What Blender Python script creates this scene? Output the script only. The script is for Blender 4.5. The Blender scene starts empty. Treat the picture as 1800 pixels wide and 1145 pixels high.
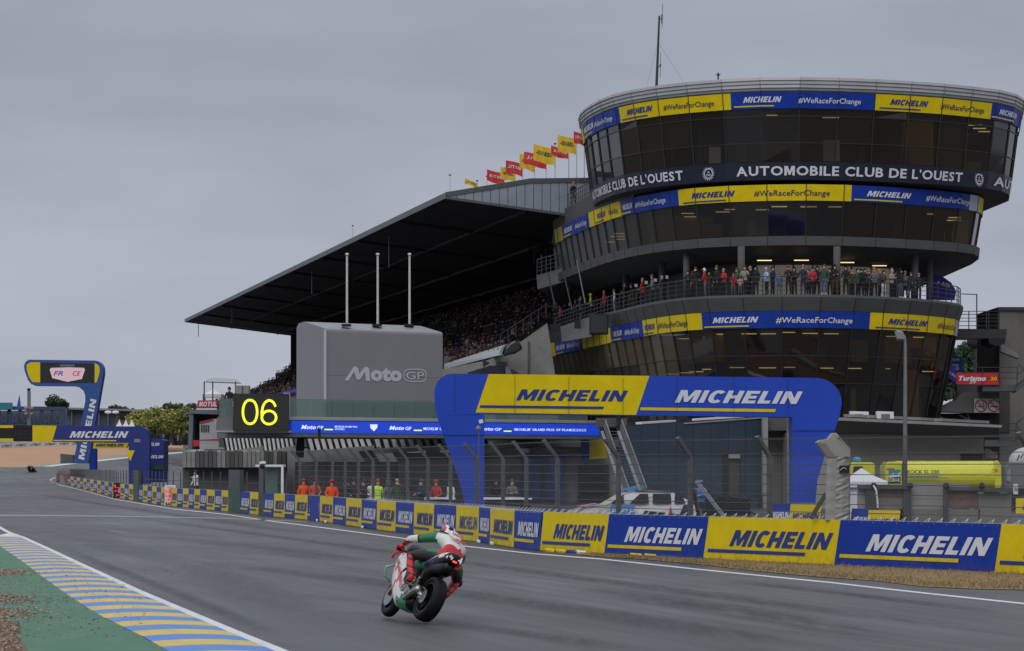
import bpy, bmesh, math, random
from mathutils import Vector, Matrix
random.seed(7)
R = math.radians
V = Vector
# ---------------------------------------------------------------- camera, sky, sun, exposure
scene = bpy.context.scene
col = scene.collection
F = 5000.0          # focal length in photo pixels (photo is 1800 px wide)
HZ = 821.0          # photo row of the eye-level horizon
EYE = 2.3
cam_d = bpy.data.cameras.new('camera')
cam = bpy.data.objects.new('camera', cam_d); col.objects.link(cam)
cam.location = (0, 0, EYE); cam.rotation_euler = (R(90), 0, 0)
cam_d.sensor_width = 36; cam_d.lens = 100.0
cam_d.shift_y = (HZ - 572.5) / 1800.0
cam_d.clip_start = 0.5; cam_d.clip_end = 6000
scene.camera = cam
world = bpy.data.worlds.new('World'); scene.world = world; world.use_nodes = True
wn = world.node_tree.nodes; wl = world.node_tree.links
wn.clear()
out = wn.new('ShaderNodeOutputWorld'); bg = wn.new('ShaderNodeBackground')
tc = wn.new('ShaderNodeTexCoord'); sep = wn.new('ShaderNodeSeparateXYZ')
wl.new(tc.outputs['Generated'], sep.inputs[0])
ramp = wn.new('ShaderNodeValToRGB')                 # overcast sky: brighter overhead
cr = ramp.color_ramp
cr.elements[0].position = 0.0; cr.elements[0].color = (.445, .475, .555, 1)
cr.elements[1].position = 1.0; cr.elements[1].color = (1.0, 1.03, 1.1, 1)
for p, c in ((.05, (.43, .462, .54)), (.10, (.395, .428, .508)), (.165, (.325, .36, .435)), (.30, (.44, .475, .55)), (.6, (.78, .81, .88))):
    e = cr.elements.new(p); e.color = (*c, 1)
wl.new(sep.outputs['Z'], ramp.inputs[0])
nz = wn.new('ShaderNodeTexNoise'); nz.inputs['Scale'].default_value = 5.0; nz.inputs['Detail'].default_value = 6
mp = wn.new('ShaderNodeMapping'); mp.inputs['Scale'].default_value = (1, 1, 4)
wl.new(tc.outputs['Generated'], mp.inputs[0]); wl.new(mp.outputs[0], nz.inputs[0])
mr = wn.new('ShaderNodeMapRange'); mr.inputs[1].default_value = .3; mr.inputs[2].default_value = .7
mr.inputs[3].default_value = .85; mr.inputs[4].default_value = 1.11
wl.new(nz.outputs[0], mr.inputs[0])
mul = wn.new('ShaderNodeVectorMath'); mul.operation = 'SCALE'
wl.new(ramp.outputs[0], mul.inputs[0]); wl.new(mr.outputs[0], mul.inputs['Scale'])
wl.new(mul.outputs[0], bg.inputs[0]); bg.inputs[1].default_value = 1.0
wl.new(bg.outputs[0], out.inputs[0])
sun_d = bpy.data.lights.new('sun', 'SUN'); sun_d.energy = 1.0; sun_d.angle = R(40); sun_d.color = (1, .98, .95)
sun = bpy.data.objects.new('sun', sun_d); col.objects.link(sun)
sun.rotation_euler = (R(50), 0, R(-18))
scene.view_settings.view_transform = 'Standard'; scene.view_settings.look = 'None'
scene.view_settings.exposure = 0.0; scene.view_settings.gamma = 1.0
scene.view_settings.use_curve_mapping = False
scene.cycles.max_bounces = 5; scene.cycles.transparent_max_bounces = 24

# ---------------------------------------------------------------- geometry of the place
def zt(Y):                                             # terrain height
    if Y < 380: return 0.0
    if Y < 490: return 1.3 * ((Y - 380) / 110) ** 1.6
    if Y < 660: return 1.3 + .04 * (Y - 490)
    return 8.1
def W(px, py, Y):
    return V(((px - 900) * Y / F, Y, EYE + (HZ - py) * Y / F))
def G(px, py, dz=0.0):                                 # photo pixel of a ground point -> the point
    lo, hi = 8.0, 900.0
    k = (HZ - py) / F
    f = lambda Y: EYE + k * Y - zt(Y)
    Y = lo
    while Y < hi and f(Y) > 0: Y *= 1.004
    a, b = Y / 1.004, Y
    for _ in range(30):
        m = (a + b) / 2
        if f(m) > 0: a = m
        else: b = m
    Y = (a + b) / 2
    return V(((px - 900) * Y / F, Y, zt(Y) + dz))

# ---------------------------------------------------------------- materials
def node(nt, t, **kw):
    n = nt.nodes.new(t)
    for k, v in kw.items(): setattr(n, k, v)
    return n
MATS = {}
def M(name, c, rough=.6, metal=0., var=.12, scale=3., bump=0., emit=0., spec=.5, stretch=None, clear=0.):
    if name in MATS: return MATS[name]
    m = bpy.data.materials.new(name); m.use_nodes = True
    nt = m.node_tree; b = nt.nodes['Principled BSDF']
    b.inputs['Roughness'].default_value = rough; b.inputs['Metallic'].default_value = metal
    b.inputs['Specular IOR Level'].default_value = spec
    if clear: b.inputs['Coat Weight'].default_value = clear; b.inputs['Coat Roughness'].default_value = .08
    if var > 0 or bump > 0:
        g = node(nt, 'ShaderNodeNewGeometry'); n = node(nt, 'ShaderNodeTexNoise')
        n.inputs['Scale'].default_value = scale; n.inputs['Detail'].default_value = 5; n.inputs['Roughness'].default_value = .65
        mpn = node(nt, 'ShaderNodeMapping'); nt.links.new(g.outputs['Position'], mpn.inputs[0])
        if stretch: mpn.inputs['Scale'].default_value = stretch
        nt.links.new(mpn.outputs[0], n.inputs['Vector'])
        r = node(nt, 'ShaderNodeMapRange'); r.inputs[1].default_value = .28; r.inputs[2].default_value = .72
        r.inputs[3].default_value = 1 - var; r.inputs[4].default_value = 1 + var
        nt.links.new(n.outputs[0], r.inputs[0])
        s = node(nt, 'ShaderNodeVectorMath', operation='SCALE'); s.inputs[0].default_value = c[:3]
        nt.links.new(r.outputs[0], s.inputs['Scale']); nt.links.new(s.outputs[0], b.inputs['Base Color'])
        r2 = node(nt, 'ShaderNodeMapRange'); r2.inputs[1].default_value = .3; r2.inputs[2].default_value = .7
        r2.inputs[3].default_value = max(.02, rough - .1 * (rough > .15)); r2.inputs[4].default_value = min(1, rough + .1 * (rough > .15))
        nt.links.new(n.outputs[0], r2.inputs[0]); nt.links.new(r2.outputs[0], b.inputs['Roughness'])
        if bump > 0:
            bp = node(nt, 'ShaderNodeBump'); bp.inputs['Strength'].default_value = min(1, bump); bp.inputs['Distance'].default_value = .03
            nt.links.new(n.outputs[0], bp.inputs['Height']); nt.links.new(bp.outputs[0], b.inputs['Normal'])
    else: b.inputs['Base Color'].default_value = (*c[:3], 1)
    if emit:
        b.inputs['Emission Color'].default_value = (*c[:3], 1); b.inputs['Emission Strength'].default_value = emit
    MATS[name] = m
    return m

# ---------------------------------------------------------------- objects
ORG = {}
def thing(name, label, cat, loc=(0, 0, 0), group=None):
    o = bpy.data.objects.new(name, None); col.objects.link(o)
    o.location = loc; o['label'] = label; o['category'] = cat; o.empty_display_size = .2
    if group: o['group'] = group
    ORG[o.name] = V(loc)
    return o
def tag(o, label, cat, group=None):
    o['label'] = label; o['category'] = cat
    if group: o['group'] = group
    return o
class MB:
    def __init__(s): s.v = []; s.f = []; s.m = []; s.mi = 0; s.sm = False
    def add(s, vs, fs, mi=None):
        k = len(s.v); s.v += [tuple(p) for p in vs]
        for f in fs: s.f.append(tuple(i + k for i in f)); s.m.append(s.mi if mi is None else mi)
        return s
    def quad(s, a, b, c, d): return s.add((a, b, c, d), ((0, 1, 2, 3),))
    def hexa(s, p):         # p: 4 bottom then 4 top
        return s.add(p, ((3, 2, 1, 0), (4, 5, 6, 7), (0, 1, 5, 4), (1, 2, 6, 5), (2, 3, 7, 6), (3, 0, 4, 7)))
    def box(s, x0, x1, y0, y1, z0, z1):
        return s.hexa([(x0, y0, z0), (x1, y0, z0), (x1, y1, z0), (x0, y1, z0), (x0, y0, z1), (x1, y0, z1), (x1, y1, z1), (x0, y1, z1)])
    def obox(s, a, b, dp, z0, z1):     # wall from a to b (plan), thickness dp to the back
        a = V((a[0], a[1], 0)); b = V((b[0], b[1], 0)); d = (b - a).normalized(); n = V((-d.y, d.x, 0)) * dp
        q = [a, b, b + n, a + n]
        return s.hexa([(p.x, p.y, z0) for p in q] + [(p.x, p.y, z1) for p in q])
    def bar(s, p, q, w, h=None, up=(0, 0, 1)):
        p = V(p); q = V(q); h = w if h is None else h
        d = (q - p)
        if d.length < 1e-6: return s
        d.normalize(); u = V(up)
        if abs(d.dot(u)) > .98: u = V((0, 1, 0))
        a = d.cross(u).normalized() * w / 2; c = a.cross(d).normalized() * h / 2
        return s.hexa([p - a - c, p + a - c, q + a - c, q - a - c, p - a + c, p + a + c, q + a + c, q - a + c])
    def tube(s, p, q, r, r2=None, n=8, caps=True):
        return s.path([p, q], [r, r if r2 is None else r2], n, caps)
    def path(s, pts, rs, n=8, caps=True):
        pts = [V(p) for p in pts]; rings = []
        prev = None
        for i, p in enumerate(pts):
            d = (pts[min(i + 1, len(pts) - 1)] - pts[max(i - 1, 0)]).normalized()
            if prev is None:
                u = V((0, 0, 1)) if abs(d.z) < .9 else V((1, 0, 0))
                a = d.cross(u).normalized()
            else: a = (prev - d * prev.dot(d)).normalized()
            prev = a; c = d.cross(a); r = rs[i] if isinstance(rs, (list, tuple)) else rs
            rings.append([p + (a * math.cos(t) + c * math.sin(t)) * r for t in [2 * math.pi * k / n for k in range(n)]])
        return s.loft(rings, True, caps)
    def loft(s, rings, closed=True, caps=False):
        n = len(rings[0]); vs = [p for r in rings for p in r]; fs = []
        for i in range(len(rings) - 1):
            for j in range(n if closed else n - 1):
                k = (j + 1) % n
                fs.append((i * n + j, i * n + k, (i + 1) * n + k, (i + 1) * n + j))
        if caps:
            fs.append(tuple(range(n))[::-1]); fs.append(tuple((len(rings) - 1) * n + j for j in range(n)))
        return s.add(vs, fs)
    def prism(s, poly, ext):
        n = len(poly); e = V(ext); vs = [V(p) for p in poly] + [V(p) + e for p in poly]
        return s.add(vs, [tuple(range(n))[::-1], tuple(range(n, 2 * n))] + [(i, (i + 1) % n, n + (i + 1) % n, n + i) for i in range(n)])
    def ball(s, c, rx, ry=None, rz=None, nu=10, nv=7):
        ry = rx if ry is None else ry; rz = rx if rz is None else rz
        rings = []
        for i in range(nv + 1):
            t = math.pi * (i + .001 * (i == 0) - .001 * (i == nv)) / nv
            rings.append([(c[0] + rx * math.sin(t) * math.cos(2 * math.pi * k / nu), c[1] + ry * math.sin(t) * math.sin(2 * math.pi * k / nu), c[2] + rz * math.cos(t)) for k in range(nu)])
        return s.loft(rings)
    def build(s, name, mats, parent=None, base=None, smooth=False, bevel=0, org=None, kind=None):
        o3 = V((0, 0, 0))
        if org is not None: o3 = V(org)
        elif parent is not None: o3 = ORG.get(parent.name, V((0, 0, 0)))
        elif base is not None: o3 = V(base)
        me = bpy.data.meshes.new(name)
        me.from_pydata([tuple(V(p) - o3) for p in s.v], [], s.f)
        if not isinstance(mats, (list, tuple)): mats = [mats]
        for m in mats: me.materials.append(m)
        me.polygons.foreach_set('material_index', s.m)
        if smooth: me.polygons.foreach_set('use_smooth', [True] * len(s.f))
        me.update()
        o = bpy.data.objects.new(name, me); col.objects.link(o)
        if parent is not None: o.parent = parent; ORG[o.name] = o3
        else: o.location = o3; ORG[o.name] = o3
        if bevel:
            bm = bmesh.new(); bm.from_mesh(me)
            bmesh.ops.remove_doubles(bm, verts=bm.verts, dist=1e-5)
            bmesh.ops.bevel(bm, geom=[e for e in bm.edges if e.is_manifold and e.calc_face_angle(0) > .5], offset=bevel, segments=2, affect='EDGES', profile=.6)
            bm.to_mesh(me); bm.free()
        if kind: o['kind'] = kind
        return o
def struct(mb, name, mats, smooth=False): return mb.build(name, mats, kind='structure', smooth=smooth)
def dup(o, parent=None):
    c = o.copy(); col.objects.link(c); c.parent = parent
    if parent is not None: c.matrix_parent_inverse = o.matrix_parent_inverse.copy()
    for ch in list(o.children): dup(ch, c)
    return c
def ordn(n):
    base = ['', 'first', 'second', 'third', 'fourth', 'fifth', 'sixth', 'seventh', 'eighth', 'ninth', 'tenth', 'eleventh', 'twelfth', 'thirteenth', 'fourteenth', 'fifteenth', 'sixteenth', 'seventeenth', 'eighteenth', 'nineteenth']
    if n < 20: return base[n]
    t = {2: 'twent', 3: 'thirt', 4: 'fort', 5: 'fift', 6: 'sixt'}[n // 10]
    return t + 'ieth' if n % 10 == 0 else t + 'y-' + base[n % 10]

# ---------------------------------------------------------------- lettering
TXT = {}
def text_uv(s, off=0., shear=0., res=3):
    key = (s, off, shear, res)
    if key in TXT: return TXT[key]
    c = bpy.data.curves.new('lettering', 'FONT'); c.body = s; c.offset = off; c.shear = shear; c.resolution_u = res
    c.space_character = 1.0 + off * 1.3
    o = bpy.data.objects.new('lettering', c); col.objects.link(o)
    bpy.context.view_layer.update()
    me = o.evaluated_get(bpy.context.evaluated_depsgraph_get()).to_mesh()
    vs = [(v.co.x, v.co.y) for v in me.vertices]; fs = [tuple(p.vertices) for p in me.polygons]
    bpy.data.objects.remove(o); bpy.data.curves.remove(c)
    xs = [v[0] for v in vs]; ys = [v[1] for v in vs]
    x0, x1, y0, y1 = min(xs), max(xs), min(ys), max(ys)
    if any(ch in s for ch in 'gpqyj,Q#'): y0 = -off
    vs = [((x - x0) / (x1 - x0), (y - y0) / (y1 - y0)) for x, y in vs]
    TXT[key] = (vs, fs, (x1 - x0) / (y1 - y0))
    return TXT[key]
def _box(*r): return [[(x0, y0), (x1, y0), (x1, y1), (x0, y1)] for x0, x1, y0, y1 in r]
def _cee(w=.80, t=.27, n=12):
    P = []; c = w / 2
    for o in (0, t):
        q = []
        for k in range(n + 1):
            a = R(42 + 276 * k / n); ca, sa = math.cos(a), math.sin(a)
            q.append((c + (c - o * .98) * math.copysign(abs(ca) ** .85, ca), .5 + (.52 - o * .86) * math.copysign(abs(sa) ** .85, sa)))
        P.append(q)
    return [[P[0][k], P[0][k + 1], P[1][k + 1], P[1][k]][::-1] for k in range(n)]
HEAVY = {   # heavy capitals: width and polygons in cap-height units
 'M': (1.06, [[(0, 0), (.25, 0), (.25, .60), (.44, .06), (.62, .06), (.81, .60), (.81, 0), (1.06, 0), (1.06, 1), (.72, 1), (.53, .44), (.34, 1), (0, 1)]]),
 'N': (.86, [[(0, 0), (.25, 0), (.25, .56), (.58, 0), (.86, 0), (.86, 1), (.61, 1), (.61, .44), (.28, 1), (0, 1)]]),
 'I': (.27, _box((0, .27, 0, 1))), 'H': (.82, [[(0, 0), (.27, 0), (.27, .38), (.55, .38), (.55, 0), (.82, 0), (.82, 1), (.55, 1), (.55, .62), (.27, .62), (.27, 1), (0, 1)]]),
 'E': (.68, [[(0, 0), (.68, 0), (.68, .23), (.27, .23), (.27, .39), (.63, .39), (.63, .61), (.27, .61), (.27, .77), (.68, .77), (.68, 1), (0, 1)]]),
 'L': (.62, [[(0, 0), (.62, 0), (.62, .24), (.27, .24), (.27, 1), (0, 1)]]), 'C': (.78, _cee())}
def word_uv(s, off, shear, res):
    """set letter by letter; heavy capitals drawn here, the others from the font"""
    heavy = set(s) <= set(HEAVY)
    vs = []; fs = []; x = 0
    for ch in s:
        if ch == ' ': x += .42; continue
        if ch in HEAVY and (heavy or ch in 'MN'):
            w, ps = HEAVY[ch]
            k_ = 1 if heavy else .86
            for p in ps:
                n0 = len(vs); vs += [(x + a * k_, b) for a, b in p]; fs.append(tuple(range(n0, n0 + len(p))))
            x += w * k_ + (.13 if heavy else .15) - (.07 if ch == 'C' else 0)
        else:
            v2, f2, asp = text_uv(ch, off, 0, res); hgt = .25 if ch in "'" else 1.0
            n0 = len(vs)
            if ch == "'": vs += [(x + a * .16, .68 + b * .34) for a, b in v2]; w = .16
            else: vs += [(x + a * asp, b) for a, b in v2]; w = asp
            fs += [tuple(i + n0 for i in f) for f in f2]; x += w + .13
    vs = [(a + shear * b, b) for a, b in vs]
    x0 = min(v[0] for v in vs); x1 = max(v[0] for v in vs)
    return [((a - x0) / (x1 - x0), b) for a, b in vs], fs, (x1 - x0)
def letters(name, s, fn, mat, parent, off=.03, shear=0., seams=None, res=3, base=None):
    if s.upper() == s and ('M' in s or 'N' in s) and off >= .018 and all(c.isalpha() or c in " '" for c in s): vs, fs, _ = word_uv(s, off, shear * 1.1, res)
    else: vs, fs, _ = text_uv(s, off, shear, res)
    bm = bmesh.new(); bv = [bm.verts.new((x, y, 0)) for x, y in vs]
    for f in fs:
        try: bm.faces.new([bv[i] for i in f])
        except ValueError: pass
    for u in (seams or ()):
        bmesh.ops.bisect_plane(bm, geom=bm.verts[:] + bm.edges[:] + bm.faces[:], plane_co=(u, 0, 0), plane_no=(1, 0, 0))
    bm.verts.ensure_lookup_table()
    mb = MB(); idx = {v: i for i, v in enumerate(bm.verts)}
    mb.add([fn(v.co.x, v.co.y) for v in bm.verts], [tuple(idx[v] for v in f.verts) for f in bm.faces])
    bm.free()
    return mb.build(name, mat, parent)
def flat(P0, U, Vv, n=(0, -.02, 0)):
    P0 = V(P0); U = V(U); Vv = V(Vv); n = V(n)
    return lambda u, v: P0 + U * u + Vv * v + n

# ---------------------------------------------------------------- people
POSES = {
 'rest': dict(e=((.26, -.02, 1.16), (-.26, -.02, 1.16)), h=((.16, -.26, 1.06), (-.16, -.26, 1.06)), lean=-.05),
 'fold': dict(e=((.26, -.02, 1.14), (-.26, -.02, 1.14)), h=((-.05, -.2, 1.16), (.06, -.2, 1.2)), lean=0),
 'phone': dict(e=((.27, -.08, 1.18), (-.25, -.02, 1.14)), h=((.12, -.3, 1.48), (-.24, -.1, .9)), lean=0),
 'down': dict(e=((.25, .03, 1.14), (-.25, .03, 1.14)), h=((.25, -.06, .88), (-.25, -.06, .88)), lean=0),
 'point': dict(e=((.3, -.2, 1.3), (-.26, 0, 1.14)), h=((.34, -.46, 1.34), (-.2, -.18, .95)), lean=-.04),
}
def skin_mesh(joints, edges, radii, sub=1, root=0):
    me = bpy.data.meshes.new('skin'); me.from_pydata(joints, edges, [])
    o = bpy.data.objects.new('skin', me); col.objects.link(o)
    o.modifiers.new('s', 'SKIN')
    for i, v in enumerate(me.skin_vertices[0].data):
        r = radii[i]; v.radius = (r, r) if not isinstance(r, tuple) else r
        v.use_root = (i == root)
    sb = o.modifiers.new('u', 'SUBSURF'); sb.levels = sub; sb.render_levels = sub
    bpy.context.view_layer.update()
    ev = o.evaluated_get(bpy.context.evaluated_depsgraph_get())
    m2 = bpy.data.meshes.new_from_object(ev)
    bpy.data.objects.remove(o)
    for p in m2.polygons: p.use_smooth = True
    return m2
def segdist(p, a, b):
    ab = b - a; t = max(0, min(1, (p - a).dot(ab) / max(ab.length_squared, 1e-9)))
    return (p - (a + ab * t)).length
# slots of a person's body: skin, jacket, trousers, shoes
HUM = {}
def human_mesh(pose):
    P = POSES[pose]; l = P['lean']
    J = [(0, 0, .95), (0, l * .4, 1.13), (0, l, 1.33), (0, l, 1.47), (0, l - .03, 1.57), (0, l - .045, 1.69)]
    rd = [(.15, .105), (.14, .10), (.17, .11), (.055, .055), (.083, .095), (.07, .08)]
    E = [(0, 1), (1, 2), (2, 3), (3, 4), (4, 5)]; lab = ['t', 'j', 'j', 's', 's']
    for sgn, k in ((1, 0), (-1, 1)):
        b = len(J)
        e = P['e'][k]; h = P['h'][k]; hd = (V(h) - V(e)).normalized()
        hand = V(h) + hd * .12
        J += [(sgn * .17, l, 1.40), tuple(V(e) + V((0, l, 0))), tuple(V(h) + V((0, l, 0))), tuple(hand + V((0, l, 0)))]
        rd += [.075, .05, .034, .035]; E += [(2, b), (b, b + 1), (b + 1, b + 2), (b + 2, b + 3)]; lab += ['j', 'j', 'j', 's']
        b = len(J)
        J += [(sgn * .09, 0, .86), (sgn * .11, -.02, .48), (sgn * .12, .03, .09), (sgn * .13, -.16, .045)]
        rd += [.10, .065, .048, .045]; E += [(0, b), (b, b + 1), (b + 1, b + 2), (b + 2, b + 3)]; lab += ['t', 't', 't', 'f']
    m = skin_mesh(J, E, rd)
    for p in m.polygons:
        c = p.center; best = min(range(len(E)), key=lambda i: segdist(c, V(J[E[i][0]]), V(J[E[i][1]])) - .3 * (rd[E[i][0]][0] if isinstance(rd[E[i][0]], tuple) else rd[E[i][0]]))
        t = lab[best]
        if t == 't' and c.z > .9: t = 'j'
        if c.z > 1.52: t = 's'
        elif c.z > .95 and t == 's' and abs(c.x) < .12 and c.z < 1.46 and c.z > 1.3 and c.y > -.15: t = 'j'
        p.material_index = {'s': 0, 'j': 1, 't': 2, 'f': 3}[t]
    return m
SKIN = M('skin', (.42, .24, .17), .55, var=.08)
CL = {k: M('cloth ' + k, c, .85, var=.15, scale=9) for k, c in dict(
    black=(.012, .012, .014), navy=(.015, .02, .05), red=(.42, .02, .025), grey=(.12, .12, .125), white=(.6, .6, .6), blue=(.04, .16, .42),
    green=(.03, .07, .04), beige=(.3, .26, .21), jeans=(.07, .12, .22), orange=(.75, .09, .02), lime=(.55, .75, .05), pink=(.5, .28, .28), brown=(.07, .045, .03), lightblue=(.3, .42, .6)).items()}
HAIR = [M('hair dark', (.015, .011, .009), .6), M('hair brown', (.06, .035, .02), .6), M('hair fair', (.3, .2, .1), .6)]
def hair_mesh(kind, mat):
    mb = MB()
    l = 0
    if kind == 'hood':
        rings = []
        for z, rx, ry, oy in ((1.50, .12, .11, 0), (1.6, .115, .115, .0), (1.7, .105, .11, .0), (1.775, .07, .075, 0), (1.80, .02, .02, 0)):
            rings.append([(rx * math.cos(t), oy - .01 + ry * math.sin(t), z) for t in [R(-50) + R(280) * k / 10 for k in range(11)]])
        mb.loft(rings, False)
    else:
        rings = []
        for z, r in ((1.60, .098), (1.67, .105), (1.74, .088), (1.785, .045), (1.795, .01)):
            rings.append([(r * math.cos(t), -.02 + r * 1.1 * math.sin(t) + (.012 if kind != 'cap' else 0), z) for t in [2 * math.pi * k / 12 for k in range(12)]])
        for k in range(12):     # open the face
            t = 2 * math.pi * k / 12
            if math.sin(t) < -.3:
                x, y, z = rings[0][k]; rings[0][k] = (x * .9, y * .86, 1.69)
                x, y, z = rings[1][k]; rings[1][k] = (x, y, 1.71)
        mb.loft(rings)
        if kind == 'cap': mb.prism([(-.07, -.09, 1.70), (-.05, -.2, 1.69), (.05, -.2, 1.69), (.07, -.09, 1.70)], (0, 0, .015))
        if kind == 'long': mb.ball((0, .05, 1.55), .09, .06, .16)
    return mb
PEOPLE = {}
def person(label, loc, rz, pose='rest', top='black', legs='black', shoes='black', head='hair', hm=None, scale=1., group=None, cat='person'):
    t = thing('person', label, cat, loc, group)
    t.rotation_euler = (0, 0, rz); t.scale = (scale,) * 3
    if pose not in HUM:
        m = human_mesh(pose)
        while len(m.materials) < 4: m.materials.append(SKIN)
        HUM[pose] = m
    o = bpy.data.objects.new('body', HUM[pose]); col.objects.link(o); o.parent = t
    for i, mt in enumerate((SKIN, CL[top], CL[legs], CL[shoes])):
        o.material_slots[i].link = 'OBJECT'; o.material_slots[i].material = mt
    key = ('hair', head)
    if key not in HUM:
        h = hair_mesh(head, None).build('x', SKIN, smooth=True); HUM[key] = h.data; bpy.data.objects.remove(h)
    h = bpy.data.objects.new({'hair': 'hair', 'long': 'hair', 'hood': 'hood', 'cap': 'cap'}[head], HUM[key]); col.objects.link(h); h.parent = t
    h.location = (0, POSES[pose]['lean'], 0)
    h.material_slots[0].link = 'OBJECT'
    h.material_slots[0].material = hm or (random.choice(HAIR) if head in ('hair', 'long') else CL[top])
    return t
# ---------------------------------------------------------------- asphalt
def asphalt():
    m = bpy.data.materials.new('wet asphalt'); m.use_nodes = True; nt = m.node_tree; L = nt.links
    b = nt.nodes['Principled BSDF']
    g = node(nt, 'ShaderNodeNewGeometry')
    def noise(scale, st, rot=0., det=4, rgh=.6):
        mpn = node(nt, 'ShaderNodeMapping', vector_type='TEXTURE'); mpn.inputs['Rotation'].default_value = (0, 0, rot)
        mpn.inputs['Scale'].default_value = st
        L.new(g.outputs['Position'], mpn.inputs[0])
        n = node(nt, 'ShaderNodeTexNoise'); n.inputs['Scale'].default_value = scale; n.inputs['Detail'].default_value = det
        n.inputs['Roughness'].default_value = rgh
        L.new(mpn.outputs[0], n.inputs['Vector']); return n.outputs[0]
    def rng(x, a, b_, c, d):
        r = node(nt, 'ShaderNodeMapRange'); r.inputs[1].default_value = a; r.inputs[2].default_value = b_
        r.inputs[3].default_value = c; r.inputs[4].default_value = d; L.new(x, r.inputs[0]); return r.outputs[0]
    def mth(op, x, y):
        n = node(nt, 'ShaderNodeMath', operation=op)
        for i, q in enumerate((x, y)):
            if isinstance(q, (int, float)): n.inputs[i].default_value = q
            else: L.new(q, n.inputs[i])
        return n.outputs[0]
    rot = math.atan2(.976, -.2167) - math.pi / 2
    streak = noise(.5, (.7, 16, 1), rot, 5, .62)
    lines = noise(.5, (.16, 22, 1), rot + .05, 3, .5)           # rubber laid along the racing direction
    patch = noise(.12, (1, 2.2, 1), rot, 4, .55)           # drying patches
    fine = noise(38, (1, 1, 1), 0, 3, .7)
    cross = noise(.9, (1.2, 5, 1), rot + .22, 3, .5)
    v = mth('MULTIPLY', rng(streak, .38, .62, .48, 1.50), rng(patch, .36, .64, .62, 1.38))
    v = mth('MULTIPLY', v, rng(fine, .3, .7, .78, 1.22))
    v = mth('MULTIPLY', v, rng(cross, .38, .62, .84, 1.16))
    v = mth('MULTIPLY', v, rng(lines, .35, .65, .78, 1.2))
    s = node(nt, 'ShaderNodeVectorMath', operation='SCALE'); s.inputs[0].default_value = (.051, .051, .0565)
    L.new(v, s.inputs['Scale']); L.new(s.outputs[0], b.inputs['Base Color'])
    rg = mth('ADD', rng(patch, .36, .64, .34, .60), rng(streak, .38, .62, -.10, .10))
    L.new(rg, b.inputs['Roughness']); b.inputs['Specular IOR Level'].default_value = .42
    bp = node(nt, 'ShaderNodeBump'); bp.inputs['Strength'].default_value = .55; bp.inputs['Distance'].default_value = .006
    L.new(fine, bp.inputs['Height']); L.new(bp.outputs[0], b.inputs['Normal'])
    return m
ASPH = asphalt()
def painted(name, c, wear=.35, rough=.5, wc=(.075, .075, .08), scale=1.2):
    m = bpy.data.materials.new(name); m.use_nodes = True; nt = m.node_tree; L = nt.links; b = nt.nodes['Principled BSDF']
    g = node(nt, 'ShaderNodeNewGeometry')
    n = node(nt, 'ShaderNodeTexNoise'); n.inputs['Scale'].default_value = scale; n.inputs['Detail'].default_value = 8; n.inputs['Roughness'].default_value = .75
    mp_ = node(nt, 'ShaderNodeMapping'); mp_.inputs['Scale'].default_value = (1.6, .6, 1); L.new(g.outputs['Position'], mp_.inputs[0]); L.new(mp_.outputs[0], n.inputs['Vector'])
    r = node(nt, 'ShaderNodeMapRange'); r.inputs[1].default_value = .45; r.inputs[2].default_value = .75; r.inputs[3].default_value = 0; r.inputs[4].default_value = wear
    L.new(n.outputs[0], r.inputs[0])
    mx = node(nt, 'ShaderNodeMixRGB'); mx.inputs[1].default_value = (*c, 1); mx.inputs[2].default_value = (*wc, 1)
    L.new(r.outputs[0], mx.inputs[0]); L.new(mx.outputs[0], b.inputs['Base Color']); b.inputs['Roughness'].default_value = rough
    n2 = node(nt, 'ShaderNodeTexNoise'); n2.inputs['Scale'].default_value = 60; L.new(g.outputs['Position'], n2.inputs['Vector'])
    bp = node(nt, 'ShaderNodeBump'); bp.inputs['Strength'].default_value = .4; bp.inputs['Distance'].default_value = .004
    L.new(n2.outputs[0], bp.inputs['Height']); L.new(bp.outputs[0], b.inputs['Normal'])
    return m
P_WHITE = painted('line paint', (.62, .63, .66), .3)
P_FAINT = painted('worn line paint', (.22, .22, .235), .6)
P_GREEN = painted('green run-off paint', (.016, .125, .055), .6, .55, (.09, .17, .13), .9)
P_YEL = painted('kerb yellow', (.62, .44, .05), 1.0, .5, (.30, .29, .21), 1.6)
P_BLUE = painted('kerb blue', (.04, .19, .58), 1.0, .5, (.17, .22, .31), 1.6)
SOIL = M('soil', (.10, .08, .06), .95, var=.3, scale=.8, bump=.5)
SAND = M('sand bank', (.40, .235, .135), .95, var=.12, scale=.25, bump=.3)
DRYG = M('dry grass', (.21, .14, .06), .95, var=.35, scale=2.2, bump=.8)
GRAV = M('gravel', (.20, .12, .075), .95, var=.45, scale=40, bump=1.)

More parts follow.
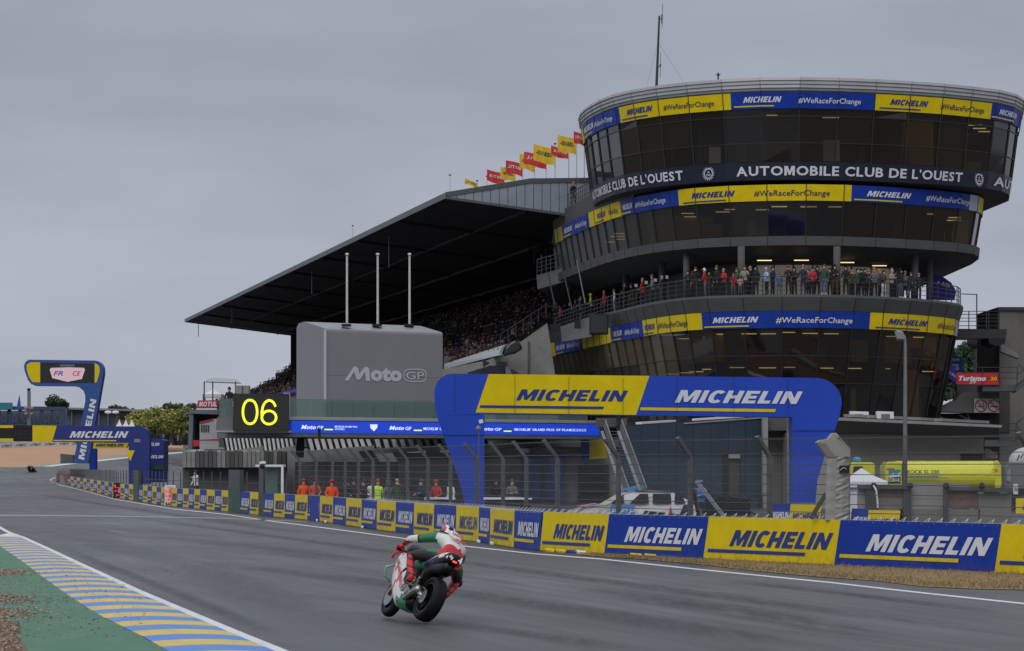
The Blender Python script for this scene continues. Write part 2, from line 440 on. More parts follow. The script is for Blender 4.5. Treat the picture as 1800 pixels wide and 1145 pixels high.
ys = [0, 20, 60, 120, 200, 300, 380] + list(range(395, 500, 15)) + [520, 560, 600, 640, 660, 800, 1200, 3000]
def sheet(name, mat, x0, x1, rows, dz):
    mb = MB(); xs = [x0 + (x1 - x0) * i / 8 for i in range(9)]
    mb.loft([[(x, y, zt(y) + dz) for x in xs] for y in rows], False)
    return struct(mb, name, mat)
g = MB(); xs = [-2500, -600, -200, -60, 60, 200, 600, 2500]
g.loft([[(x, y, zt(y) - .03) for x in xs] for y in [-60] + ys[1:]], False)
struct(g, 'ground', SOIL)
sheet('racetrack', ASPH, -170, 60, [-20] + [y for y in ys[1:] if y < 661], 0)
def strip(name, mat, A, B, dz, n=6, raise_mid=0.):       # between two ground curves given as photo points
    mb = MB(); ra = [G(*p) for p in A]; rb = [G(*p) for p in B]
    rings = []
    for a, b in zip(ra, rb):
        row = []
        for i in range(n + 1):
            t = i / n; p = a.lerp(b, t); row.append((p.x, p.y, zt(p.y) + dz + raise_mid * math.sin(math.pi * t)))
        rings.append(row)
    mb.loft(rings, False)
    return struct(mb, name, mat)
def curve_at(pts, x):
    for (a, b), (c, d) in zip(pts, pts[1:]):
        if min(a, c) <= x <= max(a, c): return b + (d - b) * (x - a) / (c - a)
    return pts[0][1] if x < min(pts[0][0], pts[-1][0]) else pts[-1][1]
def soft(name, c, rough, dens):
    m = bpy.data.materials.new(name); m.use_nodes = True; nt = m.node_tree; L = nt.links; b = nt.nodes['Principled BSDF']
    b.inputs['Base Color'].default_value = (*c, 1); b.inputs['Roughness'].default_value = rough; b.inputs['Specular IOR Level'].default_value = .4
    at = node(nt, 'ShaderNodeAttribute'); at.attribute_name = 'cover'
    g = node(nt, 'ShaderNodeNewGeometry'); n = node(nt, 'ShaderNodeTexNoise'); n.inputs['Scale'].default_value = 1.4; n.inputs['Detail'].default_value = 7; n.inputs['Roughness'].default_value = .7
    mp_ = node(nt, 'ShaderNodeMapping'); mp_.inputs['Scale'].default_value = (2.5, .25, 1); L.new(g.outputs['Position'], mp_.inputs[0]); L.new(mp_.outputs[0], n.inputs['Vector'])
    r = node(nt, 'ShaderNodeMapRange'); r.inputs[1].default_value = .35; r.inputs[2].default_value = .65; r.inputs[3].default_value = .25; r.inputs[4].default_value = 1.0; L.new(n.outputs[0], r.inputs[0])
    k = node(nt, 'ShaderNodeMath', operation='MULTIPLY'); L.new(at.outputs['Fac'], k.inputs[0]); L.new(r.outputs[0], k.inputs[1])
    k2 = node(nt, 'ShaderNodeMath', operation='MULTIPLY'); L.new(k.outputs[0], k2.inputs[0]); k2.inputs[1].default_value = dens
    t = node(nt, 'ShaderNodeBsdfTransparent'); mx = node(nt, 'ShaderNodeMixShader'); L.new(k2.outputs[0], mx.inputs[0]); L.new(t.outputs[0], mx.inputs[1]); L.new(b.outputs[0], mx.inputs[2]); L.new(mx.outputs[0], nt.nodes['Material Output'].inputs[0])
    return m
S_DARK = soft('rubber streak', (.020, .020, .022), .40, .6); S_PALE = soft('pale scuff', (.13, .13, .14), .5, .55); S_WET = soft('damp patch', (.030, .030, .034), .24, .55)
def streak(pts, wd, mat, dz, n=8):
    P = [G(x, y) for x, y in pts]; Q = []
    for a, b in zip(P, P[1:]):
        for j in range(6): Q.append(a.lerp(b, j / 6))
    Q.append(P[-1]); mb = MB(); rows = []; cov = []
    for i, p in enumerate(Q):
        d = (Q[min(i + 1, len(Q) - 1)] - Q[max(0, i - 1)]).normalized(); nn = V((d.y, -d.x, 0)); e = min(1, 4 * min(i, len(Q) - 1 - i) / len(Q))
        rows.append([(p + nn * wd * (j / n - .5)) + V((0, 0, dz)) for j in range(n + 1)]); cov += [math.sin(math.pi * j / n) ** 1.3 * e for j in range(n + 1)]
    mb.loft(rows, False); o = struct(mb, 'tyre_mark' if mat != S_WET else 'damp_patch', mat)
    at = o.data.attributes.new('cover', 'FLOAT', 'POINT'); at.data.foreach_set('value', cov)
Z_ = .0012
for k, (pts, wd, m_) in enumerate((
    ([(330, 985), (560, 1012), (800, 1042), (1050, 1078), (1300, 1118), (1480, 1150)], 1.5, S_DARK), ([(200, 905), (380, 930), (620, 962), (900, 1000), (1200, 1040), (1500, 1080), (1820, 1122)], 1.1, S_DARK),
    ([(960, 1012), (1200, 1036), (1440, 1060), (1600, 1084), (1730, 1106)], .35, S_PALE), ([(430, 960), (560, 975), (760, 996)], .5, S_PALE), ([(60, 868), (200, 890), (380, 915), (560, 942)], 1.6, S_DARK),
    ([(600, 1075), (760, 1092), (980, 1122), (1100, 1144)], .9, S_DARK), ([(480, 1040), (640, 1058), (860, 1088)], .3, S_PALE), ([(1180, 1085), (1400, 1112), (1700, 1146)], .3, S_PALE),
    ([(100, 935), (260, 975), (420, 1030), (600, 1110)], 1.8, S_WET), ([(250, 940), (500, 968), (640, 990)], 2.2, S_WET), ([(1000, 1030), (1300, 1075), (1600, 1128)], 1.6, S_WET), ([(1250, 1018), (1500, 1046), (1810, 1084)], .8, S_DARK),
    ([(505, 1128), (400, 1080), (300, 1038), (200, 1000), (110, 962)], .5, S_DARK))):
    streak(pts, wd, m_, Z_ + .0001 * k)
# right hand white line
RW = [(89, 846), (104, 852.5), (150, 863.5), (202, 878), (304, 895), (401, 905), (480, 917), (560, 927), (710, 947), (812, 960), (940, 974), (1055, 983), (1229, 1001.5), (1344, 1013), (1460, 1024.5), (1560, 1036), (1680, 1049), (1800, 1061.6), (2000, 1082)]
strip('edge_line', P_WHITE, [(x, y - .2 - .0045 * (y - HZ)) for x, y in RW], [(x, y + .2 + .0045 * (y - HZ)) for x, y in RW], .004)
strip('edge_line', P_WHITE, [(89, 846), (88, 843.5), (93, 840.5), (103, 838.3)], [(89.5, 845.3), (90, 843.4), (94, 841.1), (103, 839.1)], .005)
strip('start_line', P_FAINT, [(-40, 905), (120, 905.8), (260, 907.8), (400, 911), (540, 917)], [(-40, 907.4), (120, 908), (260, 909.7), (400, 912.4), (540, 918)], .004)
# left hand kerb with its white line
KW = [(555, 1166), (507, 1145), (430, 1114), (360, 1085), (300, 1060), (250, 1039), (200, 1016), (145, 991), (87, 964), (45, 945), (17, 935), (-20, 914), (-80, 884)]
KWI = [(x - .098 * (y - HZ) + 2, y) for x, y in KW]
strip('edge_line', P_WHITE, KW, KWI, .006, n=2)
strip('run_off_apron', P_WHITE, [(17, 937), (8, 939), (-40, 950)], [(41, 945.5), (0, 948), (-40, 955)], .005)
KL = [(340, 1172), (293, 1145), (254, 1122), (173, 1082), (121, 1049), (69, 1011), (37.5, 987), (0, 961), (-60, 926)]
def kx(curve, Y, dz=0):                                # X of a ground curve at depth Y
    pts = [G(*p) for p in curve]
    for a, b in zip(pts, pts[1:]):
        if min(a.y, b.y) <= Y <= max(a.y, b.y): return a.x + (b.x - a.x) * (Y - a.y) / (b.y - a.y)
    return pts[-1].x
kerb = MB(); Y = 31.5; k = 0
while Y < 92:
    Y2 = Y + 1.15; rows = []
    for yy in (Y, (Y + Y2) / 2, Y2):
        yl = yy + .05
        a, b = kx(KL, yl), kx(KWI, yy) + .01
        rows.append([(a + (b - a) * t, yl + (yy - yl) * t, .012 + .035 * math.sin(math.pi * (.03 + .9 * t))) for t in (0, .15, .35, .5, .7, .85, 1)])
    kerb.mi = k % 2; kerb.loft(rows, False)
    kerb.quad(rows[0][0], rows[2][0], (rows[2][0][0], rows[2][0][1], 0), (rows[0][0][0], rows[0][0][1], 0))
    kerb.quad(rows[2][-1], rows[0][-1], (rows[0][-1][0], rows[0][-1][1], 0), (rows[2][-1][0], rows[2][-1][1], 0))
    Y = Y2; k += 1
struct(kerb, 'kerb', [P_YEL, P_BLUE])
KLo = [(x, y) for x, y in KL]
gm = MB(); rows = []
for Y in [30 + 3 * i for i in range(20)] + [88, 89.6]:
    a = kx(KL, Y) - .0; rows.append([(a - 16, Y, .008), (a - 8, Y, .008), (a - 3, Y, .008), (a - .003, Y, .008)])
gm.loft(rows, False); struct(gm, 'green_run_off', P_GREEN)
# gravel corner and gravel thrown on the paint
gv = MB(); gp = [G(*p) for p in ((-60, 1090), (-20, 1094), (6, 1094), (20, 1100), (32, 1120), (50, 1150), (55, 1175), (-60, 1175))]
gv.add([(p.x, p.y, .03) for p in gp] , [tuple(range(len(gp)))[::-1]]); struct(gv, 'gravel_trap', GRAV)
st = MB(); rr = random.Random(3)
def stone(x, y, z, r):
    a = rr.random() * 6; c, s_ = math.cos(a), math.sin(a); h = r * .6
    P = [(-r, -r * .7, 0), (r * .9, -r * .6, 0), (r, r * .7, 0), (-r * .8, r, 0)]
    P = [(x + px * c - py * s_, y + px * s_ + py * c, z) for px, py, _ in P]
    st.mi = rr.choice((0, 0, 1, 2)); st.add(P + [(x + r * .1, y, z + h)], [(0, 1, 4), (1, 2, 4), (2, 3, 4), (3, 0, 4)])
for _ in range(1100):                 # thick bands
    px = -8 + min(150, rr.expovariate(1 / 32.)); py = rr.choice((rr.gauss(1008, 3), rr.gauss(1055, 4), rr.gauss(1081, 5)))
    p = G(px, py); stone(p.x, p.y, .02, rr.uniform(.012, .035))
for _ in range(3200):
    py = rr.uniform(985, 1125); px = rr.uniform(-10, 260) ** 1.0
    if rr.random() > .9 * math.exp(-max(0, px) / 110) * math.exp(-((py - 1045) / 60) ** 2) + .05: continue
    p = G(px, py); stone(p.x, p.y, .062 if px > 40 + (py - 985) * 1.6 else .012, rr.uniform(.009, .022))
for _ in range(150):
    p = G(rr.gauss(330, 55), rr.gauss(1000, 6)); stone(p.x, p.y, .004, rr.uniform(.01, .022))
for _ in range(40):
    p = G(rr.uniform(200, 1700), rr.uniform(960, 1130)); stone(p.x, p.y, .004, rr.uniform(.008, .018))
for _ in range(1100):
    p = G(rr.uniform(-40, 36), rr.uniform(1096, 1150))
    stone(p.x, p.y, .035, rr.uniform(.012, .03))
st.build('scattered_gravel', [M('stone brown', (.16, .09, .055), .9), M('stone dark', (.05, .04, .035), .9), M('stone pale', (.3, .24, .18), .9)], kind='stuff')
# dry verge before the barrier
BB = [(-40, 832), (100, 848.5), (118, 852), (200, 874.5), (289, 889), (402, 900), (480, 908.5), (557, 916), (659, 931), (758, 943.5), (840, 953), (903, 963), (949, 968.5), (1060, 975.5), (1235, 984), (1464, 994.5), (1745, 1007.5), (2000, 1020)]
ga = [(1020, 976), (1060, 979.5), (1130, 984), (1230, 993), (1330, 1005), (1440, 1015), (1540, 1022), (1620, 1032), (1700, 1036), (1800, 1038), (2000, 1040)]
gb = [(x, curve_at(BB, x) - 3) for x, y in ga]
strip('grass_verge', DRYG, ga, gb, .012, raise_mid=.03)
gb_ = MB()
for _ in range(9000):
    x = rr.uniform(1040, 1830); y0 = curve_at(BB, x) - 2; y1 = curve_at(ga, x)
    y = y0 + (y1 - y0) * rr.random() ** .8 + rr.gauss(0, .5)
    p = G(x, y); h = rr.uniform(.02, .06); a = rr.random() * 3.14; w = .012
    dx, dy = math.cos(a) * w, math.sin(a) * w; lx, ly = rr.gauss(0, .025), rr.gauss(0, .025)
    gb_.mi = 1 if rr.random() < .16 + .25 * math.sin(x * .035) ** 2 * (y > y1 - 5) else rr.choice((0, 0, 2))
    gb_.add([(p.x - dx, p.y - dy, .02), (p.x + dx, p.y + dy, .02), (p.x + lx, p.y + ly, .03 + h)], [(0, 1, 2)])
gb_.build('grass_tufts', [M('straw', (.28, .18, .08), .9), M('grass green', (.14, .15, .04), .9), M('straw brown', (.20, .12, .06), .9)], kind='stuff')
# far side: line, green strip, sand bank, pit lane
FE = [(-60, 835), (0, 830.5), (50, 825.5), (102, 819), (170, 811.5), (240, 804), (321, 796.5), (380, 791)]
strip('edge_line', P_WHITE, FE, [(x, y - 2.2) for x, y in FE], .01)
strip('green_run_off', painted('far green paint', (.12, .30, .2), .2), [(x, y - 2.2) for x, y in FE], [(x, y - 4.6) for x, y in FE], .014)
SB = [(-60, 790), (0, 788.6), (50, 786), (102, 784.5), (170, 783), (240, 781), (321, 779), (380, 777)]
strip('sand_bank', SAND, [(x, y - 4.6) for x, y in FE], SB, .02)
# ---------------------------------------------------------------- boards along the barrier
YEL = M('board yellow', (.72, .54, .003), .5, var=.09, scale=1.2, spec=.2)
BLU = M('board blue', (.007, .040, .32), .5, var=.14, scale=1.2, spec=.2)
def grime(m, z0, z1, amt, c=(.10, .085, .06)):        # road spray and scuffs low on the boards
    nt = m.node_tree; L = nt.links; b = nt.nodes['Principled BSDF']; src = b.inputs['Base Color'].links[0].from_socket
    g = node(nt, 'ShaderNodeNewGeometry'); sp = node(nt, 'ShaderNodeSeparateXYZ'); L.new(g.outputs['Position'], sp.inputs[0])
    r = node(nt, 'ShaderNodeMapRange'); r.inputs[1].default_value = z1; r.inputs[2].default_value = z0; r.inputs[3].default_value = .12; r.inputs[4].default_value = 1; L.new(sp.outputs['Z'], r.inputs[0])
    n = node(nt, 'ShaderNodeTexNoise'); n.inputs['Scale'].default_value = 5; n.inputs['Detail'].default_value = 9; n.inputs['Roughness'].default_value = .75; L.new(g.outputs['Position'], n.inputs['Vector'])
    q = node(nt, 'ShaderNodeMapRange'); q.inputs[1].default_value = .42; q.inputs[2].default_value = .75; L.new(n.outputs[0], q.inputs[0])
    k = node(nt, 'ShaderNodeMath', operation='MULTIPLY'); L.new(r.outputs[0], k.inputs[0]); L.new(q.outputs[0], k.inputs[1])
    k2 = node(nt, 'ShaderNodeMath', operation='MULTIPLY'); L.new(k.outputs[0], k2.inputs[0]); k2.inputs[1].default_value = amt
    mx = node(nt, 'ShaderNodeMixRGB'); L.new(k2.outputs[0], mx.inputs[0]); L.new(src, mx.inputs[1]); mx.inputs[2].default_value = (*c, 1); L.new(mx.outputs[0], b.inputs['Base Color'])
grime(YEL, .0, .45, .75); grime(BLU, .0, .45, .6)
INK = M('print blue', (.012, .035, .22), .45, var=0)
PWH = M('print white', (.66, .67, .72), .5, var=.04)
EDG = M('board edge', (.12, .12, .13), .6)
BP = [G(*p) for p in BB]
cum = [0]
for a, b in zip(BP, BP[1:]): cum.append(cum[-1] + (b - a).length)
def barP(s, off=0., z=0.):
    s = max(0, min(cum[-1] - 1e-3, s))
    i = max(k for k in range(len(cum) - 1) if cum[k] <= s)
    t = (s - cum[i]) / (cum[i + 1] - cum[i]); p = BP[i].lerp(BP[i + 1], t)
    d = (BP[min(i + 1, len(BP) - 1)] - BP[i]).normalized(); n = V((-d.y, d.x, 0))     # away from the track
    return V((p.x, p.y, zt(p.y))) + n * off + V((0, 0, z))
def s_of_x(x):
    a, b = 0, cum[-1]
    for _ in range(40):
        m = (a + b) / 2; p = barP(m)
        if 900 + F * p.x / p.y < x: a = m
        else: b = m
    return a
edges = [(2030, 'b'), (1748, 'y'), (1466, 'b'), (1236, 'y'), (1062, 'b'), (949, 'y'), (903, 'b'), (861, 'y'), (841, 'b'), (801, 'y'), (762, 'b'), (727, 'y'), (695, 'b'), (662, 'y'), (635, 'b'), (608, 'y'), (585, 'b'), (562, 'y'), (540, 'b'), (518, 'y'), (500, 'b'), (481, 'y'), (463, 'b')]
segs = []
for (x1, _), (x0, c) in zip(edges, edges[1:]): segs.append((x0, x1, c))
segs += [(439, 454, 'y'), (422, 439, 'b'), (389, 401, 'y'), (377, 389, 'b'), (363, 377, 'y'), (351, 363, 'b'), (341, 351, 'y'), (331, 341, 'b'), (321, 331, 'y'), (311, 321, 'b'), (301, 311, 'y'), (291.5, 301, 'b'), (283, 291.5, 'y'), (275, 283, 'b'), (267, 275, 'y'), (259, 267, 'b'), (251, 259, 'y'), (244, 251, 'b')]
x = 234; c = 0
while x > 121:
    w = 5.2 + (x - 121) * .022; segs.append((x - w, x, 'yb'[c % 2])); x -= w; c += 1
HB = 1.05
cnt = {'y': 0, 'b': 0}
for i, (x0, x1, c) in enumerate(segs):
    cnt[c] += 1
    near = x0 > 940
    if c == 'y': lab = 'yellow barrier board with blue lettering, %s yellow one from the right end' % ordn(cnt[c])
    else: lab = 'blue barrier board with white lettering, %s blue one from the right end' % ordn(cnt[c])
    s0, s1 = s_of_x(x0), s_of_x(x1)
    t = thing('advertising_board', lab, 'board', barP((s0 + s1) / 2), 'advertising boards along the trackside barrier')
    sh = .24 if near else .10
    n = max(1, int((s1 - s0) / .6)) if near else 1
    def P(u, v, o=0.):
        s = s0 + (s1 - s0) * u + sh * v
        return barP(s, -.0 - o, .015 + HB * v)
    mb = MB()
    fr = [[P(k / n, v, o) for k in range(n + 1)] for v, o in ((0, 0), (1, 0))]
    bk = [[P(k / n, v, -.05) for k in range(n + 1)] for v in (1, 0)]
    mb.loft([fr[0], fr[1], bk[0], bk[1], fr[0]], False)
    mb.quad(fr[0][0], fr[1][0], bk[0][0], bk[1][0]); mb.quad(fr[0][-1], bk[1][-1], bk[0][-1], fr[1][-1])
    mb.build('panel', YEL if c == 'y' else BLU, t)
    ink = INK if c == 'y' else PWH; bar_ = INK if c == 'y' else YEL
    seams = [k / 8 for k in range(1, 8)] if near else None
    a0, a1 = (.195, .965) if near else (.16, .95)
    if x0 < 260: letters('lettering', 'MICHELIN', lambda u, v: P(a0 + (a1 - a0) * u, .36 + .36 * v, .012), ink, t, off=.03, shear=.25, res=1)
    else: letters('lettering', 'MICHELIN', lambda u, v: P(a0 + (a1 - a0) * u - .02 * (1 - v) * 0, .33 + .38 * v, .012), ink, t, off=.032, shear=.28, seams=seams, res=2)
    um = MB(); q = [P(.03 + (.75 * k / 8), .17, .012) for k in range(9)]; q2 = [P(.03 + (.75 * k / 8), .25, .012) for k in range(9)]
    um.loft([q, q2], False); um.build('stripe', bar_, t)
# the concrete barrier behind the boards, with green end posts
CONC = M('concrete', (.24, .235, .225), .8, var=.2, scale=1.2, bump=.3)
DCON = M('dark concrete', (.10, .10, .098), .8, var=.2, scale=.8, bump=.2)
bt = thing('track_barrier', 'long low concrete barrier that carries the yellow and blue boards', 'barrier', barP(cum[-1] * .7))
sA, sB = s_of_x(104), s_of_x(1995); nseg = 46
for k in range(nseg):
    a = sA + (sB - sA) * k / nseg + .02; b = sA + (sB - sA) * (k + 1) / nseg - .02
    mb = MB(); r = []
    for s in [a + (b - a) * j / 4 for j in range(5)]:
        r.append([barP(s, .07, .0), barP(s, .12, HB + .02), barP(s, .36, HB + .02), barP(s, .42, 0)])
    mb.loft(r, True, True); mb.build('barrier_block', CONC, bt)
ties = MB()
s = s_of_x(640)
while s < s_of_x(1980):
    ties.bar(barP(s, -.01, HB - .03), barP(s + .12, .16, HB + .11), .008); ties.bar(barP(s + .12, .16, HB + .11), barP(s + .2, .0, HB - .01), .008); s += .42
ties.build('cable_ties', PWH, bt, kind='stuff')
GRP = M('green paint post', (.012, .06, .035), .5)
DGR = M('dark grey post', (.045, .05, .052), .5)
for (x0, x1, yt, lab) in ((401, 422, 826, 'wide green gate post in the barrier left of the glass booth'), (454, 463.5, 818, 'narrow green post between barrier boards at the glass booth'), (234, 243.5, 826, 'green post in the barrier beside the black pit board')):
    a = barP(s_of_x(x0)); b = barP(s_of_x(x1)); zt_ = EYE + (HZ - yt) * a.y / F
    t = thing('barrier_post', lab, 'post', a)
    mb = MB().obox(a, b, .3, 0, HB + .12); mb.build('lower_post', GRP, t)
    mb = MB().obox(a + V((.02, .04, 0)), b + V((-.02, .04, 0)), .2, HB + .12, zt_); mb.build('upper_post', DGR, t)
# ---------------------------------------------------------------- catch fence
STEEL = M('galvanised steel', (.10, .105, .108), .5, metal=.3, var=.2, scale=2)
STEELD = M('weathered steel', (.065, .07, .072), .5, metal=.2, var=.2, scale=2)
ft = thing('catch_fence', 'tall grey wire catch fence with posts bent over towards the track', 'fence', barP(s_of_x(1182), .5))
S0, S1 = s_of_x(498), s_of_x(1990)
def FP(s, z):                       # a point of the fence surface; bends towards the track above 2.55 m
    off = .5
    if z > 2.55: off = .5 - (z - 2.55) * .85
    return barP(s, off, z)
ZTOP = 3.02
posts = [s_of_x(x) for x in (1182, 1321.6, 1781)]
s = s_of_x(1182) - 3.4
while s > S0: posts.append(s); s -= 3.9
posts.append(s_of_x(1905))
for s in posts:
    mb = MB(); w = .06
    rings = []
    for z, dz in ((0, 0), (2.5, 0), (2.6, .0), (ZTOP, .04)):
        q = []
        for ds, do in ((-w, -.0), (w, 0), (w, .1), (-w, .1)):
            off = .5 - (max(0, z - 2.55) * .85)
            q.append(barP(s + ds, off + do, z + (do > .05) * dz))
        rings.append(q)
    mb.loft(rings, True, True); mb.build('post', STEEL, ft)
for s in (posts[0] + .15, posts[2] + .1):      # raking struts behind the posts
    mb = MB().bar(barP(s, .62, 1.95), barP(s + 1.1, 1.7, 0), .09); mb.build('strut', M('bright strut', (.3, .31, .32), .45, metal=.5), ft)
    mb = MB().bar(barP(s - .1, .62, 1.75), barP(s - .8, 1.5, 0), .09); mb.build('strut', STEELD, ft)
for z in (1.22, 1.42, 1.65, 1.88, 2.12, 2.36, 2.62, 2.97):
    mb = MB(); pts = []; s = S0
    while s < S1: pts.append(FP(s, z)); s += 1.0
    for a, b in zip(pts, pts[1:]): mb.bar(a, b, .018)
    mb.build('cable', STEEL, ft)
net = MB(); s = S0; stp = .062
while s < S1:
    for sg in (1, -1):
        pts = []
        for z in (1.0, 1.8, 2.55, ZTOP): pts.append(FP(s + sg * (z - 1.0) * .55, z))
        for a, b in zip(pts, pts[1:]):
            d = barP(s + .01) - barP(s); d.normalize(); h = d * .0029
            net.quad(a - h, a + h, b + h, b - h)
    s += stp
net.build('wire_mesh', M('mesh wire', (.20, .205, .21), .5, metal=.3, var=0), ft, kind='stuff')
# low fence of thin uprights further along
lf = thing('debris_fence', 'low dark fence of thin upright bars above the far end of the barrier', 'fence', barP(s_of_x(300), .3))
s = s_of_x(106)
while s < S0:
    h = 2.0 - .25 * max(0, min(1, (s_of_x(140) - s) / 60))
    p = barP(s, .3)
    px = 900 + F * p.x / p.y
    if not (400 < px < 424 or 233 < px < 245 or 448 < px < 500):
        MB().bar(barP(s, .3, HB), barP(s, .3, HB + 1.0), .055).build('upright', STEELD, lf)
    s += 3.0 if px > 120 else 4
m_ = MB(); s = s_of_x(106)
while s < S0 - 3: m_.bar(barP(s, .32, HB + .45), barP(s + 3, .32, HB + .45), .03); s += 3
m_.build('rail', STEELD, lf)

fr_ = random.Random(21)
for k, x in enumerate((966, 985, 1003, 1021, 1115, 1140, 1170, 560, 575, 640, 845, 868)):    # foam offcuts lying at the foot of the boards
    s0 = s_of_x(x); a = barP(s0, -.12); b = barP(s0 + .5, -.1)
    t = thing('foam_flap', ordn(k + 1) + ' loose foam flap lying at the foot of the barrier boards, numbered along the barrier', 'foam', a, 'loose flaps at the foot of the boards')
    t['label'] = 'loose foam flap at the foot of the boards, %s from the right' % ordn({1170: 1, 1140: 2, 1115: 3, 1021: 4, 1003: 5, 985: 6, 966: 7, 868: 8, 845: 9, 640: 10, 575: 11, 560: 12}[x])
    MB().hexa([a, b, b + V((0, .12, 0)), a + V((0, .12, 0)), a + V((0, -.02, .05)), b + V((0, .01, .035)), b + V((0, .12, .08)), a + V((0, .12, .09))]).build('flap', (YEL, YEL, BLU, PWH)[k % 4] if k < 7 else PWH, t)
# ---------------------------------------------------------------- control tower
def resample(pts, step):
    pts = [V((x, y, 0)) for x, y in pts]; c = [0]
    for a, b in zip(pts, pts[1:]): c.append(c[-1] + (b - a).length)
    n = round(c[-1] / step); o = []
    for k in range(n + 1):
        s = c[-1] * k / n; i = max(j for j in range(len(c) - 1) if c[j] <= s + 1e-9)
        t = (s - c[i]) / (c[i + 1] - c[i]); o.append(pts[i].lerp(pts[i + 1], t))
    return o
def smooth(pts, it=2):
    for _ in range(it):
        q = [pts[0]]
        for a, b in zip(pts, pts[1:]):
            q += [(a[0] * .75 + b[0] * .25, a[1] * .75 + b[1] * .25), (a[0] * .25 + b[0] * .75, a[1] * .25 + b[1] * .75)]
        pts = q + [pts[-1]]
    return pts
class Ring:
    """front facade polyline (left to right) and a closing back, with outward normals"""
    def __init__(s, front, back, step=2.4):
        s.f = resample(smooth(front, 2), step); s.b = [V((x, y, 0)) for x, y in back]
        s.p = s.f + s.b; n = len(s.p); s.n = []
        for i in range(n):
            d = (s.p[(i + 1) % n] - s.p[i - 1]).normalized(); s.n.append(V((d.y, -d.x, 0)))
        s.cum = [0]
        for a, b in zip(s.f, s.f[1:]): s.cum.append(s.cum[-1] + (b - a).length)
    def at(s, i, inset, z): p = s.p[i % len(s.p)] - s.n[i % len(s.p)] * inset; return V((p.x, p.y, z))
    def ring(s, inset, z): return [s.at(i, inset, z) for i in range(len(s.p))]
    def fp(s, sv, inset, z):
        sv = max(0, min(s.cum[-1] - 1e-4, sv)); i = max(j for j in range(len(s.cum) - 1) if s.cum[j] <= sv)
        t = (sv - s.cum[i]) / (s.cum[i + 1] - s.cum[i]); return s.at(i, inset, z).lerp(s.at(i + 1, inset, z), t)
    def s_of(s, px, inset, z):
        a, b = 0, s.cum[-1]
        for _ in range(40):
            m = (a + b) / 2; p = s.fp(m, inset, z)
            if 900 + F * p.x / p.y < px: a = m
            else: b = m
        return a
RA = Ring([(4.9, 197), (4.28, 189.6), (5.9, 180.8), (8.09, 176.9), (10.5, 174.5), (13.8, 172.5), (17.2, 172), (21.1, 172.7), (23.6, 173.7), (25.9, 174.5), (28.1, 176.2), (30.1, 177.3), (32.7, 181.0), (33.6, 187)], [(33, 198), (29, 207), (18, 211), (8, 207)])
RB = Ring([(3.0, 207.5), (3.17, 205.7), (5.26, 191.9), (7.13, 182.8), (10.3, 175.8), (14.8, 173.2), (20.6, 173), (28.6, 178.4), (30.5, 182.5), (31, 190)], [(31, 215), (28, 225), (6, 226), (3, 215)])
RC = Ring([(2.63, 216), (4.3, 204), (6.2, 191.5), (7.6, 184.8), (8.7, 178.6), (10.9, 172.6), (14.3, 170.8), (18, 170.4), (21, 171.6), (23.9, 173.7), (26.5, 176.8), (28.6, 180.4), (29.3, 185)], [(30, 200), (29, 228), (4, 229)])
CLAD = M('grey cladding', (.15, .155, .16), .5, metal=.2, var=.12, scale=.6)
CLADL = M('light metal cladding', (.33, .34, .35), .45, metal=.1, var=.12, scale=.6)
TCON = M('tower concrete', (.07, .072, .072), .75, var=.2, scale=.5, bump=.15)
NAVY = M('navy band', (.008, .013, .032), .45, var=.05)
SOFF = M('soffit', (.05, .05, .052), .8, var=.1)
FRAME = M('window frame', (.012, .012, .013), .45)
def glass(name, tint, tr, rough=.04):
    m = bpy.data.materials.new(name); m.use_nodes = True; nt = m.node_tree
    b = nt.nodes['Principled BSDF']; b.inputs['Base Color'].default_value = (*tint, 1); b.inputs['Roughness'].default_value = rough
    b.inputs['IOR'].default_value = 1.85; b.inputs['Specular IOR Level'].default_value = .5 if rough < .2 else .2
    t = node(nt, 'ShaderNodeBsdfTransparent'); t.inputs[0].default_value = (.55, .52, .46, 1)
    mx = node(nt, 'ShaderNodeMixShader'); mx.inputs[0].default_value = 1 - tr
    nt.links.new(t.outputs[0], mx.inputs[1]); nt.links.new(b.outputs[0], mx.inputs[2])
    nt.links.new(mx.outputs[0], nt.nodes['Material Output'].inputs[0])
    return m
GL = [glass('tinted glass', (.014, .013, .012), .42), glass('tinted glass darker', (.009, .009, .009), .25), glass('tinted glass brown', (.02, .016, .012), .38)]
GL_CROWD = glass('crowd reflection glass', (.11, .088, .045), .15, .12)  # tint paints in the crowd and banners mirrored by these panes
GLD = glass('dulled flank glass', (.02, .019, .018), .2, .35)  # left flank copy, rough and dark in place of the stand's reflection
GLR = glass('brown reflection glass', (.075, .042, .03), .2, .08)  # tint stands in for a brown reflection; set on no pane
INP = M('glowing pale object', (.45, .43, .40), .7, var=.1, emit=.14)  # no lamp: faint glow added so pieces show behind the glass
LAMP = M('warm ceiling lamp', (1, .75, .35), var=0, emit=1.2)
INTW = M('glowing interior wall', (.12, .10, .08), .8, var=.3, scale=.7, emit=.006)  # slight glow added to the surfaces, beyond what the lamps give
INTY = M('glowing yellow wall', (.35, .22, .04), .8, var=.1, emit=.10)  # warm glow put into the yellow, standing in for room light
tw = thing('control_tower', 'large dark glass race control tower with flared storeys and yellow and blue banner bands', 'building', (17, 190, 0))
def band(name, ring, i0, z0, i1, z1, mat, both=True, parent=None, sm=False):
    mb = MB(); mb.loft([ring.ring(i0, z0), ring.ring(i1, z1)]); return mb.build(name, mat, parent or tw, smooth=sm)
def cap(name, ring, inset, z, mat):
    mb = MB(); r = ring.ring(inset, z); mb.add(r, [tuple(range(len(r)))]); return mb.build(name, mat, tw)
